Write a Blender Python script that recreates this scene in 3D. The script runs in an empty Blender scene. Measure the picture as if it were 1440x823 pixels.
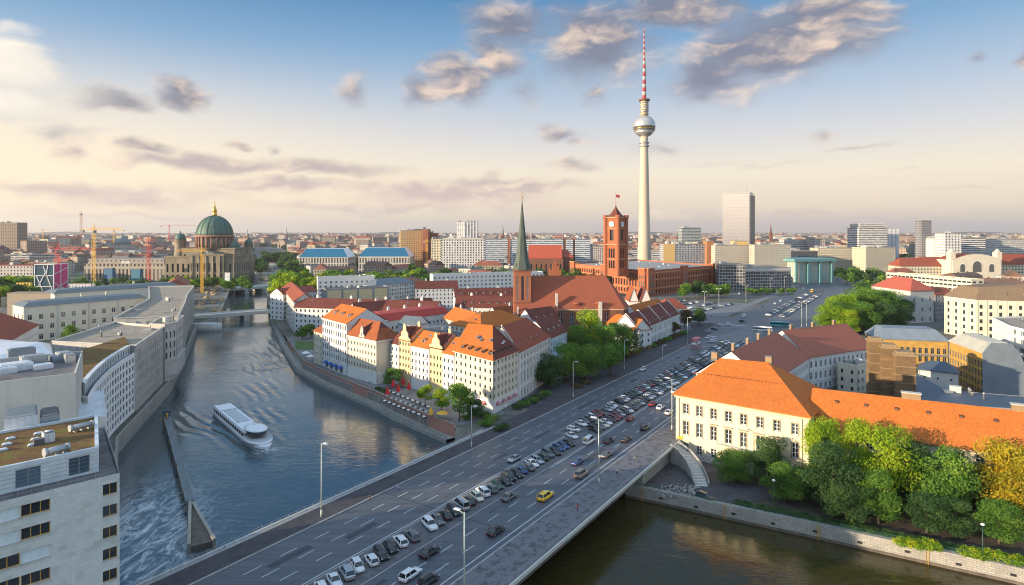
import bpy, bmesh, math, random
from mathutils import Vector, Matrix
from mathutils.geometry import tessellate_polygon
R = math.radians
random.seed(7)
sc = bpy.context.scene
C = sc.collection

# ------------------------------------------------------------------ camera
F, CX, CY, H = 883.0, 720.0, 326.0, 65.0          # focal length in photo pixels, vanishing row, eye height in metres
cam_d = bpy.data.cameras.new('camera'); cam = bpy.data.objects.new('camera', cam_d); C.objects.link(cam)
cam.location = (0, 0, H); cam.rotation_euler = (R(90), 0, 0)
cam_d.sensor_width = 36; cam_d.lens = 36 * F / 1440; cam_d.shift_y = -(411.5 - CY) / 1440
cam_d.clip_start = 1; cam_d.clip_end = 60000
sc.camera = cam

# ------------------------------------------------------------------ light
SUN_AZ, SUN_EL = -113.0, 10.5                        # degrees right of the view axis (+Y) and above the horizon
sun_d = bpy.data.lights.new('sun', 'SUN'); sun = bpy.data.objects.new('sun', sun_d); C.objects.link(sun)
sun_d.energy = 4.8; sun_d.angle = R(0.6); sun_d.color = (1.0, 0.80, 0.56)
sv = Vector((math.sin(R(SUN_AZ)) * math.cos(R(SUN_EL)), math.cos(R(SUN_AZ)) * math.cos(R(SUN_EL)), math.sin(R(SUN_EL))))
sun.rotation_euler = (-sv).to_track_quat('-Z', 'Y').to_euler()
sun.location = (-400, 0, 500)
sc.view_settings.view_transform = 'Standard'; sc.view_settings.look = 'None'
sc.view_settings.exposure = 0.95; sc.view_settings.gamma = 1.0
sc.render.engine = 'CYCLES'
sc.cycles.max_bounces = 5; sc.cycles.diffuse_bounces = 2; sc.cycles.glossy_bounces = 3; sc.cycles.transmission_bounces = 2
sc.cycles.transparent_max_bounces = 6; sc.cycles.use_adaptive_sampling = True; sc.cycles.adaptive_threshold = 0.02
sc.cycles.caustics_reflective = False; sc.cycles.caustics_refractive = False
sc.cycles.use_denoising = True; sc.cycles.filter_width = 1.1

# ------------------------------------------------------------------ node helper
class NT:
    def __init__(s, tree): s.t = tree; s.n = tree.nodes; s.l = tree.links
    def node(s, typ, ins=None, **kw):
        nd = s.n.new(typ)
        for k, v in kw.items(): setattr(nd, k, v)
        for k, v in (ins or {}).items():
            if isinstance(v, bpy.types.NodeSocket): s.l.new(v, nd.inputs[k])
            else: nd.inputs[k].default_value = v
        return nd
    def m(s, op, a, b=0.0, c=0.0, clamp=False):
        nd = s.n.new('ShaderNodeMath'); nd.operation = op; nd.use_clamp = clamp
        for i, v in enumerate((a, b, c)):
            if isinstance(v, bpy.types.NodeSocket): s.l.new(v, nd.inputs[i])
            else: nd.inputs[i].default_value = v
        return nd.outputs[0]
    def step(s, x, a, b, lo=0.0, hi=1.0, smooth=True):
        nd = s.n.new('ShaderNodeMapRange'); nd.interpolation_type = 'SMOOTHSTEP' if smooth else 'LINEAR'
        for k, v in zip(('Value', 'From Min', 'From Max', 'To Min', 'To Max'), (x, a, b, lo, hi)):
            if isinstance(v, bpy.types.NodeSocket): s.l.new(v, nd.inputs[k])
            else: nd.inputs[k].default_value = v
        return nd.outputs[0]
    def mix(s, f, a, b, mode='MIX'):
        nd = s.n.new('ShaderNodeMix'); nd.data_type = 'RGBA'; nd.blend_type = mode
        for i, v in ((0, f), (6, a), (7, b)):
            if isinstance(v, bpy.types.NodeSocket): s.l.new(v, nd.inputs[i])
            elif i == 0: nd.inputs[i].default_value = v
            else: nd.inputs[i].default_value = (v[0], v[1], v[2], 1)
        return nd.outputs[2]
    def noise(s, vec, scale, detail=4, rough=.55, dist=0.0, dim='3D'):
        nd = s.node('ShaderNodeTexNoise', {'Scale': scale, 'Detail': detail, 'Roughness': rough, 'Distortion': dist}, noise_dimensions=dim)
        if vec is not None: s.l.new(vec, nd.inputs['Vector'])
        return nd.outputs['Fac']
    def ramp(s, f, stops, interp='LINEAR'):
        nd = s.n.new('ShaderNodeValToRGB'); s.l.new(f, nd.inputs[0]); e = nd.color_ramp; e.interpolation = interp
        while len(e.elements) < len(stops): e.elements.new(0.5)
        for el, (p, c) in zip(e.elements, stops): el.position = p; el.color = (c[0], c[1], c[2], 1)
        return nd.outputs[0]

# ------------------------------------------------------------------ world: Nishita sky, warm horizon, evening clouds
world = bpy.data.worlds.new('World'); sc.world = world; world.use_nodes = True
w = NT(world.node_tree); w.n.clear()
tc = w.node('ShaderNodeTexCoord')
sep = w.node('ShaderNodeSeparateXYZ', {0: tc.outputs['Generated']})
sx, sy, sz = sep.outputs
az = w.m('DIVIDE', w.m('ARCTAN2', sx, sy), math.pi / 180)         # degrees right of the street view
el = w.m('DIVIDE', w.m('ARCSINE', sz), math.pi / 180)
sky = w.node('ShaderNodeTexSky', sky_type='NISHITA')
sky.sun_disc = False; sky.sun_elevation = R(SUN_EL); sky.sun_rotation = R(SUN_AZ); sky.altitude = 50
sky.air_density = 1.0; sky.dust_density = 1.2; sky.ozone_density = 1.6
elr = w.step(el, -1.0, 90.0, smooth=False)
def lin(r, g, b): return tuple((c / 255 / 12.92 if c / 255 <= .04045 else ((c / 255 + .055) / 1.055) ** 2.4) for c in (r, g, b))
def ep(d): return (d + 1) / 91
grad = w.ramp(elr, [(ep(-1), lin(205, 188, 178)), (ep(.6), lin(220, 200, 186)), (ep(2.2), lin(236, 216, 192)), (ep(5), lin(240, 226, 202)), (ep(8), lin(214, 211, 211)),
                    (ep(11.5), lin(178, 192, 210)), (ep(16), lin(124, 163, 198)), (ep(20.5), lin(74, 130, 178)), (ep(40), lin(135, 160, 186)), (ep(90), lin(150, 168, 190))])  # top stops, above the view, lifted for extra fill
# warmer and brighter towards the sunset on the left
warm = w.m('MULTIPLY', w.step(az, 10.0, -45.0), w.step(el, 16.0, 3.0))
grad = w.mix(w.m('MULTIPLY', warm, .85), grad, lin(255, 236, 202))
nish = w.mix(1.0, sky.outputs[0], (.10, .10, .10), 'MULTIPLY')
base = w.mix(.88, nish, grad)
# cloud field: a few cloud banks at their bearings, broken up by noise
cv = w.node('ShaderNodeCombineXYZ', {0: az, 1: w.m('MULTIPLY', el, 1.7), 2: 3.0}).outputs[0]
warp = w.node('ShaderNodeTexNoise', {'Vector': cv, 'Scale': .22, 'Detail': 3.0}, noise_dimensions='3D')
wv = w.node('ShaderNodeVectorMath', {0: warp.outputs['Color'], 1: (.5, .5, .5)}, operation='SUBTRACT').outputs[0]
wv = w.node('ShaderNodeVectorMath', {0: wv, 'Scale': 4.5}, operation='SCALE').outputs[0]
cvw = w.node('ShaderNodeVectorMath', {0: cv, 1: wv}, operation='ADD').outputs[0]
def aze(u, v): return math.degrees(math.atan2(u - CX, F)), math.degrees(math.atan((CY - v) / math.hypot(F, u - CX)))
# (u, v, half width px, half height px, strength, tilt) as seen from the street
BANKS = [(1095, 62, 135, 62, 1.0, -.25), (1160, 20, 90, 40, 1.0, 0), (1010, 110, 80, 38, .8, -.1), (985, 132, 40, 22, .6, 0), (845, 55, 90, 62, 1.0, -.35), (940, 18, 120, 30, .9, 0), (720, 40, 60, 36, .8, .3),
         (640, 110, 62, 40, .95, -.3), (690, 75, 42, 40, .8, 0), (597, 122, 36, 30, .85, 0), (745, 130, 26, 24, .55, 0), (500, 125, 20, 22, .45, 0), (840, 130, 20, 20, .5, 0),
         (790, 190, 40, 11, .6, 0), (925, 212, 34, 12, .45, 0), (800, 236, 34, 8, .5, 0), (820, 200, 26, 8, .4, 0),
         (30, 85, 62, 30, 1.05, .35), (10, 148, 55, 24, .9, .2), (18, 40, 40, 10, .4, 0), (150, 140, 58, 19, .95, .15), (262, 132, 36, 20, .8, .35), (90, 192, 56, 22, 1.0, .1), (200, 206, 52, 9, .75, 0),
         (98, 216, 30, 14, .8, 0), (332, 203, 16, 8, .75, 0), (375, 214, 14, 8, .5, 0), (300, 232, 150, 13, .7, .04), (470, 240, 110, 15, .85, .06), (150, 272, 200, 17, .75, .02), (600, 272, 150, 17, .9, .05),
         (420, 262, 120, 9, .8, 0), (690, 258, 90, 16, .8, 0), (540, 290, 200, 9, .6, 0), (760, 262, 60, 8, .7, 0), (40, 160, 70, 9, .6, .15),
         (1340, 265, 95, 7, .6, 0), (1275, 245, 40, 4, .5, 0), (1400, 254, 50, 5, .5, 0), (1150, 192, 30, 8, .4, 0), (1380, 70, 18, 12, .6, 0), (1440, 75, 16, 26, .7, 0), (1210, 205, 60, 5, .4, -.15), (1060, 232, 90, 5, .4, -.05),
         (1000, 300, 260, 8, .35, 0), (210, 302, 240, 7, .45, 0), (1300, 300, 150, 6, .4, 0)]
mask = None
for (u, v, rw, rh, st, tilt) in BANKS:
    a0, e0 = aze(u, v); a1, _ = aze(u + rw, v); _, e1 = aze(u, v - rh)
    ra = a1 - a0; re = (e1 - e0) * 1.7
    mp = w.node('ShaderNodeMapping', {'Vector': cvw, 'Location': (a0, e0 * 1.7, 3.0), 'Rotation': (0, 0, -tilt), 'Scale': (ra, re, 8.0)}, vector_type='TEXTURE')
    ln = w.node('ShaderNodeVectorMath', {0: mp.outputs[0]}, operation='LENGTH').outputs['Value']
    b = w.m('MULTIPLY', w.m('SUBTRACT', 1.25, ln), st)
    mask = b if mask is None else w.m('MAXIMUM', mask, b)
mask = w.m('MAXIMUM', mask, -.6)
cs = w.node('ShaderNodeMapping', {'Vector': cvw, 'Scale': (.72, 1.0, 1.0)}).outputs[0]
n1 = w.noise(cs, .19, 6, .53)
cs2 = w.node('ShaderNodeMapping', {'Vector': cs, 'Location': (-.75, 1.15, .0)}).outputs[0]
n2 = w.noise(cs2, .19, 6, .53)
dens = w.m('ADD', w.m('MULTIPLY', mask, 1.3), w.m('MULTIPLY', w.m('SUBTRACT', n1, .5), 2.0))
alpha = w.step(dens, -.12, 1.1)
lit = w.step(w.m('SUBTRACT', n1, n2), -.06, .20)                    # denser towards the light: bright rim, dark lee
edge = w.step(dens, .95, .15)
litf = w.m('MULTIPLY', w.m('ADD', w.m('MULTIPLY', lit, .8), w.m('MULTIPLY', edge, .14)), 1.0, clamp=True)
low = w.step(el, 9.0, 3.0)
c_lit = w.mix(low, lin(242, 214, 188), lin(250, 228, 200))
c_sh = w.mix(low, lin(120, 122, 138), lin(196, 176, 172))
ccol = w.mix(litf, c_sh, c_lit)
leftw = w.m('MULTIPLY', w.step(az, -30.0, -38.0), w.step(el, 5.5, 9.0))
ccol = w.mix(w.m('MULTIPLY', leftw, .75), ccol, lin(252, 244, 228))
skyc = w.mix(w.m('MULTIPLY', alpha, .9), base, ccol)
# out-of-view sky overhead and behind the camera boosted as added fill light
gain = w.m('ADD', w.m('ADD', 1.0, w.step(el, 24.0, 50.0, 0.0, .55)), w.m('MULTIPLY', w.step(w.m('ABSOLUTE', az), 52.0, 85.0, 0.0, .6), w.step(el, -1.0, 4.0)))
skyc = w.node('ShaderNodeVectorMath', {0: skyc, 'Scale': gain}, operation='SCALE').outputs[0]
skyc = w.mix(w.step(el, 0.0, -2.0), skyc, lin(120, 110, 100))
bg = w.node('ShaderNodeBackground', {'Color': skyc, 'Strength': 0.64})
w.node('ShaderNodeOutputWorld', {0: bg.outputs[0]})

# ------------------------------------------------------------------ placing helpers
def G(u, v, z=0.0):
    """the point of the plane at height z that lies on the sight line of photo pixel (u, v)"""
    Y = (H - z) * F / (v - CY); return Vector(((u - CX) * Y / F, Y, z))
def at(u, Y, z=0.0): return Vector(((u - CX) * Y / F, Y, z))
def zt(v, Y): return H - (v - CY) * Y / F
RO = Vector((-33.2, 153.5, 0)); RS = Vector((.549, .836, 0)).normalized(); RP = Vector((RS.y, -RS.x, 0))
def RD(s, t, z=0.0): return RO + RS * s + RP * t + Vector((0, 0, z))
def V2(p): return Vector((p[0], p[1], 0))

# ------------------------------------------------------------------ mesh builder
class MB:
    def __init__(s): s.v = []; s.f = []; s.m = []; s.sm = []
    def face(s, pts, mi=0, sm=False):
        b = len(s.v); s.v.extend([Vector(p) if len(p) == 3 else Vector((p[0], p[1], 0)) for p in pts]); s.f.append(list(range(b, b + len(pts)))); s.m.append(mi); s.sm.append(sm)
    def grid(s, rows, mi=0, closed=False, sm=True, caps=False):
        """loft through rows of equal length"""
        n = len(rows[0]); b = len(s.v)
        for r in rows: s.v.extend([Vector(p) for p in r])
        for i in range(len(rows) - 1):
            for j in range(n if closed else n - 1):
                k = (j + 1) % n
                s.f.append([b + i * n + j, b + i * n + k, b + (i + 1) * n + k, b + (i + 1) * n + j]); s.m.append(mi); s.sm.append(sm)
        if caps:
            s.f.append([b + j for j in range(n)][::-1]); s.m.append(mi); s.sm.append(False)
            s.f.append([b + (len(rows) - 1) * n + j for j in range(n)]); s.m.append(mi); s.sm.append(False)
    def prism(s, poly, z0, z1, mi=0, top=None, bottom=True, cap=True):
        n = len(poly)
        for i in range(n):
            a, b = poly[i], poly[(i + 1) % n]
            s.face([(a[0], a[1], z0), (b[0], b[1], z0), (b[0], b[1], z1), (a[0], a[1], z1)], mi)
        if cap: s.face([(p[0], p[1], z1) for p in poly], mi if top is None else top)
        if bottom: s.face([(p[0], p[1], z0) for p in reversed(poly)], mi)
    def box(s, c, d, rz=0.0, mi=0, taper=1.0):
        cx, cy, cz = c; dx, dy, dz = d[0] / 2, d[1] / 2, d[2] / 2; cs, sn = math.cos(rz), math.sin(rz)
        def P(x, y, z): return (cx + x * cs - y * sn, cy + x * sn + y * cs, cz + z)
        t = taper
        q = [P(-dx, -dy, -dz), P(dx, -dy, -dz), P(dx, dy, -dz), P(-dx, dy, -dz), P(-dx * t, -dy * t, dz), P(dx * t, -dy * t, dz), P(dx * t, dy * t, dz), P(-dx * t, dy * t, dz)]
        for f in ((0, 3, 2, 1), (4, 5, 6, 7), (0, 1, 5, 4), (1, 2, 6, 5), (2, 3, 7, 6), (3, 0, 4, 7)): s.face([q[i] for i in f], mi)
    def bar(s, a, b, wd, mi=0, n=4, w2=None):
        a, b = Vector(a), Vector(b); d = b - a
        if d.length < 1e-6: return
        d.normalize(); up = Vector((0, 0, 1)) if abs(d.z) < .95 else Vector((1, 0, 0))
        x = d.cross(up).normalized(); y = d.cross(x); w2 = wd if w2 is None else w2
        rows = [[p + (x * math.cos(2 * math.pi * (k + .5) / n) + y * math.sin(2 * math.pi * (k + .5) / n)) * r for k in range(n)] for p, r in ((a, wd / 2), (b, w2 / 2))]
        s.grid(rows, mi, True, n > 5, True)
    def lathe(s, c, prof, n=16, mi=0, a0=0.0, sm=True, sx=1.0, sy=1.0, rz=0.0):
        rows = []
        for (r, z) in prof:
            row = []
            for k in range(n):
                a = a0 + 2 * math.pi * k / n; x, y = r * math.cos(a) * sx, r * math.sin(a) * sy
                row.append((c[0] + x * math.cos(rz) - y * math.sin(rz), c[1] + x * math.sin(rz) + y * math.cos(rz), c[2] + z))
            rows.append(row)
        s.grid(rows, mi, True, sm, True)
    def build(s, name, mats, parent=None, off=None, uv=True, merge=False):
        me = bpy.data.meshes.new(name)
        o_ = Vector(off) if off is not None else (Vector(parent['_l']) if parent is not None and '_l' in parent else Vector((0, 0, 0)))
        me.from_pydata([tuple(p - o_) for p in s.v], [], s.f)
        if not isinstance(mats, (list, tuple)): mats = [mats]
        for m_ in mats: me.materials.append(m_)
        me.polygons.foreach_set('material_index', s.m); me.polygons.foreach_set('use_smooth', s.sm)
        if uv and len(s.f):
            L = me.uv_layers.new(name='UVMap'); flat = []
            for f in s.f:
                a, b, c_ = s.v[f[0]], s.v[f[1]], s.v[f[2]]
                nn = (b - a).cross(c_ - b)
                if nn.length < 1e-9 and len(f) > 3: nn = (c_ - b).cross(s.v[f[3]] - c_)
                if nn.length > 1e-9: nn.normalize()
                t = Vector((-nn.y, nn.x, 0))
                t = Vector((1, 0, 0)) if t.length < .05 else t.normalized()
                bt = nn.cross(t)
                for i in f: p = s.v[i]; flat += [p.dot(t), p.dot(bt)]
            L.data.foreach_set('uv', flat)
        me.validate(clean_customdata=False); me.update()
        if merge:
            bm = bmesh.new(); bm.from_mesh(me); bmesh.ops.remove_doubles(bm, verts=bm.verts, dist=.0005); bm.to_mesh(me); bm.free()
        ob = bpy.data.objects.new(name, me); C.objects.link(ob)
        if parent is not None: ob.parent = parent
        elif off is not None: ob.location = o_
        return ob

def tag(o, label=None, cat=None, group=None, kind=None):
    if label: o['label'] = label
    if cat: o['category'] = cat
    if group: o['group'] = group
    if kind: o['kind'] = kind
    return o
def thing(name, label, cat, loc, group=None, rz=0.0):
    """an Empty at the thing's base; _l is the world offset its parts are built against"""
    o = bpy.data.objects.new(name, None); C.objects.link(o); o.location = Vector(loc); o.rotation_euler = (0, 0, rz)
    o.empty_display_size = .5; o['_l'] = tuple(loc)
    return tag(o, label, cat, group)
def kids(o): return [c for c in o.children]
def dup(root, loc=None, rz=None, label=None, scale=None, paint=None, name=None):
    """a copy of a thing, of each of its parts and of their sub-parts"""
    r = root.copy(); C.objects.link(r)
    if loc is not None: r.location = loc
    if rz is not None: r.rotation_euler = (0, 0, rz)
    if scale is not None: r.scale = scale if hasattr(scale, '__len__') else (scale,) * 3
    if label: r['label'] = label
    for ch in kids(root):
        c = ch.copy(); C.objects.link(c); c.parent = r
        if paint is not None and ch.get('paint'): c.material_slots[0].link = 'OBJECT'; c.material_slots[0].material = paint
        for g in kids(ch):
            d = g.copy(); C.objects.link(d); d.parent = c
    return r
def struct(name, mb, mats, **k): o = mb.build(name, mats, **k); o['kind'] = 'structure'; return o
# ------------------------------------------------------------------ materials
MATS = {}
def newmat(name):
    m = bpy.data.materials.new(name); m.use_nodes = True; t = NT(m.node_tree); t.n.clear()
    t.bs = t.node('ShaderNodeBsdfPrincipled'); out = t.node('ShaderNodeOutputMaterial', {0: t.bs.outputs[0]}); t.out = out
    return m, t
def setp(t, **k):
    names = {'col': 'Base Color', 'rough': 'Roughness', 'metal': 'Metallic', 'spec': 'Specular IOR Level', 'ior': 'IOR', 'coat': 'Coat Weight', 'nor': 'Normal', 'emit': 'Emission Color', 'est': 'Emission Strength', 'sub': 'Subsurface Weight', 'tr': 'Transmission Weight'}
    for a, v in k.items():
        s = t.bs.inputs[names[a]]
        if isinstance(v, bpy.types.NodeSocket): t.l.new(v, s)
        elif a in ('col', 'emit'): s.default_value = (v[0], v[1], v[2], 1)
        else: s.default_value = v
def simple(name, col, rough=.6, metal=0, var=.12, scale=.6, spec=.5, coat=0):
    """one colour, gently mottled"""
    m, t = newmat(name); g = t.node('ShaderNodeNewGeometry').outputs['Position']
    n = t.noise(g, scale, 4, .6)
    f = t.step(n, .3, .7, 1 - var, 1 + var, False)
    c = t.node('ShaderNodeVectorMath', {0: (col[0], col[1], col[2]), 'Scale': f}, operation='SCALE').outputs[0]
    setp(t, col=c, rough=rough, metal=metal, spec=spec, coat=coat); MATS[name] = m; return m
def plaster(name, col, stain=.28, rough=.85):
    """wall render: patchy, streaked downwards, dirtier near joints"""
    m, t = newmat(name); g = t.node('ShaderNodeNewGeometry').outputs['Position']
    st = t.node('ShaderNodeMapping', {'Vector': g, 'Scale': (.9, .9, .12)}).outputs[0]
    n1 = t.noise(st, 1.1, 5, .65); n2 = t.noise(g, .12, 4, .5); n3 = t.noise(g, 2.5, 3, .5)
    f = t.m('ADD', t.m('MULTIPLY', t.step(n1, .45, .75), stain), t.m('MULTIPLY', t.step(n2, .35, .7), stain * .6))
    dirt = (col[0] * .62, col[1] * .58, col[2] * .52)
    c = t.mix(f, col, dirt); c = t.mix(t.step(n3, .3, .75, 0, .12), c, (col[0] * 1.15, col[1] * 1.15, col[2] * 1.12))
    b = t.node('ShaderNodeBump', {'Height': n3, 'Strength': .12, 'Distance': .05}).outputs[0]
    setp(t, col=c, rough=rough, nor=b, spec=.3); MATS[name] = m; return m
def tiles(name, a, b_, tw=.3, th=.38, rough=.8, patch=.5):
    """clay roof tiles in courses, with weathered patches"""
    m, t = newmat(name); uv = t.node('ShaderNodeTexCoord').outputs['UV']; g = t.node('ShaderNodeNewGeometry').outputs['Position']
    br = t.node('ShaderNodeTexBrick', {'Vector': uv, 'Color1': (*a, 1), 'Color2': (*b_, 1), 'Mortar': (a[0] * .42, a[1] * .4, a[2] * .4, 1), 'Scale': 1.0, 'Mortar Size': .035, 'Bias': 0.0, 'Brick Width': tw, 'Row Height': th}, offset=.5)
    n = t.noise(g, .22, 5, .65); n2 = t.noise(g, 1.6, 4, .6)
    c = t.mix(t.step(n, .42, .68, 0, patch), br.outputs['Color'], (b_[0] * .62, b_[1] * .66, b_[2] * .7))
    c = t.mix(t.step(n2, .5, .8, 0, .3), c, (a[0] * 1.12, a[1] * 1.12, a[2] * 1.1))
    sk = t.noise(t.node('ShaderNodeMapping', {'Vector': uv, 'Scale': (.9, .14, 1)}).outputs[0], 1.0, 5, .7); c = t.mix(t.step(sk, .48, .72, 0, patch), c, (a[0] * .55, a[1] * .6, a[2] * .7))
    wv = t.node('ShaderNodeTexWave', {'Vector': uv, 'Scale': 2.6, 'Distortion': .3}, wave_type='BANDS', bands_direction='Y')
    b = t.node('ShaderNodeBump', {'Height': wv.outputs['Fac'], 'Strength': .3, 'Distance': .06}).outputs[0]
    setp(t, col=c, rough=rough, nor=b, spec=.25); MATS[name] = m; return m
def seam(name, col, rough=.45, metal=.3, gap=.6):
    """sheet metal with standing seams"""
    m, t = newmat(name); uv = t.node('ShaderNodeTexCoord').outputs['UV']; g = t.node('ShaderNodeNewGeometry').outputs['Position']
    s = t.node('ShaderNodeSeparateXYZ', {0: uv}).outputs[0]
    fr = t.m('FRACT', t.m('DIVIDE', s, gap)); ln = t.m('LESS_THAN', fr, .1)
    n = t.noise(g, .3, 5, .6)
    c = t.mix(t.step(n, .35, .7, 0, .5), col, (col[0] * .66, col[1] * .7, col[2] * .72)); c = t.mix(t.m('MULTIPLY', ln, .35), c, (col[0] * .4, col[1] * .4, col[2] * .42))
    b = t.node('ShaderNodeBump', {'Height': ln, 'Strength': .3, 'Distance': .04}).outputs[0]
    setp(t, col=c, rough=rough, metal=metal, nor=b); MATS[name] = m; return m
def fac(name, wall, cw=3.0, ch=3.2, fw=.5, fh=.5, glass=(.05, .06, .08), frame=None, vert=False, roof=(.3, .28, .26), horiz=0.0, stain=.2):
    """wall of a far block: rows of window openings by the metre, each with its own blind or reflection"""
    m, t = newmat(name); uv = t.node('ShaderNodeTexCoord').outputs['UV']; gg = t.node('ShaderNodeNewGeometry'); g = gg.outputs['Position']
    s = t.node('ShaderNodeSeparateXYZ', {0: uv}); u, v = s.outputs[0], s.outputs[1]
    uu = t.m('DIVIDE', u, cw); vv = t.m('DIVIDE', v, ch); fu = t.m('FRACT', uu); fv = t.m('FRACT', vv)
    inu = t.m('LESS_THAN', t.m('ABSOLUTE', t.m('SUBTRACT', fu, .5)), fw / 2); inv = t.m('LESS_THAN', t.m('ABSOLUTE', t.m('SUBTRACT', fv, .5)), fh / 2)
    win = t.m('MULTIPLY', inu, inv)
    cell = t.node('ShaderNodeCombineXYZ', {0: t.m('FLOOR', uu), 1: t.m('FLOOR', vv)}).outputs[0]
    wn = t.node('ShaderNodeTexWhiteNoise', {'Vector': cell}, noise_dimensions='3D').outputs['Value']
    gc = t.mix(t.step(wn, .55, 1.0, 0, .45), glass, (min(1, wall[0] * .9), min(1, wall[1] * .92), min(1, wall[2] * .95)))
    n = t.noise(g, .08, 5, .6); wc = t.mix(t.step(n, .35, .7, 0, stain), wall, (wall[0] * .6, wall[1] * .58, wall[2] * .56))
    if frame:
        edge = t.m('GREATER_THAN', t.m('ABSOLUTE', t.m('SUBTRACT', fu, .5)), .5 - .06); wc = t.mix(edge, wc, frame)
    nz = t.node('ShaderNodeSeparateXYZ', {0: gg.outputs['Normal']}).outputs[2]; top = t.m('GREATER_THAN', nz, .5)
    c = t.mix(win, wc, gc); n5 = t.noise(g, .5, 4, .6)
    rc = t.mix(t.step(n5, .3, .7), roof, (roof[0] * .7, roof[1] * .7, roof[2] * .7))
    c = t.mix(top, c, rc); gl = t.m('MULTIPLY', win, t.m('SUBTRACT', 1.0, top))
    b = t.node('ShaderNodeBump', {'Height': t.m('SUBTRACT', 1.0, gl), 'Strength': .6, 'Distance': .3}).outputs[0]
    setp(t, col=c, rough=t.m('SUBTRACT', .85, t.m('MULTIPLY', gl, .7)), nor=b, spec=.45); MATS[name] = m; return m

CREAM = plaster('cream_render', (.64, .58, .45)); YELL = plaster('yellow_render', (.62, .51, .28), .18); WHITE = plaster('white_render', (.68, .67, .64), .2)
PALE = plaster('pale_cream_render', (.66, .62, .5), .2); STONE = plaster('grey_stone', (.50, .48, .44), .5); CONC = plaster('concrete', (.36, .35, .33), .4)
LIME = plaster('pale_limestone', (.56, .55, .50), .35); BRICK = plaster('red_brick_wall', (.34, .125, .065), .3); BRICKD = plaster('dark_brick_wall', (.2, .095, .06), .4)
BROWN = plaster('brown_stone', (.30, .21, .12), .4); BLUEW = plaster('light_blue_render', (.50, .60, .66), .2); GREYP = plaster('grey_render', (.30, .29, .28), .3); PINKS = plaster('pink_sandstone', (.42, .21, .16), .45)
DOMST = plaster('sooty_cathedral_stone', (.27, .23, .17), .8)
QUAY = plaster('quay_stone', (.36, .34, .29), .7); REDST = plaster('white_trim', (.72, .70, .65), .1)
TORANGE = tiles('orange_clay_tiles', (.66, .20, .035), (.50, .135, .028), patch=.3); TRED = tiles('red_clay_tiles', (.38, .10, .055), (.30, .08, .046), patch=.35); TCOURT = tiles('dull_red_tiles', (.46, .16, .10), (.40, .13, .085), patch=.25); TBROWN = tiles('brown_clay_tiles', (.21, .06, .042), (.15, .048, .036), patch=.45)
TRUST = tiles('rusty_clay_tiles', (.46, .13, .04), (.3, .085, .035), patch=.6); TCHURCH = tiles('church_roof_tiles', (.42, .125, .065), (.35, .10, .055), patch=.3); TTAN = tiles('tan_roof_tiles', (.27, .19, .12), (.22, .155, .1), patch=.4)
SLATE = seam('slate_grey_roof', (.16, .19, .20), .5, .1, .5); ZINC = seam('zinc_roof', (.20, .24, .28), .5, .2); BLUEZ = seam('blue_grey_roof', (.065, .095, .13), .5, .1); WHITEM = seam('white_metal_roof', (.72, .74, .76), .35, .1, 1.0)
COPPER = seam('green_copper', (.085, .15, .115), .6, .1, .9); SPIREC = seam('dark_verdigris', (.075, .10, .075), .7, 0, .9); BLUEG = seam('blue_glass_roof', (.01, .13, .25), .5, .0, 1.6)
TERRA = simple('flat_roof_gravel', (.30, .25, .19), .9, var=.3, scale=.4); TAR = simple('flat_roof_tar', (.13, .12, .12), .85, var=.35, scale=.3)
FRAME = simple('white_window_frame', (.72, .72, .70), .5, var=.05); FRAMED = simple('dark_window_frame', (.09, .09, .09), .5, var=.05); FRAMEY = simple('ochre_window_frame', (.55, .32, .05), .5)
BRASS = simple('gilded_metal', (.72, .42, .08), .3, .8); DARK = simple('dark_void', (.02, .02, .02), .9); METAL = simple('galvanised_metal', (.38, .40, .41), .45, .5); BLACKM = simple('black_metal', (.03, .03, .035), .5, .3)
POLEM = simple('pale_green_lamp_post', (.50, .56, .48), .5, .2); TIMBER = simple('weathered_timber', (.12, .10, .08), .9, var=.4); CRY = simple('yellow_crane_paint', (.75, .42, .03), .5); CRR = simple('red_crane_paint', (.55, .03, .03), .5)
REDC = simple('red_canvas', (.55, .02, .03), .8); YELC = simple('yellow_canvas', (.8, .42, .05), .8); BLUC = simple('blue_canvas', (.03, .10, .35), .8); WHC = simple('white_canvas', (.75, .75, .73), .8)
BARK = simple('tree_bark', (.10, .075, .05), .95, var=.4, scale=3)
WALLG = simple('white_panel', (.60, .66, .68), .35, .1)
def glassm(name, col, rough=.06, spec=.8):
    m, t = newmat(name); oi = t.node('ShaderNodeObjectInfo').outputs['Random']
    c = t.mix(t.step(oi, .72, 1.0, 0, .3), col, (col[0] * 3 + .08, col[1] * 3 + .09, col[2] * 3 + .09))
    g = t.node('ShaderNodeNewGeometry').outputs['Position']; n = t.noise(g, .7, 2, .5)
    b = t.node('ShaderNodeBump', {'Height': n, 'Strength': .05, 'Distance': .2}).outputs[0]
    setp(t, col=c, rough=rough, spec=spec, nor=b); MATS[name] = m; return m
GLASS = glassm('window_glass', (.02, .026, .034)); GLASSB = glassm('blue_window_glass', (.05, .09, .12)); GLASSC = glassm('car_glass', (.012, .016, .02), .04)
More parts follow.
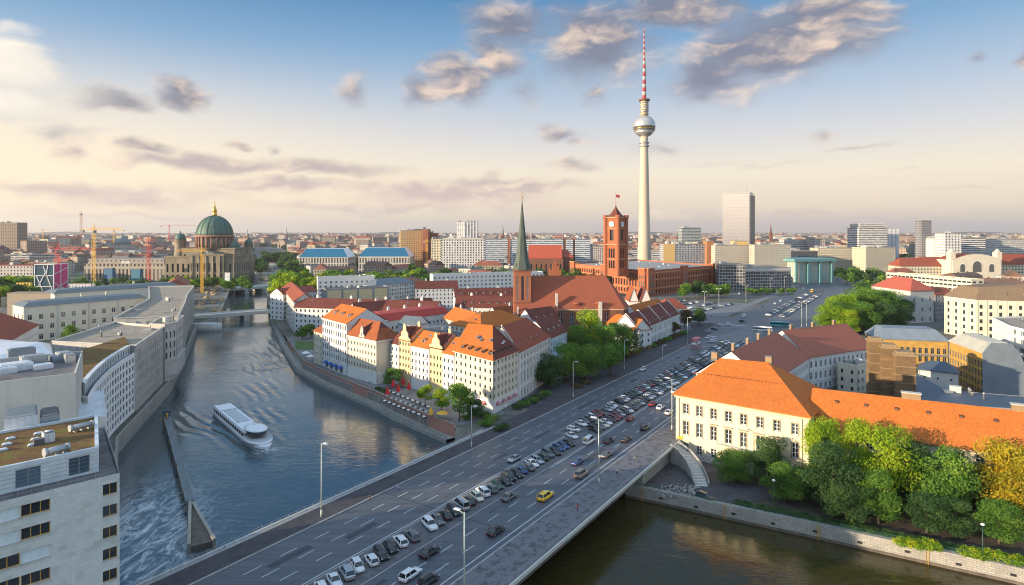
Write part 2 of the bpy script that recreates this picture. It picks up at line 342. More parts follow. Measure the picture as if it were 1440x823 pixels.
def leafmat(name, a, b_, c_):
    m, t = newmat(name); at_ = t.node('ShaderNodeAttribute', attribute_name='tint').outputs['Fac']
    oi = t.node('ShaderNodeObjectInfo').outputs['Random']
    c = t.mix(t.step(at_, .25, .75), a, b_); c = t.mix(t.step(at_, .80, 1.0, 0, .8), c, c_); c = t.mix(t.m('MULTIPLY', oi, .3), c, (a[0] * .8, a[1] * .8, a[2] * .8))
    d = t.node('ShaderNodeBsdfDiffuse', {'Color': c}).outputs[0]; tr = t.node('ShaderNodeBsdfTranslucent', {'Color': c}).outputs[0]
    gl = t.node('ShaderNodeBsdfGlossy', {'Color': (.5, .5, .5, 1), 'Roughness': .6}).outputs[0]
    s1 = t.node('ShaderNodeMixShader', {0: .35, 1: d, 2: tr}).outputs[0]; s2 = t.node('ShaderNodeMixShader', {0: .015, 1: s1, 2: gl}).outputs[0]
    t.n.remove(t.bs); t.l.new(s2, t.out.inputs[0]); MATS[name] = m; return m
LGREEN = leafmat('green_leaves', (.085, .19, .03), (.17, .32, .045), (.34, .46, .06)); LDARK = leafmat('dark_green_leaves', (.045, .10, .032), (.085, .165, .045), (.14, .23, .06))
LYEL = leafmat('yellow_green_leaves', (.15, .29, .02), (.36, .48, .025), (.72, .62, .03)); LORG = leafmat('autumn_leaves', (.26, .27, .025), (.60, .44, .03), (.85, .45, .03)); LBUSH = leafmat('russet_leaves', (.10, .07, .03), (.17, .12, .04), (.2, .2, .06))

# asphalt with patches, tyre-polished lanes and faint oil streaks along the street
def asphalt():
    m, t = newmat('asphalt'); g = t.node('ShaderNodeNewGeometry').outputs['Position']
    ang = math.atan2(RS.y, RS.x)
    mp = t.node('ShaderNodeMapping', {'Vector': g, 'Rotation': (0, 0, -ang), 'Scale': (.03, 1.0, 1.0)}).outputs[0]
    st = t.noise(mp, .75, 4, .6); n = t.noise(g, .09, 5, .6); f = t.noise(g, 9, 2, .5)
    c = t.mix(t.step(st, .35, .68), (.044, .053, .068), (.090, .101, .120)); c = t.mix(t.step(n, .45, .7, 0, .45), c, (.085, .088, .095)); c = t.mix(t.m('MULTIPLY', f, .25), c, (.2, .2, .2))
    setp(t, col=c, rough=.48, spec=.5); return m
ASPH = asphalt()
def paving(name, a, b_, sz=.6, mort=(.1, .1, .1), patch=.5, ps=.35):
    m, t = newmat(name); g = t.node('ShaderNodeNewGeometry').outputs['Position']
    mp = t.node('ShaderNodeMapping', {'Vector': g, 'Rotation': (0, 0, -math.atan2(RS.y, RS.x))}).outputs[0]
    br = t.node('ShaderNodeTexBrick', {'Vector': mp, 'Color1': (*a, 1), 'Color2': (*b_, 1), 'Mortar': (*mort, 1), 'Scale': 1.0, 'Mortar Size': .02, 'Brick Width': sz, 'Row Height': sz}, offset=.5)
    n = t.noise(g, ps, 5, .7); c = t.mix(t.step(n, .48, .60, 0, patch), br.outputs['Color'], (a[0] * .42, a[1] * .40, a[2] * .40))
    setp(t, col=c, rough=.85, spec=.3); return m
PAVE = paving('pavement_slabs', (.24, .235, .24), (.20, .195, .2)); PAVED = paving('worn_dark_pavement', (.085, .077, .085), (.072, .066, .072), .4, (.05, .05, .05), .5, .25); PAVEW = paving('patched_pavement', (.19, .183, .195), (.165, .16, .17), .5, (.12, .12, .12), .8, .55)
KERB = simple('granite_kerb', (.32, .31, .30), .8, var=.25); PAINT = simple('road_paint', (.62, .64, .66), .6, var=.18, scale=2)
def landm():
    m, t = newmat('city_ground'); g = t.node('ShaderNodeNewGeometry').outputs['Position']
    n = t.noise(g, .02, 6, .65); n2 = t.noise(g, .35, 4, .6)
    c = t.ramp(n, [(0.0, (.07, .09, .045)), (.42, (.10, .11, .07)), (.5, (.17, .16, .145)), (1.0, (.24, .215, .19))]); c = t.mix(t.m('MULTIPLY', n2, .35), c, (.11, .105, .1))
    setp(t, col=c, rough=.95, spec=.2); return m
LAND = landm(); QBLK = tiles('quay_blocks', (.42, .40, .35), (.34, .32, .28), 1.3, .5, patch=.55)
LAWN = simple('lawn', (.06, .12, .025), .95, var=.3, scale=.3); SOIL = simple('dark_soil', (.07, .055, .04), .95, var=.4, scale=.5)
COBB = paving('yard_cobbles', (.10, .095, .10), (.08, .075, .08), .35, (.04, .04, .04), .5, .3)
def mossroof():
    m, t = newmat('sedum_roof'); g = t.node('ShaderNodeNewGeometry').outputs['Position']; n = t.noise(g, .45, 6, .7); n2 = t.noise(g, 3.2, 4, .7)
    c = t.ramp(n, [(.3, (.10, .13, .03)), (.42, (.19, .16, .045)), (.52, (.20, .10, .05)), (.7, (.10, .075, .04))]); c = t.mix(t.step(n2, .4, .8, 0, .5), c, (.06, .06, .025))
    setp(t, col=c, rough=1, spec=.1); return m
MOSS = mossroof()
def panelwall():
    """large pale stone slabs, a few of them darker, on the nearest building"""
    m, t = newmat('pale_stone_cladding'); uv = t.node('ShaderNodeTexCoord').outputs['UV']; g = t.node('ShaderNodeNewGeometry').outputs['Position']
    br = t.node('ShaderNodeTexBrick', {'Vector': uv, 'Color1': (.62, .65, .60, 1), 'Color2': (.55, .58, .54, 1), 'Mortar': (.42, .45, .43, 1), 'Scale': 1.0, 'Mortar Size': .012, 'Brick Width': 1.1, 'Row Height': .68}, offset=.5)
    s = t.node('ShaderNodeVectorMath', {0: uv, 1: (1 / 1.1, 1 / .68, 1)}, operation='MULTIPLY').outputs[0]; fl = t.node('ShaderNodeVectorMath', {0: s}, operation='FLOOR').outputs[0]
    wn = t.node('ShaderNodeTexWhiteNoise', {'Vector': fl}, noise_dimensions='2D').outputs['Value']
    c = t.mix(t.step(wn, .9, .93, 0, .45), br.outputs['Color'], (.40, .42, .38)); n = t.noise(g, .35, 5, .65); c = t.mix(t.step(n, .45, .75, 0, .35), c, (.33, .36, .33))
    setp(t, col=c, rough=.7); return m
CLAD = panelwall()
def watermat(name='river_water', b1=(.050, .060, .026), b2=(.062, .056, .020), ior_=1.6, sp=.8):
    m, t = newmat(name); g = t.node('ShaderNodeNewGeometry').outputs['Position']
    s1 = t.node('ShaderNodeMapping', {'Vector': g, 'Scale': (.55, 1.0, 1.0)}).outputs[0]
    a = t.noise(s1, .55, 4, .6, 1.0); b = t.noise(g, .055, 3, .5); c3 = t.noise(g, 2.2, 2, .5)
    hgt = t.m('ADD', t.m('MULTIPLY', a, .5), t.m('ADD', t.m('MULTIPLY', b, 1.2), t.m('MULTIPLY', c3, .05)))
    # bow waves spreading from the moving ship
    mp = t.node('ShaderNodeMapping', {'Vector': g, 'Location': (BOW.x, BOW.y, 0), 'Rotation': (0, 0, BANG)}, vector_type='TEXTURE').outputs[0]
    q = t.node('ShaderNodeSeparateXYZ', {0: mp}); bx = t.m('MULTIPLY', q.outputs[0], -1.0); by = t.m('ABSOLUTE', q.outputs[1])
    wob = t.m('MULTIPLY', t.noise(g, .04, 2, .5), 10.0)
    d = t.m('SUBTRACT', t.m('ADD', by, wob), t.m('MULTIPLY', bx, .34))
    band = t.m('MULTIPLY', t.step(d, -14.0, 0.0), t.step(d, 16.0, 3.0)); band = t.m('MULTIPLY', band, t.m('MULTIPLY', t.step(bx, -5.0, 15.0), t.step(bx, 260.0, 120.0)))
    wake = t.m('MULTIPLY', t.m('SINE', t.m('ADD', t.m('MULTIPLY', d, 1.35), t.m('MULTIPLY', bx, .28))), band)
    hgt = t.m('ADD', hgt, t.m('MULTIPLY', wake, .8))
    bmp = t.node('ShaderNodeBump', {'Height': hgt, 'Strength': t.step(t.noise(g, .018, 3, .5), .38, .62, .16, .46), 'Distance': .5}).outputs[0]
    # churned white water below the weir, beside the jetty
    p1 = t.node('ShaderNodeMapping', {'Vector': g, 'Location': (-84, 140, 0), 'Rotation': (0, 0, R(112)), 'Scale': (46, 17, 30)}, vector_type='TEXTURE').outputs[0]
    ln = t.node('ShaderNodeVectorMath', {0: p1}, operation='LENGTH').outputs['Value']
    fm = t.step(ln, 1.25, .35); s2 = t.node('ShaderNodeMapping', {'Vector': g, 'Rotation': (0, 0, R(-22)), 'Scale': (1.6, .6, 1)}).outputs[0]
    fn = t.noise(s2, .22, 8, .72, 1.4); foam = t.m('MULTIPLY', t.m('MULTIPLY', fm, t.step(fn, .42, .66)), .9)
    p2 = t.node('ShaderNodeMapping', {'Vector': g, 'Location': (BOW.x, BOW.y, 0), 'Rotation': (0, 0, BANG), 'Scale': (4.5, 5.5, 8)}, vector_type='TEXTURE').outputs[0]
    l2 = t.node('ShaderNodeVectorMath', {0: p2}, operation='LENGTH').outputs['Value']; foam = t.m('MAXIMUM', foam, t.m('MULTIPLY', t.step(l2, 1.1, .5), t.step(t.noise(g, .9, 5, .7), .38, .6)))
    nb = t.noise(g, .012, 3, .5); body = t.mix(t.step(nb, .35, .65), b1, b2)
    far = t.node('ShaderNodeSeparateXYZ', {0: g}).outputs[0]
    col = t.mix(t.m('MULTIPLY', foam, .9), body, (.62, .68, .72))
    setp(t, col=col, rough=t.m('ADD', .07, t.m('MULTIPLY', foam, .5)), nor=bmp, ior=ior_, spec=sp); return m
BOW = G(374, 633, -4.9); STERN = G(312, 581, -4.9); BANG = math.atan2(BOW.y - STERN.y, BOW.x - STERN.x)
WATER = watermat('river_water', (.035, .065, .085), (.045, .075, .08)); CANAL = watermat('canal_water', (.040, .034, .010), (.046, .034, .009), 1.38, .5)  # river body tinted blue in place of reflected sky; canal keeps olive
# ------------------------------------------------------------------ ground, river, street
WZ = -5.0; WZ2 = -8.0
LB = [Vector((-50, 80, 0)), Vector((-62.5, 100, 0)), Vector((-78.6, 121.5, 0)), Vector((-125, 198, 0)), Vector((-134, 226, 0)), Vector((-150, 275, 0)), Vector((-184, 355, 0)), Vector((-222, 441, 0))] + \
     [V2(G(u, v, WZ)) for u, v in ((306, 455), (325, 405), (345, 385), (352, 370))] + [Vector((-625, 1470, 0))]
RBW = [V2(G(u, v, WZ)) for u, v in ((392, 368), (388, 380), (378, 400), (375, 425), (378, 440), (378.7, 449), (394.8, 489.5), (414.8, 523), (448, 541.7), (485.7, 559), (520.4, 573.7), (547, 588.4), (587, 607), (627.4, 624.5))]
def offset_line(pts, d):
    out = []
    for i, p in enumerate(pts):
        a = pts[max(0, i - 1)]; b = pts[min(len(pts) - 1, i + 1)]; t = (b - a).normalized(); out.append(p + Vector((-t.y, t.x, 0)) * d)
    return out
RIN = offset_line(RBW, 3.6)                                        # foot of the promenade wall, behind the water-level ledge
RB = [Vector((-590, 1500, 0))] + RBW[:6] + RIN[6:]
QW = [V2(G(u, v, WZ2)) for u, v in ((879, 699), (1140, 756.5), (1424, 820.5))] + [Vector((165, 86, 0)), Vector((230, 48, 0))]
TERR = [Vector((27, 176, 0)), Vector((36, 173, 0)), Vector((54, 200, 0)), Vector((75, 190, 0)), Vector((88, 185, 0)), Vector((131, 161, 0)), Vector((230, 108, 0))]
hole = LB + RB + TERR + [Vector((230, 30, 0)), Vector((-20, 30, 0))]
big = 40000
outer = [Vector((-big, -2000, 0)), Vector((big, -2000, 0)), Vector((big, big, 0)), Vector((-big, big, 0))]
polys = [outer, hole]
flat = [p for pl in polys for p in pl]
tris = tessellate_polygon(polys)
mb = MB()
for t in tris:
    q = [flat[i] for i in t]
    if (q[1] - q[0]).cross(q[2] - q[0]).z < 0: q.reverse()
    mb.face(q)
struct('ground', mb, LAND)
mb = MB(); mb.face([(-1500, -100, WZ), tuple(RD(-300, 20, WZ)), tuple(RD(300, 20, WZ)), (300, 2900, WZ), (-1500, 2900, WZ)]); struct('river', mb, WATER)
mb = MB(); mb.face([tuple(RD(-300, 20, WZ2)), (600, -100, WZ2), (600, 400, WZ2), tuple(RD(300, 20, WZ2))]); struct('canal', mb, CANAL)
mb = MB(); mb.prism([RD(-200, 19.5), RD(-200, 20.5), RD(200, 20.5), RD(200, 19.5)], -9, -4.9); tag(mb.build('weir', CONC), 'concrete weir hidden below the bridge deck', 'weir')
mb = MB(); mb.face([(-1500, 20, WZ - 6), (600, 20, WZ - 6), (600, 2900, WZ - 6), (-1500, 2900, WZ - 6)]); struct('river_bed', mb, SOIL)

def wallstrip(mb, pts, z0, z1, th=.5, mi=0):
    """a wall of thickness th to the left of the run of points"""
    inn = offset_line(pts, th)
    for i in range(len(pts) - 1):
        a, b, c, d = pts[i], pts[i + 1], inn[i + 1], inn[i]
        mb.face([(a.x, a.y, z0), (b.x, b.y, z0), (b.x, b.y, z1), (a.x, a.y, z1)], mi); mb.face([(a.x, a.y, z1), (b.x, b.y, z1), (c.x, c.y, z1), (d.x, d.y, z1)], mi)
        mb.face([(c.x, c.y, z0), (d.x, d.y, z0), (d.x, d.y, z1), (c.x, c.y, z1)], mi)
    for p, q in ((pts[0], inn[0]), (pts[-1], inn[-1])): mb.face([(p.x, p.y, z0), (q.x, q.y, z0), (q.x, q.y, z1), (p.x, p.y, z1)], mi)
# quay walls
t_ = thing('quay_wall', 'long stone quay wall under the buildings on the left river bank', 'quay wall', LB[3])
mb = MB(); wallstrip(mb, list(reversed(LB)), -7, .3, .8); mb.build('wall', QBLK, t_)
mb = MB()
for i in range(len(QW) - 1): pass
t_ = thing('quay_wall', 'pale canal quay wall with rusty ladders below the row of trees', 'quay wall', QW[0])
QWL = [V2(p) for p in QW]
mb = MB(); wallstrip(mb, QWL, -9.5, -4.45, 1.5); mb.build('wall', QBLK, t_)
mb = MB()
for i in range(len(QWL) - 1):
    a, b = QWL[i], QWL[i + 1]; d = (b - a).normalized(); n = Vector((d.y, -d.x, 0)); mb.face([tuple(a + n * .05 + Vector((0, 0, WZ2 - .4))), tuple(b + n * .05 + Vector((0, 0, WZ2 - .4))), tuple(b + n * .05 + Vector((0, 0, WZ2 + .7))), tuple(a + n * .05 + Vector((0, 0, WZ2 + .7)))])
mb.build('waterline_stain', TIMBER, t_)
def along(pts, dist):
    for i in range(len(pts) - 1):
        L = (pts[i + 1] - pts[i]).length
        if dist <= L: d = (pts[i + 1] - pts[i]) / L; return pts[i] + d * dist, d
        dist -= L
    d = (pts[-1] - pts[-2]).normalized(); return pts[-1], d
for k in range(4):
    p, d = along(QWL, 5 + k * 21.5); n = Vector((d.y, -d.x, 0)); mb = MB()
    for s in (-.25, .25): mb.bar(p + n * .16 + d * s + Vector((0, 0, WZ2 - .2)), p + n * .16 + d * s + Vector((0, 0, -4.2)), .09)
    for j in range(11): mb.bar(p + n * .16 - d * .25 + Vector((0, 0, WZ2 + .1 + j * .33)), p + n * .16 + d * .25 + Vector((0, 0, WZ2 + .1 + j * .33)), .06)
    mb.build('ladder', FRAMEY, t_)
for k in range(9):
    p, d = along(QWL, 10 + k * 9.3); n = Vector((d.y, -d.x, 0)); mb = MB(); mb.box(tuple(p + n * .0 + Vector((0, 0, -6.2 - .3 * (k % 2)))), (1.0, .25, .5), math.atan2(d.y, d.x)); mb.build('drain_opening', DARK, t_)
lq = thing('quay_wall_openings', 'row of dark square openings low in the quay under the stone palace', 'openings', LB[4]); lq.name = 'quay_arcade'
for k in range(38):
    p, d = along(LB[3:8], 6 + k * 6.2); n = Vector((d.y, -d.x, 0)); mb = MB(); mb.box(tuple(p + n * .05 + Vector((0, 0, -2.3))), (1.3, .3, 1.9), math.atan2(d.y, d.x)); mb.build('opening', DARK, lq)
# right bank: ledge at the water, promenade wall with arches above it
led = RBW[5:]; t_ = thing('quay_wall', 'curving promenade wall with red arches along the old town river bank', 'quay wall', led[-1])
mb = MB(); inn = offset_line(led, 4.2)
for i in range(len(led) - 1):
    a, b, c, d = led[i], led[i + 1], inn[i + 1], inn[i]
    mb.face([(a.x, a.y, -3.6), (b.x, b.y, -3.6), (c.x, c.y, -3.6), (d.x, d.y, -3.6)]); mb.face([(a.x, a.y, -7), (b.x, b.y, -7), (b.x, b.y, -3.6), (a.x, a.y, -3.6)])
mb.build('ledge', QBLK, t_)
RW = RIN[6:]; mb = MB(); wallstrip(mb, RW, -4, .55, .6); mb.build('wall', PINKS, t_)
mb = MB(); cp = offset_line(RW, -.12); wallstrip(mb, cp, .55, .75, .85); mb.build('coping', QUAY, t_)
tot = sum((RW[i + 1] - RW[i]).length for i in range(len(RW) - 1))
def arch_bay():
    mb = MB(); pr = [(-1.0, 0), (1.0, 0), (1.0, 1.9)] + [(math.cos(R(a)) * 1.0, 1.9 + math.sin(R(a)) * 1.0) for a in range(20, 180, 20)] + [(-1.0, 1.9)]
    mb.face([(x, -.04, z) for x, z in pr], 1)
    for (x0, z0), (x1, z1) in zip(pr, pr[1:] + pr[:1]):
        s0 = 1.22; mb.face([(x0, -.10, z0), (x0 * s0, -.10, z0 * 1.1), (x1 * s0, -.10, z1 * 1.1), (x1, -.10, z1)], 0); mb.face([(x0, -.10, z0), (x1, -.10, z1), (x1, -.04, z1), (x0, -.04, z0)], 0)
    for x in (-.45, 0, .45): mb.box((x, -.07, 1.3), (.07, .05, 2.6), 0, 2)
    return mb
ab = arch_bay().build('arch', [LIME, DARK, FRAME], None, uv=False); ab.parent = t_
n = int(tot / 3.0)
skip0, skip1 = int(n * .18), int(n * .93)
first = True
for k in range(skip0, skip1):
    if abs(k - n * .66) < 2: continue
    p, d = along(RW, (k + .5) * 3.0); nn = Vector((d.y, -d.x, 0)); o = ab if first else ab.copy()
    if not first: C.objects.link(o); o.parent = t_
    first = False
    o.location = p + nn * .02 + Vector((0, 0, -3.45)) - Vector(t_.location); o.rotation_euler = (0, 0, math.atan2(d.y, d.x))
def railing(pts, z, h=1.0, step=2.5, label='', col=None, rails=3):
    mbp = mbr = MB()
    for i in range(len(pts) - 1):
        a, b = pts[i], pts[i + 1]; L = (b - a).length; k = max(1, int(L / step))
        for j in range(k + (i == len(pts) - 2)):
            p = a + (b - a) * (j / k); mbp.bar((p.x, p.y, z), (p.x, p.y, z + h), .09)
        for r in range(rails): zz = z + h * (1 - r * .38); mbr.bar((a.x, a.y, zz), (b.x, b.y, zz), .07)
    return tag(mbp.build('railing', col or BLACKM, None, off=(pts[0].x, pts[0].y, z)), label, 'railing')
mb = MB(); wallstrip(mb, [RIN[-1], TERR[0]], -9, -.04, .5); tag(mb.build('abutment_wall', QUAY), 'dark abutment wall where the bridge deck meets the old town bank', 'wall')
railing(offset_line(RW, .25), .75, .7, 3.0, 'dark metal railing on top of the arched promenade wall')
railing(offset_line(led, .3), -3.6, 1.0, 3.0, 'low railing on the water level ledge below the promenade')
railing(offset_line(QWL, .5), -4.45, 1.0, 3.0, 'green railing on the canal quay in front of the trees', simple('green_railing_paint', (.03, .12, .08), .6))

# lower yard between the canal quay and the cream building
mb = MB(); low = [TERR[0]] + [V2(p) for p in QW] + TERR[:0:-1]
for t in tessellate_polygon([low]):
    q = [Vector((low[i].x, low[i].y, -5)) for i in t]
    if (q[1] - q[0]).cross(q[2] - q[0]).z < 0: q.reverse()
    mb.face(q)
struct('lower_yard', mb, SOIL)
mb = MB(); yd = [TERR[0], V2(along(QWL, 2)[0]), V2(along(QWL, 26)[0]), Vector((70, 166, 0)), Vector((66, 188, 0)), TERR[2]]
mb.face([(p.x + .0, p.y + .0, -4.992) for p in yd]); struct('yard_paving', mb, COBB)
mb = MB(); e = TERR[:3]; wallstrip(mb, e, -6, -.03, .4); tag(mb.build('retaining_wall', QUAY), 'dark retaining wall under the street edge beside the curved stairs', 'wall')

# street: deck, carriageway, pavements, median
S0, S1, SB = -130.0, 720.0, 62.0
def rect(mb, s0, s1, t0, t1, z, mi=0): mb.face([tuple(RD(s0, t0, z)), tuple(RD(s0, t1, z)), tuple(RD(s1, t1, z)), tuple(RD(s1, t0, z))], mi)
def rbox(mb, s0, s1, t0, t1, z0, z1, mi=0): mb.prism([RD(s0, t0), RD(s0, t1), RD(s1, t1), RD(s1, t0)], z0, z1, mi)
br = thing('road_bridge', 'wide concrete road bridge carrying the main street over the river', 'bridge', RD(0, 20))
mb = MB(); rbox(mb, S0, 52, -8.3, 48.3, -1.5, -.03); mb.build('deck', simple('dark_deck_concrete', (.11, .105, .10), .9, var=.3), br)
mb = MB(); rbox(mb, S0, 56, -8.8, -8.3, -.5, .28); rbox(mb, S0, 84, 48.3, 48.7, -.45, .28); mb.build('edge_beam', LIME, br)
for s in (-95, -45, 5): mb = MB(); rbox(mb, s - 1.2, s + 1.2, 0, 30, -9, -1.6); mb.build('pier', CONC, br)
mb = MB()
for t0, t1 in ((-1, 39.5),): rect(mb, S0, 270, t0, t1, .02)
mb.face([tuple(RD(270, -1, .02)), tuple(RD(270, 39.5, .02)), tuple(RD(300, 43, .02)), tuple(RD(S1 + 60, 43, .02)), tuple(RD(S1 + 60, -12, .02)), tuple(RD(300, -9, .02))])
mb.face([tuple(RD(345, -130, .024)), tuple(RD(345, 90, .024)), tuple(RD(380, 90, .024)), tuple(RD(380, -130, .024))])
mb.face([tuple(RD(S1 + 60, 43, .02)), tuple(RD(1500, 150, .02)), tuple(RD(1500, 110, .02)), tuple(RD(S1 + 60, -12, .02))])
struct('road', mb, ASPH)
mb = MB(); rbox(mb, S0, 300, -8.3, -1.0, 0, .16); mb.prism([RD(300, -16), RD(300, -9), RD(340, -12), RD(340, -30)], 0, .16); struct('pavement', mb, PAVED)
mb = MB(); rbox(mb, S0, 300, -1.0, -.6, 0, .19); rbox(mb, S0, 300, 39.1, 39.5, 0, .19)
rbox(mb, S0, 62, -8.3, -7.0, .17, .20)
struct('kerb', mb, KERB)
mb = MB(); rbox(mb, S0, 95, 39.5, 48.3, 0, .16); rbox(mb, 95, 300, 39.5, 44, 0, .16); struct('pavement', mb, PAVEW)
mb = MB(); mb.prism([RD(86, -8.4), RD(300, -8.4), RD(300, -20), RD(200, -30), RD(86, -17)], -.01, .15); struct('side_pavement', mb, PAVED)
mb = MB(); mb.prism([RD(300, -9.5), RD(345, -13), RD(345, -60), RD(300, -30)], 0, .13); mb.prism([RD(380, -14), RD(S1, -14), RD(S1, -22), RD(480, -22), RD(480, -70), RD(380, -80)], 0, .13); mb.prism([RD(272, 3), RD(272, 26), RD(335, 26), RD(340, 12)], 0, .13)
mb.prism([RD(380, 43), RD(S1, 43), RD(S1, 60), RD(380, 90)], 0, .12); struct('plaza', mb, PAVE)
# promenade in front of the old town facades
prom = RW[0:]; mb = MB()
po = offset_line(RW, .6); pi_ = offset_line(RW, 24)
for i in range(len(RW) - 1): mb.face([(po[i].x, po[i].y, .03), (po[i + 1].x, po[i + 1].y, .03), (pi_[i + 1].x, pi_[i + 1].y, .03), (pi_[i].x, pi_[i].y, .03)])
struct('promenade', mb, paving('promenade_slabs', (.235, .235, .24), (.21, .21, .215), .8, (.12, .12, .12), .35, .15))
# parking strip between the carriageways
mb = MB(); rbox(mb, S0, 66, 17.2, 25.4, 0, .06); rbox(mb, 66, 270, 12.6, 25.4, 0, .06); rbox(mb, 396, 660, 7.5, 26.0, 0, .06); struct('parking_strip', mb, paving('parking_setts', (.17, .17, .18), (.15, .15, .155), .25, (.09, .09, .09), .6, .3))
mb = MB(); rbox(mb, S0, 66, 16.9, 17.2, 0, .09); rbox(mb, S0, 270, 25.4, 25.65, 0, .09); rbox(mb, 66, 270, 12.3, 12.6, 0, .09); rbox(mb, 396, 660, 26.0, 26.3, 0, .12); struct('kerb', mb, KERB)
mb = MB(); s = S0
while s < 268:
    for i, t in enumerate((4.2, 7.9, 11.7)):
        if t > 10 and s > 60: continue
        rect(mb, s + i * 1.3, s + i * 1.3 + 4.0, t - .085, t + .085, .028)
    for i, t in enumerate((30.1, 34.0)): rect(mb, s + 2 + i * 2.2, s + 6 + i * 2.2, t - .085, t + .085, .028)
    s += 8.3
rect(mb, S0, 150, 37.5, 37.7, .028); rect(mb, 40, 268, 26.0, 26.2, .028); rect(mb, S0, 66, 16.2, 16.4, .028)
s = 400
while s < 690:
    for t in (-5, -1, 3, 31, 35, 39): rect(mb, s, s + 4, t - .1, t + .1, .028)
    s += 10
for k in range(10): rect(mb, 282 + k * .0, 285.5, -8 + k * 1.6, -7.1 + k * 1.6, .028)
s = -2.0
while s < 66: rect(mb, s, s + .12, 17.3, 22.0, .064); s += 2.9
rect(mb, 276.5, 277.0, -8, 3, .028); rect(mb, 276.5, 277.0, 27, 39, .028)
for k in range(12): rect(mb, 338.5, 342, -8 + k * 1.5, -7.2 + k * 1.5, .03)
struct('road_markings', mb, PAINT)
railing([RD(S0, -8.0), RD(56, -8.0)], .2, 1.0, 2.2, 'dark railing along the river side edge of the bridge', METAL, 3)
railing([RD(S0, 48.0), RD(83, 48.0)], .17, 1.0, 2.2, 'metal railing along the canal side edge of the bridge', METAL, 3)
rq = random.Random(12); mb = MB(); m2 = MB()
for k in range(34):
    s_, t_ = rq.uniform(-60, 250), rq.choice((1.8, 6, 9.8, 14, 28, 32, 36)); w_ = rq.uniform(.5, 1.9); e_ = s_ + rq.uniform(2, 14); rect(mb if k % 2 else m2, s_, e_, t_ - w_ / 2, t_ + w_ / 2, .0212 + k * .0001)
for s_ in (-96, -47, 3, 54): rect(mb, s_, s_ + .35, -1, 17, .026); rect(mb, s_, s_ + .35, 25.7, 39, .026)
for k in range(26):
    c_ = RD(rq.uniform(-60, 200), rq.choice((2.1, 6.0, 13.5, 28.2, 36)), .026); mb.face([(c_.x + .35 * math.cos(a), c_.y + .35 * math.sin(a), c_.z) for a in [k2 * math.pi / 5 for k2 in range(10)]])
for k in range(3):
    t_ = (1.5, 14.2, 36.2)[k]; rect(mb, -60, 230, t_ - .05, t_ + .05, .0262)
struct('road_repairs', mb, simple('dark_asphalt_patch', (.050, .057, .069), .75, var=.2)); struct('road_repairs', m2, simple('pale_asphalt_patch', (.10, .105, .115), .75, var=.2))
# parks and lawns seen between far roofs
mb = MB()
for q in ([(95, 399), (190, 399), (200, 386), (110, 386)], [(225, 480 - 22), (232, 470), (240, 460), (230, 455)],):
    mb.face([tuple(G(u, v) + Vector((0, 0, .05))) for u, v in q])
mb.face([tuple(G(u, v, .06)) for u, v in ((415, 492), (446, 492), (446, 480), (415, 480))]); struct('lawn', mb, LAWN)

# jetty that parts the weir basin from the river
J0, J1 = G(234, 585, -2.6), G(283, 760, -2.6); jt = thing('jetty', 'narrow steel walkway on piles dividing the weir water from the river', 'jetty', (J1.x, J1.y, -5))
jd = (J1 - J0).normalized(); jn = Vector((-jd.y, jd.x, 0)); jm = J0 + (J1 - J0) * .78
mb = MB()
def strip(mb, a, b, w0, w1, z0, z1, mi=0):
    d = (b - a).normalized(); n_ = Vector((-d.y, d.x, 0)); mb.prism([a - n_ * w0 / 2, a + n_ * w0 / 2, b + n_ * w1 / 2, b - n_ * w1 / 2][::-1], z0, z1, mi)
strip(mb, J0, jm, 2.0, 2.0, -3.0, -2.6); mb.build('walkway', SLATE, jt)
mb = MB(); strip(mb, jm, J1, 1.6, 5.0, -6, -3.4, 0); mb.build('pier_head', TIMBER, jt)
mb = MB(); strip(mb, jm + jn * 0, J1 - jn * 2.4, .7, .7, -6, -2.7); strip(mb, jm + jn * .6, J1 + jn * 2.6, .7, .7, -6, -2.9); mb.build('coping', QUAY, jt)
for k in range(9):
    p = J0 + (jm - J0) * ((k + .3) / 9) - jn * 1.2; mb = MB(); mb.bar((p.x, p.y, -7), (p.x, p.y, -1.2 - (k % 3) * .3), .4, n=8); mb.build('pile', TIMBER, jt)
mb = MB()
for sd in (-1, 1):
    for r in (0, .5): mb.bar(J0 + jn * .95 * sd + Vector((0, 0, 1.0 - r)), jm + jn * .95 * sd + Vector((0, 0, 1.0 - r)), .06)
    for k in range(18): p = J0 + (jm - J0) * (k / 17) + jn * .95 * sd; mb.bar(p, p + Vector((0, 0, 1)), .06)
mb.build('railing', METAL, jt)
mb = MB(); mb.box((J0.x, J0.y, -1.5), (2.6, 2.6, 2.2), math.atan2(jd.y, jd.x)); mb.build('cabin', BLUEZ, jt)
mb = MB(); p = J0 + jd * 4; mb.bar((p.x, p.y, -2.6), (p.x, p.y, -1.4), .5, n=8); mb.bar((p.x, p.y, -1.4), (p.x, p.y, -.7), .7, n=8); mb.build('mooring_lamp', CRY, jt)

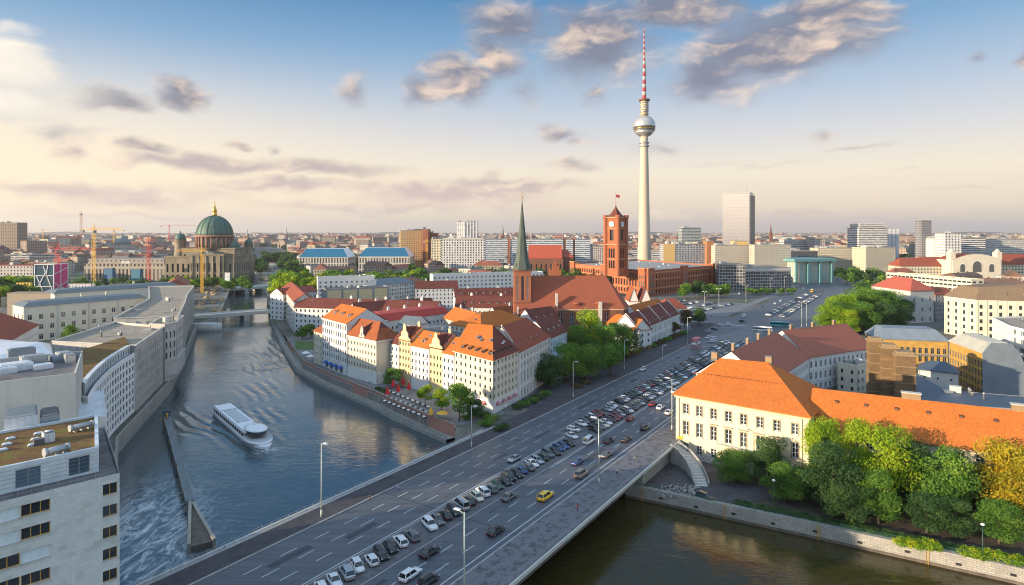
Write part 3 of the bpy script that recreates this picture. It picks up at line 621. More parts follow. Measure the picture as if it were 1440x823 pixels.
# far bridges over the river
def far_bridge(a, b, width, z, label, arch=None):
    t = thing('bridge', label, 'bridge', (a.x, a.y, z)); d = (b - a).normalized(); n_ = Vector((-d.y, d.x, 0)); mb = MB()
    mb.prism([a, b, b + n_ * width, a + n_ * width], z - 1.6, z); mb.build('deck', LIME, t)
    mb = MB(); mb.prism([a - n_ * .01, b - n_ * .01, b + n_ * .5, a + n_ * .5], z + .02, z + 1.1); mb.prism([a + n_ * (width - .5), b + n_ * (width - .5), b + n_ * width, a + n_ * width], z + .02, z + 1.1); mb.build('parapet', LIME, t)
    L = (b - a).length
    for k in range(1, 3):
        p = a + d * L * k / 3; mb = MB(); mb.prism([p - d * 2, p + d * 2, p + d * 2 + n_ * width, p - d * 2 + n_ * width], -8, z - 1.62); mb.build('pier', STONE, t)
    return t
far_bridge(V2(G(268, 449)), V2(G(384, 440)), 14, 1.2, 'low pale bridge crossing the river behind the ship')
far_bridge(V2(G(322, 409)), V2(G(395, 404)), 26, 1.5, 'second bridge upstream beside the domed cathedral')
far_bridge(V2(G(340, 388)), V2(G(402, 386)), 20, 1.5, 'farthest but one bridge where the river narrows')
far_bridge(V2(G(340, 377.5)), V2(G(405, 376.5)), 20, 2.5, 'farthest bridge across the river near the tree line')
# ------------------------------------------------------------------ building kit
_wc = {}
def win_mb(w, h, style):
    mb = MB(); f = .045 if style == 'plain' else .13 if style == 'six' else .07 if w < 2.2 else .1; y0, y1 = -.02, .08
    def fr(x0, x1, z0, z1): mb.box(((x0 + x1) / 2, (y0 + y1) / 2, (z0 + z1) / 2), (x1 - x0, y1 - y0, z1 - z0), 0, 0)
    fr(-w / 2, w / 2, 0, f); fr(-w / 2, w / 2, h - f, h); fr(-w / 2, -w / 2 + f, f, h - f); fr(w / 2 - f, w / 2, f, h - f)
    if style == 'cross': fr(-f * .6, f * .6, f, h - f); fr(-w / 2 + f, -f * .6, h * .64, h * .64 + f); fr(f * .6, w / 2 - f, h * .64, h * .64 + f)
    if style == 'six':
        fr(-f * .7, f * .7, f, h - f)
        for k in (1, 2): fr(-w / 2 + f, -f * .7, h * k / 3, h * k / 3 + f * .8); fr(f * .7, w / 2 - f, h * k / 3, h * k / 3 + f * .8)
    if style == 'pair': fr(-f * .6, f * .6, f, h - f)
    if style == 'band':
        n = max(2, round(w / 1.3))
        for k in range(1, n): x = -w / 2 + w * k / n; fr(x - .05, x + .05, f, h - f)
    mb.face([(-w / 2 + f, .05, f), (w / 2 - f, .05, f), (w / 2 - f, .05, h - f), (-w / 2 + f, .05, h - f)], 1)
    return mb
def win_mesh(w, h, style, fm, gm):
    k = (round(w, 2), round(h, 2), style, fm.name, gm.name)
    if k not in _wc:
        o = win_mb(w, h, style).build('window', [fm, gm], None, uv=False); _wc[k] = o.data; bpy.data.objects.remove(o)
    return _wc[k]
def facade(mb, wins, A, B, z0, z1, bay=3.0, ww=1.1, rows=(), mi=0, inset=.22, cols=None, margin=0.0):
    A, B = V2(A), V2(B); L = (B - A).length
    if L < .05: return
    d = (B - A) / L; n = Vector((d.y, -d.x, 0))
    if cols is None:
        k = int((L - margin * 2) / bay); cols = [(margin + (i + .5) * (L - 2 * margin) / k, ww) for i in range(k)] if k > 0 else []
    if not cols or not rows:
        mb.face([(A.x, A.y, z0), (B.x, B.y, z0), (B.x, B.y, z1), (A.x, A.y, z1)], mi); return
    xs = [0.0]
    for c, w_ in cols: xs += [c - w_ / 2, c + w_ / 2]
    xs.append(L); zs = [z0]
    for a, b in rows: zs += [a, b]
    zs.append(z1)
    def P(x, z, i=0.0): p = A + d * x - n * i; return (p.x, p.y, z)
    for j in range(len(zs) - 1):
        if j % 2 == 0: mb.face([P(0, zs[j]), P(L, zs[j]), P(L, zs[j + 1]), P(0, zs[j + 1])], mi); continue
        for i in range(len(xs) - 1):
            x0, x1, a, b = xs[i], xs[i + 1], zs[j], zs[j + 1]
            if i % 2 == 0: mb.face([P(x0, a), P(x1, a), P(x1, b), P(x0, b)], mi)
            else:
                mb.face([P(x0, a), P(x1, a), P(x1, a, inset), P(x0, a, inset)], mi); mb.face([P(x0, b, inset), P(x1, b, inset), P(x1, b), P(x0, b)], mi)
                mb.face([P(x0, a, inset), P(x0, b, inset), P(x0, b), P(x0, a)], mi); mb.face([P(x1, a), P(x1, b), P(x1, b, inset), P(x1, a, inset)], mi)
                wins.append((A + d * (x0 + x1) / 2 - n * (inset - .04) + Vector((0, 0, a)), math.atan2(d.y, d.x), x1 - x0, b - a))
def put_windows(t, wins, style='cross', fm=None, gm=None, cap=100, sills=None, backing=True):
    fm = fm or FRAME; gm = gm or GLASS; l = Vector(t['_l']); wins = sorted(wins, key=lambda q: q[0].length)
    for (p, a, w_, h_) in wins[:cap]:
        o = bpy.data.objects.new('window', win_mesh(w_, h_, style, fm, gm)); C.objects.link(o); o.parent = t; o.location = p - l; o.rotation_euler = (0, 0, a)
        if sills:
            mb = MB(); mb.box((0, -.28, -.07), (w_ + .3, .22, .14)); so = mb.build('sill', sills, None, uv=False); so.parent = o
    rest = wins[cap:]
    if rest:
        mb = MB()
        for (p, a, w_, h_) in rest:
            s = win_mb(w_, h_, style); ca, sa = math.cos(a), math.sin(a); b = len(mb.v)
            mb.v.extend([Vector((p.x + v.x * ca - v.y * sa, p.y + v.x * sa + v.y * ca, p.z + v.z)) for v in s.v]); mb.f.extend([[b + i for i in f] for f in s.f]); mb.m.extend(s.m); mb.sm.extend(s.sm)
        mb.build('window', [fm, gm], t)['kind'] = 'stuff'
def ccw(poly):
    a = sum(poly[i].x * poly[(i + 1) % len(poly)].y - poly[(i + 1) % len(poly)].x * poly[i].y for i in range(len(poly)))
    return poly if a > 0 else list(reversed(poly))
def inset_poly(poly, d):
    out = []; n = len(poly)
    for i in range(n):
        a, b, c = poly[i - 1], poly[i], poly[(i + 1) % n]; d1 = (b - a).normalized(); d2 = (c - b).normalized(); n1 = Vector((-d1.y, d1.x, 0)); n2 = Vector((-d2.y, d2.x, 0))
        m = n1 + n2; m = n1 if m.length < .2 else m.normalized(); k = d / max(.35, m.dot(n1)); out.append(b + m * k)
    return out
def floors(z0, h, fh=3.3, wh=1.7, sill=.9, first=0.0, top=.6):
    n = int((h - z0 - first - top + .6) / fh); return [(z0 + first + sill + i * fh, z0 + first + sill + i * fh + wh) for i in range(n) if z0 + first + sill + i * fh + wh < h - .25]
def tri_poly(mb, poly, z, mi=0):
    for t in tessellate_polygon([poly]):
        q = [Vector((poly[i].x, poly[i].y, z)) for i in t]
        if (q[1] - q[0]).cross(q[2] - q[0]).z < 0: q.reverse()
        mb.face(q, mi)
def roof_quad(t, q, ze, zr, mat, hl=0.0, hr=0.0, over=.5, ridge=None, wall=None, name='roof', mansard=None):
    """ridge runs from the left side to the right side of q = front-left, front-right, back-right, back-left"""
    q = [V2(p) for p in q]; e = inset_poly(q, -over); mL = (q[0] + q[3]) / 2; mR = (q[1] + q[2]) / 2
    rl, rr = (V2(ridge[0]), V2(ridge[1])) if ridge else (mL.lerp(mR, hl), mL.lerp(mR, 1 - hr))
    if not ridge and hl == 0: rl = rl + (mL - mR).normalized() * over * .6
    if not ridge and hr == 0: rr = rr + (mR - mL).normalized() * over * .6
    mb = MB(); z = lambda p, zz: (p.x, p.y, zz)
    if mansard:                                                   # steep lower slope, nearly flat top
        k, zm = mansard; mq = inset_poly(q, k)
        for i in range(4): a, b = e[i], e[(i + 1) % 4]; c, d = mq[(i + 1) % 4], mq[i]; mb.face([z(a, ze), z(b, ze), z(c, zm), z(d, zm)])
        fl, fr, br_, bl = mq; zz = zm
        if not ridge: mL = (fl + bl) / 2; mR = (fr + br_) / 2; rl, rr = mL.lerp(mR, .15), mL.lerp(mR, .85)
    else: fl, fr, br_, bl = e; zz = ze
    mb.face([z(fl, zz), z(fr, zz), z(rr, zr), z(rl, zr)]); mb.face([z(br_, zz), z(bl, zz), z(rl, zr), z(rr, zr)])
    if mansard or hl > 0 or ridge: mb.face([z(bl, zz), z(fl, zz), z(rl, zr)])
    if mansard or hr > 0 or ridge: mb.face([z(fr, zz), z(br_, zz), z(rr, zr)])
    for i in range(4): a, b = e[i], e[(i + 1) % 4]; mb.face([z(a, ze - .28), z(b, ze - .28), z(b, ze), z(a, ze)])
    mb.face([z(p, ze - .28) for p in reversed(e)])
    ro = mb.build(name, mat, t)
    if wall and not mansard and not ridge:
        mb = MB()
        if hl == 0: mb.face([z(q[3], ze - .3), z(q[0], ze - .3), z((q[0] + q[3]) / 2, zr - .15)])
        if hr == 0: mb.face([z(q[1], ze - .3), z(q[2], ze - .3), z((q[1] + q[2]) / 2, zr - .15)])
        if mb.f: mb.build('gable', wall, t)
    return ro, (e, rl, rr)
def roof_items(t, q, ze, zr, rl, rr, dormer=0, sky=0, chim=0, mat=None, wallm=None, f=.28, dw=1.5, dh=1.5, side='front', rnd=None):
    """dormers, roof lights and chimneys on the slope that faces the street"""
    rnd = rnd or random.Random(len(bpy.data.objects)); a, b = (q[0], q[1]) if side == 'front' else (q[1], q[2]) if side == 'right' else (q[3], q[0])
    if side == 'right': rl, rr = rr, rr
    if side == 'left': rl, rr = rl, rl
    d = (b - a).normalized(); inn = Vector((-d.y, d.x, 0)); L = (b - a).length; mid = (rl + rr) / 2 if side == 'front' else rr; run = (mid - a).dot(inn); sl = (zr - ze) / max(run, .1)
    lo, hi = (.06, .94) if side == 'front' else (.2, .8)
    for k in range(dormer):
        x = (lo + (hi - lo) * (k + .5) / dormer) * L; p = a + d * x + inn * run * f; z = ze + (zr - ze) * f - .1; dep = min(dh / max(sl, .3), run * (1 - f)); ang = math.atan2(d.y, d.x); mb = MB()
        def T(xx, yy, zz): r = p + d * xx + inn * yy; return (r.x, r.y, z + zz)
        w2 = dw / 2
        mb.face([T(-w2, 0, 0), T(w2, 0, 0), T(w2, 0, dh), T(-w2, 0, dh)], 0); mb.face([T(-w2, dep, dh), T(-w2, 0, 0), T(-w2, 0, dh)], 0); mb.face([T(w2, 0, 0), T(w2, dep, dh), T(w2, 0, dh)], 0)
        mb.face([T(-w2 - .15, -.2, dh + .02), T(w2 + .15, -.2, dh + .02), T(w2 + .15, dep + .3, dh + .3), T(-w2 - .15, dep + .3, dh + .3)], 1); mb.face([T(-w2 - .15, -.2, dh - .12), T(w2 + .15, -.2, dh - .12), T(w2 + .15, -.2, dh + .02), T(-w2 - .15, -.2, dh + .02)], 1)
        mb.face([T(-w2 * .75, -.03, .2), T(w2 * .75, -.03, .2), T(w2 * .75, -.03, dh - .2), T(-w2 * .75, -.03, dh - .2)], 2); mb.build('dormer', [wallm or REDST, mat or SLATE, GLASS], t)
    for k in range(sky):
        x = (.08 + .84 * (k + rnd.random()) / sky) * L; ff = .35 + .4 * rnd.random() * (1 if side == 'front' else .4); p = a + d * x + inn * run * ff; n3 = Vector((-inn.x * sl, -inn.y * sl, 1)).normalized(); up = (inn + Vector((0, 0, sl))).normalized(); c0 = Vector((p.x, p.y, ze + (zr - ze) * ff)) + n3 * .1; mb = MB()
        mb.face([c0 - d * .5 - up * .6, c0 + d * .5 - up * .6, c0 + d * .5 + up * .6, c0 - d * .5 + up * .6], 0); mb.face([c0 - d * .62 - up * .72 - n3 * .03, c0 + d * .62 - up * .72 - n3 * .03, c0 + d * .62 + up * .72 - n3 * .03, c0 - d * .62 + up * .72 - n3 * .03], 1); mb.build('skylight', [GLASSB, METAL], t)
    for k in range(chim):
        x = (k + .5) / chim; p = rl.lerp(rr, x) + inn * rnd.uniform(.5, 1.5); mb = MB(); ang = math.atan2(d.y, d.x)
        mb.box((p.x, p.y, zr + .3), (1.5, .9, 2.6), ang, 0); mb.box((p.x, p.y, zr + 1.68), (1.75, 1.1, .16), ang, 1); mb.box((p.x, p.y, zr + 1.95), (.3, .3, .38), ang, 0); mb.build('chimney', [wallm or BRICK, CONC], t)
_rnd = random.Random(11)
def clutter(t, poly, z, n=5, big=1.0):
    c = sum(poly, Vector((0, 0, 0))) / len(poly)
    for k in range(n):
        p = poly[_rnd.randrange(len(poly))].lerp(c, _rnd.uniform(.25, .9)); p = p.lerp(poly[_rnd.randrange(len(poly))], _rnd.uniform(0, .25)); a = _rnd.uniform(0, 3); mb = MB(); s = _rnd.uniform(.8, 2.4) * big; hh = _rnd.uniform(.6, 2.2) * big; kd = _rnd.randrange(3)
        if kd == 0: mb.box((p.x, p.y, z + hh / 2), (s * 1.6, s, hh), a); mb.box((p.x, p.y, z + hh + .06), (s * 1.75, s * 1.15, .12), a); mb.build('roof_hatch', [LIME], t)
        elif kd == 1: mb.lathe((p.x, p.y, z), [(.35 * big, 0), (.35 * big, hh), (.55 * big, hh + .1), (.1, hh + .5)], 10); mb.build('roof_vent', [METAL], t)
        else: mb.box((p.x, p.y, z + .3), (s * 1.5, s * 1.5, .6), a, 0); mb.face([(p.x - s * .6, p.y - s * .6, z + .63), (p.x + s * .6, p.y - s * .6, z + .63), (p.x + s * .6, p.y + s * .6, z + .63), (p.x - s * .6, p.y + s * .6, z + .63)], 1); mb.build('skylight', [METAL, GLASSB], t)
def bld(name, label, cat, poly, h, wall, z0=0.0, bay=3.0, ww=1.1, fh=3.3, wh=1.7, sill=.9, first=0.0, rows=None, style='cross', fm=None, gm=None, roof='flat', rmat=None, zr=None, hl=0.0, hr=0.0, over=.5, ridge=None,
        mansard=None, par=.7, cornice=None, plinth=None, dormer=0, sky=0, chim=0, clut=4, group=None, cap=100, sides=None, sills=None, dwall=None, inset=.22, belts=(), rdorm=0, ldorm=0, dh=1.5, dw=1.5, f=.28, nowin=False, pil=None):
    if ww <= 1.15 and style == 'cross': style = 'plain'
    poly = [V2(p) for p in poly]; c = sum(poly, Vector((0, 0, 0))) / len(poly); c.z = z0; t = thing(name, label, cat, c, group); mb = MB(); wins = []; n = len(poly)
    rows = floors(z0, h, fh, wh, sill, first) if rows is None else rows; wt = h + par if roof == 'flat' else h
    for i in range(n):
        a, b = poly[i], poly[(i + 1) % n]; d = (b - a).normalized(); nn = Vector((d.y, -d.x, 0)); vis = nn.dot(-(a + b) / 2) > 0 if sides is None else i in sides
        facade(mb, wins, a, b, z0, wt, bay, ww, rows if vis and not nowin else (), 0, inset)
    if roof == 'flat':
        ip = inset_poly(poly, .35)
        for i in range(n):
            a, b, c2, d2 = poly[i], poly[(i + 1) % n], ip[(i + 1) % n], ip[i]; mb.face([(a.x, a.y, wt), (b.x, b.y, wt), (c2.x, c2.y, wt), (d2.x, d2.y, wt)]); mb.face([(c2.x, c2.y, h), (d2.x, d2.y, h), (d2.x, d2.y, wt), (c2.x, c2.y, wt)])
        mr = MB(); tri_poly(mr, ip, h); mr.build('roof', rmat or TERRA, t); clutter(t, ip, h, clut)
    mb.build('wall', wall, t)
    if wins and nowin is False: put_windows(t, wins, style, fm, gm, cap, sills)
    bands = list(belts) + ([(h - .55, .5, .45)] if cornice and roof != 'flat' else [(wt - .3, .3, .3)] if cornice else [])
    mc = MB()
    for (z, th, o) in bands:
        op = inset_poly(poly, -o)
        for i in range(n):
            a, b, c2, d2 = op[i], op[(i + 1) % n], poly[(i + 1) % n], poly[i]; mc.face([(a.x, a.y, z), (b.x, b.y, z), (b.x, b.y, z + th), (a.x, a.y, z + th)]); mc.face([(a.x, a.y, z + th), (b.x, b.y, z + th), (c2.x, c2.y, z + th), (d2.x, d2.y, z + th)]); mc.face([(d2.x, d2.y, z), (c2.x, c2.y, z), (b.x, b.y, z), (a.x, a.y, z)])
    if mc.f: mc.build('cornice', cornice or wall, t)
    if h < 26 and ww <= 1.4 and not nowin and n < 6:
        for i in range(n):
            a, b = poly[i], poly[(i + 1) % n]; d = (b - a).normalized(); nn = Vector((d.y, -d.x, 0))
            if nn.dot(-(a + b) / 2) > 0 and (b - a).length > 7:
                q = a + d * .35 + nn * .1; mp = MB(); mp.bar((q.x, q.y, z0 + .1), (q.x, q.y, h - .2), .16, n=6); mp.build('downpipe', METAL, t)
    if plinth:
        mp = MB(); op = inset_poly(poly, -.12); z1 = plinth[1]
        for i in range(n): a, b = op[i], op[(i + 1) % n]; mp.face([(a.x, a.y, z0), (b.x, b.y, z0), (b.x, b.y, z1), (a.x, a.y, z1)])
        mp.build('plinth', plinth[0], t)
    if pil:                                                        # pilasters between the bays: (material, spacing, width, proud)
        pm, ps, pw, po_ = pil; 
        for i in range(n):
            a, b = poly[i], poly[(i + 1) % n]; L = (b - a).length; d = (b - a).normalized(); nn = Vector((d.y, -d.x, 0))
            if nn.dot(-(a + b) / 2) <= 0: continue
            k = max(1, int(L / ps))
            for j in range(k + 1): mb = MB(); p = a + d * (L * j / k) + nn * (po_ / 2 + .004); p = p + d * (pw / 2 if j == 0 else -pw / 2 if j == k else 0); mb.box((p.x, p.y, (z0 + h - .6) / 2), (pw, po_, h - .6 - z0), math.atan2(d.y, d.x)); mb.build('pilaster', pm, t)
    if roof != 'flat':
        zr = zr or h + 5; ro, (e, rl, rr) = roof_quad(t, poly, h, zr, rmat or TRED, hl, hr, over, ridge, wall, mansard=mansard)
        zz = mansard[1] if mansard else zr
        if dormer or sky or chim:
            if mansard: mq = inset_poly(poly, mansard[0]); roof_items(t, poly, h, mansard[1], mq[3], mq[2], dormer, 0, 0, rmat, dwall or wall, f=.15, dh=dh, dw=dw); roof_items(t, mq, mansard[1], zr, rl, rr, 0, sky, chim, rmat, dwall or wall)
            else: roof_items(t, poly, h, zr, rl, rr, dormer, sky, chim, rmat, dwall or wall, f=f, dh=dh, dw=dw)
        if rdorm: roof_items(t, poly, h, zr, rl, rr, rdorm, 0, 0, rmat, dwall or wall, side='right', f=f, dh=dh, dw=dw)
        if ldorm: roof_items(t, poly, h, zr, rl, rr, ldorm, 0, 0, rmat, dwall or wall, side='left', f=f, dh=dh, dw=dw)
    return t
def Q(h, *px): return [V2(G(u, v, h)) for u, v in px]
def slab(h, u0, v0, u1, v1, depth, skew=0.0):
    """footprint behind the front top edge (u0,v0)-(u1,v1) of a wall h high"""
    a, b = V2(G(u0, v0, h)), V2(G(u1, v1, h)); d = (b - a).normalized(); n = Vector((-d.y, d.x, 0)) + d * skew; return [a, b, b + n * depth, a + n * depth]
def slabY(u0, u1, Y, depth, ang=0.0):
    a = at(u0, Y); b = at(u1, Y + (u1 - u0) / F * Y * math.tan(R(ang))); d = (b - a).normalized(); n = Vector((-d.y, d.x, 0)); return [V2(a), V2(b), V2(b + n * depth), V2(a + n * depth)]
# ------------------------------------------------------------------ left bank
C0 = Vector((-62.5, 100, 0)); dA = Vector((.69, .72, 0)).normalized(); nA = Vector((-.6, .8, 0)).normalized()
FLa = C0 - dA * 45; pA = [FLa, C0, C0 + nA * 30, FLa + nA * 30]
t = thing('office_building', 'nearest pale stone office block with mossy roof terrace and ochre framed windows', 'building', (C0.x - 20, C0.y, -5)); hA = 26.6
rowsA = [(1.5 + 3.36 * k, 3.25 + 3.36 * k) for k in range(8)]; rowsA = [(25.3 - 3.4 * k - 1.75, 25.3 - 3.4 * k) for k in range(8)][::-1]
mb = MB(); wins = []
segs = [(1.3, 2.0), (9.0 + 1.75, 3.5), (12.6 + 2.2, 4.4), (17.1 + 1.9, 3.8), (28, 8)]
facade(mb, wins, pA[0], pA[1], -5, hA, rows=rowsA, cols=sorted((45 - k, w_) for k, w_ in segs), inset=.3)
w2 = []; facade(mb, w2, pA[1], pA[2], -5, hA, rows=rowsA, cols=[(1.2, 1.7)] + [(5 + 4.2 * k, 2.4) for k in range(6)], inset=.3)
facade(mb, [], pA[2], pA[3], -5, hA); facade(mb, [], pA[3], pA[0], -5, hA); mb.build('wall', CLAD, t)
mr = MB(); tri_poly(mr, inset_poly(pA, .3), hA - .25); mr.build('terrace', TAR, t)
BLIND = simple('white_window_blind', (.62, .72, .72), .5, var=.05); GREYP2 = simple('grey_green_shutter', (.16, .21, .21), .5)
for i, (p, a, w_, h_) in enumerate(wins):
    k = 45 - (p - pA[0]).length if False else 45 - ((p - pA[0]) * Vector((1, 1, 0))).length
    r = 7 - rowsA.index(min(rowsA, key=lambda q: abs(q[0] - p.z)))
    kind = 'c' if k < 3 else 'a' if k < 12.5 else 'b' if k < 17 else 'g'
    gm, fm = (GLASS, FRAMEY)
    if (kind == 'b' and r in (0, 1, 4, 5)) or (kind == 'a' and r in (2, 6)): gm, fm = BLIND, FRAME
    if kind == 'g' : gm, fm = GREYP2, METAL
    put_windows(t, [(p, a, w_, h_)], 'band' if kind != 'c' else 'pair', fm, gm, sills=LIME)
put_windows(t, w2, 'pair', FRAMEY, GLASSB)
ph = Q(30, (0, 661.7), (139, 632), (137.5, 585), (0, 608)); ph[0] = ph[0] - dA * 30 + Vector((0, 0, 0)); ph[3] = ph[3] - dA * 30
mb = MB(); wins = []; L = (ph[1] - ph[0]).length
facade(mb, wins, ph[0], ph[1], hA - .2, 30.4, rows=[(hA + .15, 29.5)], cols=[(L - 9.1, 3.1), (L - 2.65, 2.8)], inset=.15)
for i in (1, 2, 3): facade(mb, [], ph[i], ph[(i + 1) % 4], hA - .2, 30.4)
ip = inset_poly(ph, .55)
for i in range(4):
    a, b, c2, d2 = ph[i], ph[(i + 1) % 4], ip[(i + 1) % 4], ip[i]; mb.face([(a.x, a.y, 30.4), (b.x, b.y, 30.4), (c2.x, c2.y, 30.4), (d2.x, d2.y, 30.4)]); mb.face([(c2.x, c2.y, 30), (d2.x, d2.y, 30), (d2.x, d2.y, 30.4), (c2.x, c2.y, 30.4)])
mb.build('penthouse', WALLG, t); put_windows(t, wins, 'band', METAL, GLASSB)
mr = MB(); tri_poly(mr, ip, 30.0); mr.build('green_roof', MOSS, t)
mb = MB()
for k in range(5): z = hA + .6 + k * .62; a, b = ph[0], ph[1]; d = (b - a).normalized(); n = Vector((d.y, -d.x, 0)) * .04; mb.bar(a + n + Vector((0, 0, z)), b + n + Vector((0, 0, z)), .05)
mb.build('cladding_joints', METAL, t)
mb = MB(); rl = inset_poly(pA, .15)
for i in (0, 1):
    a, b = rl[i], rl[i + 1]
    for z in (hA + .95, hA + .5): mb.bar((a.x, a.y, z), (b.x, b.y, z), .05)
    for k in range(int((b - a).length / 1.6)): p = a.lerp(b, k * 1.6 / (b - a).length); mb.bar((p.x, p.y, hA - .2), (p.x, p.y, hA + .97), .05)
mb.build('terrace_railing', METAL, t)
aA = math.atan2(dA.y, dA.x)
def onroof(u, v, z=30.0): return G(u, v, z)
for (u, v) in ((15, 618), (10, 626), (4, 634), (54, 611), (50, 619), (46, 627), (-25, 640), (-30, 650)):
    p = onroof(u, v); mb = MB(); mb.box((p.x, p.y, 30.12), (1.35, .9, .24), aA, 0); mb.box((p.x, p.y, 30.32), (1.15, .72, .16), aA, 1, .7); mb.build('skylight', [METAL, WHITEM], t)
def duct(u0, v0, u1, v1, r):
    a, b = onroof(u0, v0, 30.8), onroof(u1, v1, 30.8); d = (b - a).normalized(); mb = MB(); mb.bar(a, b, r * 2, n=12); mb.bar(a - d * .05, a + d * .35, r * 2.5, n=12); mb.bar(b - d * .35, b + d * .05, r * 2.3, n=12)
    for k in (.2, .5, .8): p = a.lerp(b, k); mb.box((p.x, p.y, 30.25), (.15, r * 2, .5), math.atan2(d.y, d.x))
    return mb
duct(98, 603, 131, 595, .48).build('air_duct', METAL, t); duct(62, 637, 97, 628, .55).build('air_duct', METAL, t)
p = onroof(68, 620); mb = MB(); mb.box((p.x, p.y, 30.75), (1.5, 2.0, 1.5), aA, 0); mb.box((p.x, p.y, 31.53), (1.3, 1.8, .06), aA, 1); mb.lathe((p.x, p.y, 31.57), [(.5, 0), (.55, .12), (.1, .14)], 14, 0); mb.box((p.x - .2, p.y - 1.9, 30.5), (1.4, 1.2, 1.0), aA, 1); mb.build('air_conditioner', [WHITEM, FRAMED], t)
# white lift house and pale hall behind it
def hut(px, z0, h, rm): q = Q(h, *px); mb = MB(); mb.prism(q, z0, h, 0, 1); mb.prism(inset_poly(q, .3), h, h + .3, 0, 1); return mb
hut([(6, 590), (53, 583), (52, 569), (8, 578)], hA - .25, 32, 0).build('lift_house', [WHITEM, SLATE], t)
hut([(56, 588), (84, 582), (82, 572), (57, 576)], hA - .25, 31, 0).build('plant_box', [METAL, TAR], t)
R0 = Vector((-101, 145.4, 0)); dB = Vector((.79, .61, 0)).normalized(); B3 = Vector((-118, 172.6, 0)); FLb = R0 - dB * 70
tb = bld('theatre_hall', 'windowless pale box hall behind the nearest office block, plant on its roof', 'building', [FLb, R0, B3, FLb + (B3 - R0)], 31, LIME, z0=-5, nowin=True, par=1.3, clut=0, rmat=TAR, cornice=None)
for (u, v, sx_, sy_, sz_, m_) in ((20, 520, 7, 5, 1.6, WHITEM), (46, 512, 5, 4, 2.2, METAL), (60, 518, 4, 3, 1.0, WHITEM), (90, 505, 3, 5, 1.8, METAL), (78, 508, 2, 6, 1.2, ZINC), (98, 510, 2.2, 2.2, 2.2, METAL), (30, 500, 6, 3, 2.0, ZINC), (8, 524, 4, 4, 1.2, WHITEM)):
    p = G(u, v, 31); mb = MB(); mb.box((p.x, p.y, 31 + sz_ / 2), (sx_, sy_, sz_), aA); mb.box((p.x, p.y, 31 + sz_ + .08), (sx_ * .8, sy_ * .7, .16), aA); mb.build('plant_unit', m_, tb)
p = G(86, 502, 31)
for k in range(3): q = p + dA * (k * 1.6 - 2); mb = MB(); mb.bar((q.x, q.y, 31.8), (q.x + 2.5, q.y - 3.5, 31.8), .9, n=10); mb.build('air_duct', METAL, tb)
bld('entrance_canopy_building', 'small flat white roofed link beside the curved riverside block', 'building', Q(20, (106, 588), (150, 587), (146, 549), (118, 551)), 20, WHITE, z0=-5, rmat=WHITEM, nowin=True, clut=0, par=.2)
q = Q(27, (-60, 520), (72, 500), (68, 484), (-60, 472)); bld('hall', 'hall with a bright white metal roof behind the theatre box', 'building', q, 27, LIME, rmat=WHITEM, roof='gable', hl=.1, hr=.1, zr=29.5, nowin=True)
# curved bank block
pc = [Vector(p + (0,)) for p in ((-110, 165), (-114, 172.5), (-118.2, 181), (-122.4, 190.5), (-126.6, 200.8), (-130.6, 212.5), (-134.6, 226.2))]
pc = [p + Vector((-1.2, -.3, 0)) for p in pc]; back = [Vector((-152, 248, 0)), Vector((-150, 213, 0)), Vector((-135, 178, 0))]
tcv = bld('curved_office_building', 'curved white riverside block with a regular window grid and mossy roof', 'building', pc + back, 20.6, plaster('bright_white_cladding', (.76, .76, .74), .1), z0=.3, bay=2.9, ww=2.0, rows=[(1.5 + 2.75 * k, 3.45 + 2.75 * k) for k in range(7)], sides=range(6), style='pair', gm=GLASS, rmat=TAR, par=.9, clut=0, inset=.3, fm=METAL)
cp = inset_poly(pc + back, 1.4); mb = MB(); wins = []
for i in range(6): facade(mb, wins, cp[i], cp[i + 1], 20.6, 24.2, bay=2.6, ww=1.3, rows=[(21.6, 23.4)])
for i in range(6, len(cp)): facade(mb, [], cp[i], cp[(i + 1) % len(cp)], 20.6, 24.2)
mb.build('top_floor', WALLG, tcv); mr = MB(); tri_poly(mr, inset_poly(cp, .0), 24.2); mr.build('green_roof', MOSS, tcv)
mb = MB(); ic = inset_poly(cp, -.25)
for i in range(6): a, b, c2, d2 = ic[i], ic[i + 1], inset_poly(cp, .9)[i + 1], inset_poly(cp, .9)[i]; mb.face([(a.x, a.y, 24.4), (b.x, b.y, 24.4), (c2.x, c2.y, 24.4), (d2.x, d2.y, 24.4)]); mb.face([(a.x, a.y, 23.9), (b.x, b.y, 23.9), (b.x, b.y, 24.4), (a.x, a.y, 24.4)])
mb.build('roof_edge', WHITEM, tcv)
mb = MB()
for (p, a, w_, h_) in wins[:0]: pass
put_windows(tcv, wins[:1], 'pair', METAL, GLASSB)
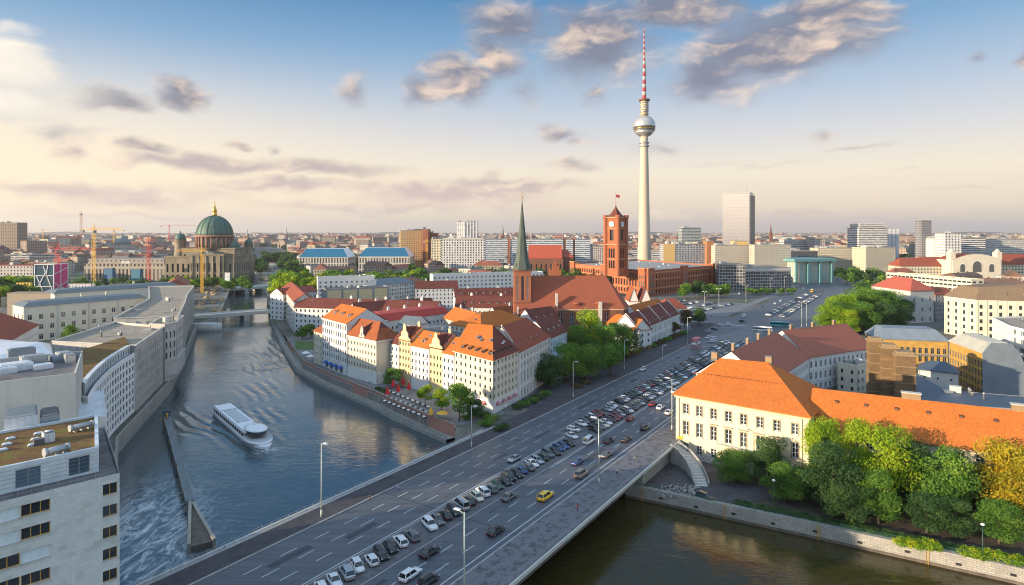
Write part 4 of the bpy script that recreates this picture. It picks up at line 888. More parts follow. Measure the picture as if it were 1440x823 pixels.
# stone palace fronts along the bank
pd1 = [Vector((-135.8, 226.6, 0)), Vector((-150.6, 272, 0)), Vector((-180, 285, 0)), Vector((-172, 235, 0))]
bld('stone_office_building', 'grey stone block with tall narrow windows between the curved block and the round bay', 'building', pd1, 23.2, STONE, z0=.3, bay=3.4, ww=1.3, fh=4.2, wh=2.5, rmat=TERRA, cornice=LIME, par=1.0, sides=[0], pil=(STONE, 3.4, .5, .25), fm=METAL)
tb = bld('stone_bay_building', 'protruding stone bay with rounded base on the river bank', 'building', [Vector((-149.3, 270, 0)), Vector((-148.4, 277.5, 0)), Vector((-156, 298, 0)), Vector((-164, 296, 0)), Vector((-157, 272, 0))], 24.6, STONE, z0=9, bay=2.4, ww=1.0, fh=4.4, wh=2.8, rmat=TERRA, cornice=LIME, sides=[0, 1], fm=METAL)
mb = MB(); q = inset_poly([Vector((-149.3, 270, 0)), Vector((-148.4, 277.5, 0)), Vector((-156, 298, 0)), Vector((-164, 296, 0)), Vector((-157, 272, 0))], -.7); mb.prism(q, 2.5, 9.3); mb.prism(inset_poly(q, .9), .3, 2.5); mb.prism(inset_poly(q, -.3), 8.9, 9.5); mb.build('base', STONE, tb)
pd3 = [Vector((-157.5, 296, 0)), Vector((-185.5, 356, 0)), Vector((-208, 402, 0)), Vector((-236, 466, 0)), Vector((-266, 460, 0)), Vector((-217, 376, 0)), Vector((-184, 290, 0))]
bld('stone_palace', 'long sooty stone palace front running up the left river bank to the bridge', 'building', pd3, 24.0, STONE, z0=.3, bay=4.2, ww=1.5, fh=4.6, wh=2.8, rmat=TERRA, cornice=LIME, par=1.2, sides=[0, 1, 2], pil=(STONE, 4.2, .7, .35), clut=6, fm=METAL)
bld('glass_roof_link', 'low flat brown roofed wing behind the palace front', 'building', Q(20, (140, 478), (182, 462), (212, 451), (138, 458)), 20, STONE, rmat=TERRA, nowin=True, clut=2)
# old mint / stables wing facing the camera
qe = Q(21, (34, 431.6), (205, 418)); d = (qe[1] - qe[0]).normalized(); n = Vector((-d.y, d.x, 0)); pe = [qe[0], qe[1], qe[1] + n * 20, qe[0] + n * 20]
bld('historic_stone_building', 'long cream historic building with slate mansard roof left of the river', 'building', pe, 21, PALE, bay=5.2, ww=2.2, fh=6.0, wh=3.0, roof='mansard', mansard=(3.0, 23.2), zr=23.8, rmat=SLATE, cornice=LIME, style='cross', chim=3, pil=(LIME, 15, .8, .3))
qe2 = Q(21, (76, 413), (250, 401)); d = (qe2[1] - qe2[0]).normalized(); n = Vector((-d.y, d.x, 0))
bld('historic_stone_wing', 'rear wing with dark slate roof behind the long cream historic building', 'building', [qe2[0], qe2[1], qe2[1] + n * 18, qe2[0] + n * 18], 21, PALE, roof='mansard', mansard=(3.0, 23.2), zr=23.8, rmat=SLATE, nowin=True, chim=2)
a, b = Vector((-222, 274, 0)), Vector((-250, 331, 0)); d = (b - a).normalized(); n = Vector((-d.y, d.x, 0))
bld('red_roofed_house', 'house with a steep red brown hipped roof at the left edge', 'house', [a, b, b + n * 26, a + n * 26], 16, WHITE, roof='hip', hl=.3, hr=.3, zr=26, rmat=TRED, bay=3.2, ww=1.2, sky=1)

# ------------------------------------------------------------------ old town quarter on the right bank
def rowpt(u): r = (CX - u) / F; k = (241.5 * r - 22.2) / (.72 - .694 * r); return Vector((-22.2 - .72 * k, 241.5 + .694 * k, 0))
N0 = Vector((-6.8, 223.3, 0)); N1 = Vector((-22.2, 241.5, 0)); inn = Vector((.69, .72, 0)).normalized()
GRP = 'painted town houses facing the river promenade'
def balconies(t, wl, a, b, spots, mat=None):
    d = (b - a).normalized(); n = Vector((d.y, -d.x, 0)); ang = math.atan2(d.y, d.x); L = (b - a).length
    for (f_, z, w_) in spots:
        p = a + d * (L * f_) + n * .55; mb = MB(); mb.box((p.x, p.y, z), (w_, 1.05, .15), ang, 0)
        for s in (-1, 1): q = p + d * s * (w_ / 2 - .03); mb.bar(q - n * .5 + Vector((0, 0, z + 1)) - Vector((0, 0, q.z)), q + n * .5 + Vector((0, 0, z + 1)) - Vector((0, 0, q.z)), .07, 1)
        q0, q1 = p - d * w_ / 2 + n * .5, p + d * w_ / 2 + n * .5; mb.bar((q0.x, q0.y, z + 1), (q1.x, q1.y, z + 1), .08, 1)
        for k in range(6): q = q0.lerp(q1, k / 5); mb.bar((q.x, q.y, z), (q.x, q.y, z + 1), .06, 1)
        mb.build('balcony', [REDST, mat or BLACKM], t)
# corner house with orange roof
p8 = [N1, N0, Vector((2.3, 241.2, 0)), Vector((-9, 250, 0))]
t8 = bld('corner_house', 'large cream corner house with bright orange hipped roof beside the street', 'house', p8, 19.4, CREAM, z0=.1, bay=2.7, ww=1.0, rows=[(4.6 + 2.95 * k + .7, 4.6 + 2.95 * k + 2.2) for k in range(5)], roof='hip', ridge=(Vector((-17.5, 250.5, 0)), Vector((-7.5, 245.5, 0))), zr=28.5, rmat=TORANGE, over=.6, cornice=REDST,
         belts=[(4.5, .25, .18)], plinth=(WHITE, 4.4), dormer=5, sky=4, dwall=FRAMED, dh=1.3, dw=1.8, f=.12, cap=100)
roof_items(t8, [p8[1], p8[2], p8[3], p8[0]], 19.4, 28.5, Vector((-7.5, 245.5, 0)), Vector((-7.5, 245.5, 0)), 5, 2, 0, TBROWN, FRAMED, f=.12, dh=1.3, dw=1.5)
# its right slope is overlaid in a darker brown
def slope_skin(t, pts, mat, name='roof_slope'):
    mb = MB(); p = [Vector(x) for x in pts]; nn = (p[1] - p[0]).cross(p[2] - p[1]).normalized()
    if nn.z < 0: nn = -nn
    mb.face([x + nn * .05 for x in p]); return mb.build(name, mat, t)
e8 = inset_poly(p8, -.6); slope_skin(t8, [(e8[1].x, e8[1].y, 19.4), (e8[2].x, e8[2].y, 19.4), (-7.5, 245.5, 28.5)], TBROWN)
def awning(t, a, b, fs, z, w_, mat):
    d = (b - a).normalized(); n = Vector((d.y, -d.x, 0)); L = (b - a).length
    for f_ in fs:
        p = a + d * L * f_; mb = MB(); h0, h1 = [p - d * w_ / 2 + n * .05, p + d * w_ / 2 + n * .05], [p - d * w_ / 2 + n * 1.3, p + d * w_ / 2 + n * 1.3]
        T = lambda q, zz: (q.x, q.y, zz); mb.face([T(h1[0], z - .9), T(h1[1], z - .9), T(h0[1], z), T(h0[0], z)]); mb.face([T(h1[0], z - 1.2), T(h1[1], z - 1.2), T(h1[1], z - .9), T(h1[0], z - .9)]); mb.face([T(h0[0], z), T(h0[0], z - .9), T(h1[0], z - .9)]); mb.face([T(h0[1], z), T(h1[1], z - .9), T(h0[1], z - .9)]); mb.build('awning', mat, t)
        mb = MB(); c = p + n * .02; mb.box((c.x, c.y, z - 1.7), (w_ * .7, .06, 2.6), math.atan2(d.y, d.x)); mb.build('shop_window', FRAMED, t)
REDP = simple('faded_red_canvas', (.42, .16, .17), .8, var=.2)
awning(t8, p8[1], p8[2], (.16, .38, .6, .82), 3.9, 2.2, REDP); awning(t8, p8[0], p8[1], (.66, .8), 3.9, 2.2, REDP)
p9 = [Vector((2.9, 241.6, 0)), Vector((16.6, 276.6, 0)), Vector((2.5, 282, 0)), Vector((-11.3, 247, 0))]
bld('pilastered_house', 'beige house with tall pilasters and wide brown tiled roof facing the street', 'house', p9, 18.8, LIME, z0=.1, bay=3.5, ww=1.5, rows=[(1.0, 3.6), (6.0, 10.6), (12.0, 14.2), (15.4, 17.4)], roof='hip', hl=.0, hr=.25, zr=28.2, rmat=TRED, over=.5, cornice=REDST, belts=[(4.7, .3, .25), (14.6, .25, .2)], pil=(REDST, 3.5, .6, .3), dormer=5, sky=3, dwall=REDST, sides=[0, 1], dh=1.2, dw=1.3, f=.2)
mb = MB(); mb.bar((2.6, 241.6, 19.2), (-4.2, 244.8, 28.6), .5, n=4); tag(mb.build('parapet_wall', REDST), 'pale coping strip between the corner house and the pilastered house roofs', 'wall')
p10 = [Vector((17.0, 277.6, 0)), Vector((26.2, 298, 0)), Vector((12.5, 304, 0)), Vector((3, 284, 0))]
bld('light_blue_house', 'light blue town house with white window surrounds beside the big trees', 'house', p10, 18.0, BLUEW, z0=.1, bay=2.6, ww=1.1, fh=3.3, roof='gable', zr=25.5, rmat=TBROWN, cornice=REDST, dormer=3, sides=[0], dwall=REDST)
# river front, left of the corner house
def gable_house(u0, u1, h, peak, wallm, rmat, label, dep=13, rows=None, sides=(0,)):
    a, b = rowpt(u0), rowpt(u1); t = bld('gabled_town_house', label, 'house', [a, b, b + inn * dep, a + inn * dep], h, wallm, z0=.1, bay=1.9, ww=.85, fh=3.0, wh=1.5, first=4.2, roof='gable', zr=h + 5.2, rmat=rmat, sides=sides, group=GRP, sky=2, over=.25, chim=1, belts=[(4.6, .2, .12)])
    d = (b - a).normalized(); n = Vector((d.y, -d.x, 0)); L = (b - a).length; prof = [(0, h - .4), (L, h - .4), (L, h + .8), (L * .80, h + 1.6), (L * .78, h + 3.2), (L * .62, h + 4.3), (L * .60, peak - .8), (L * .5, peak), (L * .40, peak - .8), (L * .38, h + 4.3), (L * .22, h + 3.2), (L * .20, h + 1.6), (0, h + .8)]
    mb = MB(); P = lambda x, z, o: tuple(a + d * x + n * o + Vector((0, 0, z - a.z)))
    mb.face([P(x, z, .08) for x, z in prof], 0); mb.face([P(x, z, -.35) for x, z in reversed(prof)], 0)
    for (x0, z0_), (x1, z1_) in zip(prof, prof[1:] + prof[:1]): mb.face([P(x0, z0_, -.35), P(x1, z1_, -.35), P(x1, z1_, .08), P(x0, z0_, .08)], 0)
    mb.build('gable', wallm, t)
    for (x, z, w_, h_) in ((L * .36, h + 1.0, .8, 1.5), (L * .64, h + 1.0, .8, 1.5), (L * .5, h + 3.4, .7, 1.5)):
        o = bpy.data.objects.new('window', win_mesh(w_, h_, 'cross', FRAME, GLASS)); C.objects.link(o); o.parent = t; o.location = a + d * x + n * .09 + Vector((0, 0, z)) - Vector(t['_l']); o.rotation_euler = (0, 0, math.atan2(d.y, d.x))
    mb = MB(); w0 = L * .11
    c = a + d * L * .5; rid = c + inn * 8
    mb.face([P(L * .2, h + .6, 0), tuple(rid + Vector((0, 0, h + 5.0))), P(L * .5, peak - 1.2, 0)]); mb.face([P(L * .8, h + .6, 0), P(L * .5, peak - 1.2, 0), tuple(rid + Vector((0, 0, h + 5.0)))]); mb.build('cross_roof', TBROWN, t)
    return t
def plain_house(u0, u1, h, wallm, rmat, label, dep=13, zr=None, bal=(), dorm=0, **k):
    a, b = rowpt(u0), rowpt(u1); t = bld('town_house', label, 'house', [a, b, b + inn * dep, a + inn * dep], h, wallm, z0=.1, bay=2.1, ww=.85, fh=3.0, wh=1.5, first=4.0, roof='gable', zr=zr or h + 5.5, rmat=rmat, sides=(0,), group=GRP, over=.3, dormer=dorm, belts=[(4.6, .2, .12)], **k)
    balconies(t, wallm, a, b, bal); return t
plain_house(622.3, 638.6, 17.6, WHITE, TORANGE, 'narrow white town house with red balconies joining the corner house', bal=[(.35, 6.5, 3), (.35, 9.8, 3)], sky=2)
gable_house(603.7, 622, 18.8, 25.2, YELL, TBROWN, 'yellow gabled town house nearer to the corner house')
plain_house(577.3, 603.4, 18.0, WHITE, TORANGE, 'white town house with balconies between the two yellow gabled houses', bal=[(.2, 7.5, 2.6), (.2, 10.5, 2.6), (.2, 13.5, 2.6), (.75, 7.5, 2.6), (.75, 10.5, 2.6), (.75, 13.5, 2.6)], sky=3, dorm=1)
gable_house(560.9, 577, 19.4, 26.6, YELL, TRUST, 'yellow gabled town house farther from the corner house')
plain_house(549.5, 560.6, 17.2, WHITE, TBROWN, 'narrow white town house with a balcony on every floor', bal=[(.5, 6.5, 3), (.5, 9.5, 3), (.5, 12.5, 3)])
def rot90(d): return Vector((-d.y, d.x, 0))
a, b = Vector((-74.0, 282.4, 0)), Vector((-57.7, 267.0, 0)); d = (b - a).normalized(); n = rot90(d)
t = bld('gabled_town_house', 'broad cream town house with one small gable and rusty hipped roof', 'house', [a, b, b + n * 13, a + n * 13], 18.6, CREAM, z0=.1, bay=2.15, ww=.85, rows=[(1.2, 3.2)] + [(5.6 + 3.1 * k, 7.1 + 3.1 * k) for k in range(4)], roof='hip', hl=.0, hr=.28, zr=25.5, rmat=TRUST, sides=(0,), group=GRP, sky=3, over=.4, plinth=(WHITE, 4.8), belts=[(4.8, .2, .14)], ldorm=0, cornice=REDST)
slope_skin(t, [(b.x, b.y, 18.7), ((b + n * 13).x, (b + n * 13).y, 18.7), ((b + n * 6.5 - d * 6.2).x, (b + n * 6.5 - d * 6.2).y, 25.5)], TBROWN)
mb = MB(); nn = Vector((d.y, -d.x, 0)); L = (b - a).length; P = lambda x, z, o: tuple(a + d * x + nn * o + Vector((0, 0, z)))
g_ = [(L * .42, 18.3), (L * .60, 18.3), (L * .60, 19.5), (L * .555, 20.8), (L * .545, 22.6), (L * .51, 23.9), (L * .475, 22.6), (L * .465, 20.8), (L * .42, 19.5)]
mb.face([P(x, z, .1) for x, z in g_]); mb.face([P(x, z, -.4) for x, z in reversed(g_)])
for (x0, z0_), (x1, z1_) in zip(g_, g_[1:] + g_[:1]): mb.face([P(x0, z0_, -.4), P(x1, z1_, -.4), P(x1, z1_, .1), P(x0, z0_, .1)])
mb.build('gable', CREAM, t); mb = MB(); mb.box(tuple(a + d * L * .51 + nn * .1 + Vector((0, 0, 20.2))), (.7, .08, 1.4), math.atan2(d.y, d.x)); mb.build('window', FRAMED, t)
mb = MB(); r_ = a + d * L * .51 + n * 6.5; mb.face([P(L * .42, 19.3, 0), tuple(r_ + Vector((0, 0, 25.2))), P(L * .51, 22.8, 0)]); mb.face([P(L * .60, 19.3, 0), P(L * .51, 22.8, 0), tuple(r_ + Vector((0, 0, 25.2)))]); mb.build('cross_roof', TBROWN, t)
a, b = Vector((-91.8, 303.7, 0)), Vector((-74.6, 283.0, 0)); d = (b - a).normalized(); n = rot90(d)
t = bld('town_house', 'tall white ornate town house with orange roof and blue cafe awnings', 'house', [a, b, b + n * 20, a + n * 20], 23.4, WHITE, z0=.1, bay=2.4, ww=1.1, fh=3.7, wh=2.3, first=4.4, roof='gable', zr=29.5, rmat=TORANGE, sides=(0,), group=GRP, over=.3, dormer=3, f=.35, cornice=REDST, belts=[(4.9, .3, .3)])
balconies(t, WHITE, a, b, [(.3, 9.2, 3), (.7, 9.2, 3), (.3, 13.0, 3), (.7, 13.0, 3)])
awning(t, a, b, (.2, .4, .6, .8), 3.6, 3.4, BLUC)
a2 = Vector((-98.5, 312, 0)); b2 = Vector((-92.2, 304.2, 0)); d = (b2 - a2).normalized(); n = rot90(d)
bld('town_house', 'slim cream side house with a small red roof at the river end of the row', 'house', [a2, b2, b2 + n * 10, a2 + n * 10], 16.0, CREAM, z0=.1, bay=2.6, ww=.9, roof='hip', hl=.3, hr=.3, zr=19.5, rmat=TRUST, sides=(0,), group=GRP)
# streets behind: tiled roofs of the quarter
def rowb(label, h, e, dep, wallm, rmat, zr, kind='gable', **k):
    p = slab(h, *e, dep); k.setdefault('ww', 1.1); k.setdefault('bay', 3.0); return bld('terraced_building', label, 'building', p, h, wallm, roof=kind, rmat=rmat, zr=zr, **k)
a, b = Vector((-184, 503, 0)), Vector((-139.5, 402, 0)); d = (b - a).normalized(); n = rot90(d)
t = bld('riverside_building', 'tall pinkish block with stacked red balconies where the promenade bends', 'building', [a, b, b + n * 13, a + n * 13], 20.5, LIME, bay=3.4, ww=1.6, fh=2.9, wh=1.4, roof='gable', zr=25, rmat=TRED, sides=(0, 1), sky=2)
balconies(t, LIME, a, b, [(f_, z, 5.5) for f_ in (.1, .3, .5, .7, .9) for z in (3.5, 6.4, 9.3, 12.2, 15.1)], REDP)
rowb('white terrace with long brown roof below the beige panelled block', 17, (414, 432, 612, 438), 14, WHITE, TBROWN, 22.5, sky=8, chim=4)
rowb('terrace with bright red mansard storey in the middle of the old quarter', 16, (530, 453, 629, 440), 15, WHITE, simple('signal_red_roof', (.46, .06, .045), .7, var=.15), 20.5, 'mansard', mansard=(1.2, 19.8), dormer=9, dwall=REDST, chim=3)
rowb('dark roofed terrace between the red mansard and the white rear blocks', 16, (500, 441, 612, 433), 12, WHITE, TBROWN, 22, sky=5, chim=5)
rowb('terrace with dark brown roof left of the church tower, nearest of three', 15, (640, 432, 723, 433), 14, WHITE, TBROWN, 22, dormer=6, dwall=REDST, chim=2)
rowb('terrace with dark brown roof left of the church tower, middle of three', 15, (640, 418, 723, 416), 12, WHITE, TBROWN, 21, dormer=7, dwall=REDST, chim=2)
rowb('terrace with brown roof and white stepped gable left of the church tower', 17, (585, 406, 644, 405), 13, WHITE, TBROWN, 23, sky=4, chim=2)
rowb('small house with orange roof amid grey roofs of the quarter', 15, (624, 447, 654, 456), 14, CREAM, TORANGE, 21, chim=2, sky=1)
rowb('grey gabled house beside the small orange roofed one', 14, (655, 459, 688, 462), 16, GREYP, SLATE, 19.5, 'gable')
rowb('flat dark roofed block with glass roof lights behind the gabled houses', 13.5, (584, 464, 640, 476), 18, WHITE, TAR, 14, 'flat', clut=7)
rowb('slate roofed white house in the courtyard behind the gabled houses', 15, (560, 456, 585, 458), 12, WHITE, SLATE, 19)
rowb('orange roofed courtyard house with a square roof light', 17, (676, 462, 744, 451), 22, CREAM, TORANGE, 23, 'hip', hl=.3, hr=.3, sky=2)
rowb('brown roofed house with white gable copings behind the light blue house', 15, (752, 455, 788, 449), 14, WHITE, TBROWN, 22, dormer=3, dwall=REDST)
rowb('rusty roofed house in front of the church choir', 13, (700, 446, 752, 441), 12, WHITE, TRUST, 18.5, chim=1)
rowb('white house with slate roof beside the tall ornate town house', 17, (490, 462, 530, 452), 14, WHITE, SLATE, 20, 'hip', hl=.3, hr=.3)
p = slab(21.0, 458, 408, 547, 404, 14)
t = bld('panelled_building', 'block with four blank beige wall panels in the old quarter', 'building', p, 21, GREYP, nowin=True, rmat=TAR, clut=4)
d = (p[1] - p[0]).normalized(); nn = Vector((d.y, -d.x, 0)); L = (p[1] - p[0]).length; BEIGE = simple('beige_panel', (.66, .50, .27), .8)
for k in range(4): mb = MB(); c = p[0] + d * L * (.13 + k * .245) + nn * .12; mb.box((c.x, c.y, 15.2), (L * .21, .2, 10.4), math.atan2(d.y, d.x)); mb.build('wall_panel', BEIGE, t)
rowb('long white slab block with five rows of windows left of the church spire', 26, (609, 387, 764, 383), 12, WHITE, TERRA, 26, 'flat', bay=4.0, ww=1.8, fh=3.6, clut=8)
rowb('white flat roofed block in front of the trees left of the panelled block', 24, (447, 391, 527, 389), 14, WHITE, TERRA, 26, 'flat', bay=4.2, ww=1.8, fh=3.6, clut=5)
rowb('grey roofed block right of the white flat roofed one', 20, (528, 402, 582, 397), 16, LIME, SLATE, 25, 'hip', hl=.2, hr=.2)
rowb('white riverside block half hidden behind trees upstream', 19, (398, 414, 446, 409), 14, WHITE, TRED, 23, 'gable', bay=4.0, ww=1.8)
# white long building with copings along the street, right of the trees
a, b = Vector((69.0, 342.0, 0)), Vector((110, 411.5, 0)); d = (b - a).normalized(); n = rot90(d)
t = bld('street_front_building', 'long white building with brown dormered roof and pale copings along the street', 'building', [a, b, b + n * 15, a + n * 15], 11.6, WHITE, bay=2.5, ww=1.25, rows=[(1.3, 4.6), (6.4, 9.7)], roof='gable', zr=19.5, rmat=TBROWN, sides=(0, 3), dormer=17, dwall=REDST, dh=1.1, dw=1.2, f=.12, pil=(WHITE, 10, .9, .25), cornice=REDST)
for k in range(5): p = a + d * (.5 + k * 19.6); mb = MB(); mb.bar((p.x, p.y, 12.0), ((p + n * 7.5).x, (p + n * 7.5).y, 19.9), .55); mb.bar(((p + n * 7.5).x, (p + n * 7.5).y, 19.9), ((p + n * 15).x, (p + n * 15).y, 12.0), .55); mb.build('coping', REDST, t)
bld('orange_roofed_wing', 'orange roofed wing at the near end of the long white street building', 'building', [Vector((52, 374, 0)), Vector((66, 341, 0)), Vector((77, 347, 0)), Vector((64, 380, 0))], 11.2, WHITE, roof='gable', zr=17, rmat=TORANGE, bay=3.2)
for i, (u0, u1, v, h_, zr_, rm, lb) in enumerate(((885, 898, 424, 15, 25, TRUST, 'white gabled house left of its twin behind the church choir'), (901, 916, 425, 15, 25, TBROWN, 'white gabled house right of its twin behind the church choir'))):
    p = slab(h_, u0, v, u1, v, 16); q = [p[1], p[2], p[3], p[0]]; bld('gabled_house', lb, 'house', q, h_, WHITE, roof='gable', zr=zr_, rmat=rm, sides=(3,), bay=2.2, ww=.8, group='white gabled houses behind the church')
rowb('house with dull red hipped roof beyond the long white street building', 12, (934, 434, 966, 433), 16, WHITE, TRED, 18, 'hip', hl=.3, hr=.3)
rowb('low russet roofed house between the white gables and the street building', 12, (895, 441, 934, 430), 10, WHITE, TORANGE, 17, 'gable')

# ------------------------------------------------------------------ cream palace and its neighbours on the right
JA, JB = Vector((51.3, 196.6, 0)), Vector((81.5, 172.2, 0)); dJ = (JB - JA).normalized(); nJ = rot90(dJ)
colsJ = [(x * 38.83, 1.5) for x in (.085, .195, .310, .425, .54, .66, .78, .905)]
pj = [JA, JB, JB + nJ * 28, JA + nJ * 28]
tj = thing('palace', 'cream palace with tall orange hipped roof at the bridge end', 'palace', ((JA + JB) / 2 + nJ * 14 + Vector((0, 0, -5))))
mb = MB(); wins = []; big_ = []
cj = [(c, 1.65) for c, w_ in colsJ]
facade(mb, wins, JA, JB, -5, 14.3, rows=[(-3.2, -.4), (2.1, 6.2), (8.6, 11.6)], cols=cj, inset=.35)
ws = []; facade(mb, ws, JB, JB + nJ * 28, -5, 14.3, rows=[(2.1, 6.2), (8.6, 11.6)], bay=4.2, ww=1.6, inset=.35)
facade(mb, ws, JA + nJ * 28, JA, -5, 14.3, rows=[(2.1, 6.2), (8.6, 11.6)], bay=4.2, ww=1.6, inset=.35); facade(mb, [], JB + nJ * 28, JA + nJ * 28, -5, 14.3)
JCREAM = plaster('warm_cream_render', (.66, .58, .42), .16)
mb.build('wall', JCREAM, tj); put_windows(tj, wins, 'six', FRAME, GLASS, sills=LIME); put_windows(tj, ws, 'six', FRAME, GLASS)
outJ = -nJ; angJ = math.atan2(dJ.y, dJ.x); SURR = simple('brown_stone_surround', (.30, .24, .16), .85)
for ci, (c, w_) in enumerate(cj):                                   # stone surrounds and hoods
    for (z0_, z1_) in ((2.1, 6.2), (8.6, 11.6)):
        mb = MB(); p = JA + dJ * c + outJ * .06
        for sx_ in (-1, 1): q = p + dJ * sx_ * (w_ / 2 + .14); mb.box((q.x, q.y, (z0_ + z1_) / 2), (.26, .14, z1_ - z0_ + .3), angJ)
        mb.box((p.x, p.y, z1_ + .14), (w_ + .5, .16, .26), angJ)
        if z0_ < 3 and 1 < ci < 7: q = p + outJ * .12; mb.box((q.x, q.y, z1_ + .75), (w_ + 1.1, .5, .2), angJ)
        mb.build('window_surround', SURR, tj)
mb = MB(); p = JA + dJ * (38.83 * .48) + outJ * .5; mb.box((p.x, p.y, 1.55), (10.5, 1.0, .3), angJ); mb.build('balcony', STONE, tj)
mb = MB(); op = inset_poly(pj, -.22)
for zz, th in ((.3, .35),):
    for i in range(4): a_, b_ = op[i], op[(i + 1) % 4]; mb.face([(a_.x, a_.y, -5), (b_.x, b_.y, -5), (b_.x, b_.y, -2.9), (a_.x, a_.y, -2.9)])
mb.build('plinth', STONE, tj)
mb = MB(); op = inset_poly(pj, -.55); op2 = inset_poly(pj, -.25)
for i in range(4):
    a_, b_, c_, d_ = op[i], op[(i + 1) % 4], op2[(i + 1) % 4], op2[i]; mb.face([(a_.x, a_.y, 13.95), (b_.x, b_.y, 13.95), (b_.x, b_.y, 14.28), (a_.x, a_.y, 14.28)]); mb.face([(c_.x, c_.y, 13.3), (d_.x, d_.y, 13.3), (a_.x, a_.y, 13.95), (b_.x, b_.y, 13.95)][::-1])
mb.build('cornice', JCREAM, tj)
for f_ in (.03, .955): mb = MB(); p = JA + dJ * 38.83 * f_ + outJ * .12; mb.bar((p.x, p.y, -5), (p.x, p.y, 14), .18, n=8); mb.build('downpipe', BROWN, tj)
rj = (Vector((66.6, 201.2, 0)), Vector((79.4, 194.6, 0)))
roof_quad(tj, pj, 14.3, 24.5, TORANGE, over=.9, ridge=rj)
for p in (rj[0] + Vector((-1.2, 1, 0)), rj[1] + Vector((.6, .8, 0))):
    mb = MB(); mb.box((p.x, p.y, 24.9), (1.9, 1.5, 2.6), angJ, 0); mb.box((p.x, p.y, 26.3), (2.2, 1.8, .25), angJ, 1); mb.box((p.x, p.y, 24.0), (2.2, 1.8, .5), angJ, 1); mb.build('chimney', [BROWN, FRAMED], tj)
mb = MB()
for i in range(22):                                                 # row of little vents half way up the roof
    f_ = (i + 1) / 23; e0 = JA.lerp(JB, f_) ; r0 = rj[0].lerp(rj[1], f_); q = e0.lerp(r0, .56); zz = 14.3 + 10.2 * .56; mb.box((q.x, q.y - .05, zz + .12), (.3, .3, .16), angJ)
mb.build('snow_guards', TBROWN, tj)
mb = MB(); p = JA + dJ * 1.5 + outJ * .12; mb.box((p.x, p.y, .9), (1.7, .12, 1.0), angJ); mb.build('plaque', CRY, tj)
# graffiti band low on the palace wall
mb = MB(); rg = random.Random(5); q0 = JA + dJ * 6 + outJ * .26
for k in range(6):
    c_ = q0 + dJ * (k * 1.5); rr = .55 + rg.random() * .3; pts_ = [c_ + dJ * (math.cos(x) * rr * .9) + Vector((0, 0, -3.9 + math.sin(x) * rr)) for x in [2 * math.pi * j / 14 for j in range(14)]]; pin = [c_ + dJ * (math.cos(x) * rr * .5) + Vector((0, 0, -3.9 + math.sin(x) * rr * .55)) for x in [2 * math.pi * j / 14 for j in range(14)]]
    for j in range(14): mb.face([pts_[j], pts_[(j + 1) % 14], pin[(j + 1) % 14], pin[j]])
mb.build('graffiti', WHITE, tj)
# long orange roofed wing along the canal
LA, LBp = Vector((83.7, 175.4, 0)), Vector((150.0, 138.0, 0)); dL = (LBp - LA).normalized(); nL = rot90(dL)
tl = bld('canal_wing', 'long low wing under a vivid orange roof behind the canal trees', 'building', [LA, LBp, LBp + nL * 18, LA + nL * 18], 10.6, JCREAM, z0=-5, bay=4.0, ww=1.7, rows=[(-3, -.4), (2.2, 5.2), (6.4, 9.2)], roof='gable', zr=19.4, rmat=TORANGE, sides=(0,), over=.8, cornice=STONE, style='six', inset=.3)
for k, f_ in enumerate((.285, .60)):
    p = (LA + nL * 9.6).lerp(LBp + nL * 9.6, f_ + .03); mb = MB(); mb.box((p.x, p.y, 19.6), (4.4, 1.6, 2.4), math.atan2(dL.y, dL.x), 0); mb.box((p.x, p.y, 20.9), (4.8, 2.0, .25), math.atan2(dL.y, dL.x), 1); mb.box((p.x, p.y, 18.5), (4.9, 2.2, .4), math.atan2(dL.y, dL.x), 1); mb.build('chimney', [BROWN, STONE], tl)
for k in range(9):
    p = LA + dL * (6 + k * 7.2) + nL * 6.1; z_ = 10.6 + 8.8 * 6.1 / 9; mb = MB(); mb.box((p.x, p.y, z_ + .35), (.8, .9, .6), math.atan2(dL.y, dL.x), 0); mb.box((p.x - nL.x * .46, p.y - nL.y * .46, z_ + .35), (.6, .05, .4), math.atan2(dL.y, dL.x), 1); mb.build('roof_vent', [TBROWN, FRAMED], tl)
# brown roofed wings round the courtyard
a, b = Vector((85.6, 209.5, 0)), Vector((119.2, 252.3, 0)); d = (b - a).normalized(); n = rot90(d)
bld('courtyard_wing', 'wing with dull red roof and four chimneys directly behind the palace', 'building', [a, b, b + n * 25, a + n * 25], 14.6, WHITE, bay=2.9, ww=1.3, rows=[(1.2, 3.4), (5.2, 8.0), (10.0, 12.6)], roof='gable', zr=23.6, rmat=TCOURT, sides=(0,), chim=4, over=.6, belts=[(4.5, .25, .15), (9.1, .2, .15)], dwall=BROWN, sky=1, plinth=(GREYP, 1))
a, b = Vector((119.4, 252.6, 0)), Vector((157, 273.5, 0)); d = (b - a).normalized(); n = rot90(d)
bld('courtyard_wing', 'curving wing with dull red roof and skylights in front of the round trees', 'building', [a, b, b + n * 25, a + n * 25], 14.6, WHITE, bay=2.9, ww=1.3, rows=[(1.2, 3.4), (5.2, 8.0), (10.0, 12.6)], roof='gable', zr=23.6, rmat=TCOURT, sides=(0,), chim=3, over=.6, belts=[(4.5, .25, .15), (9.1, .2, .15)], dwall=BROWN, sky=4, plinth=(GREYP, 1))
OCHRE = simple('ochre_facade', (.42, .25, .06), .7, var=.2)
a, b = Vector((163, 281.5, 0)), Vector((190, 273.7, 0)); d = (b - a).normalized(); n = rot90(d)
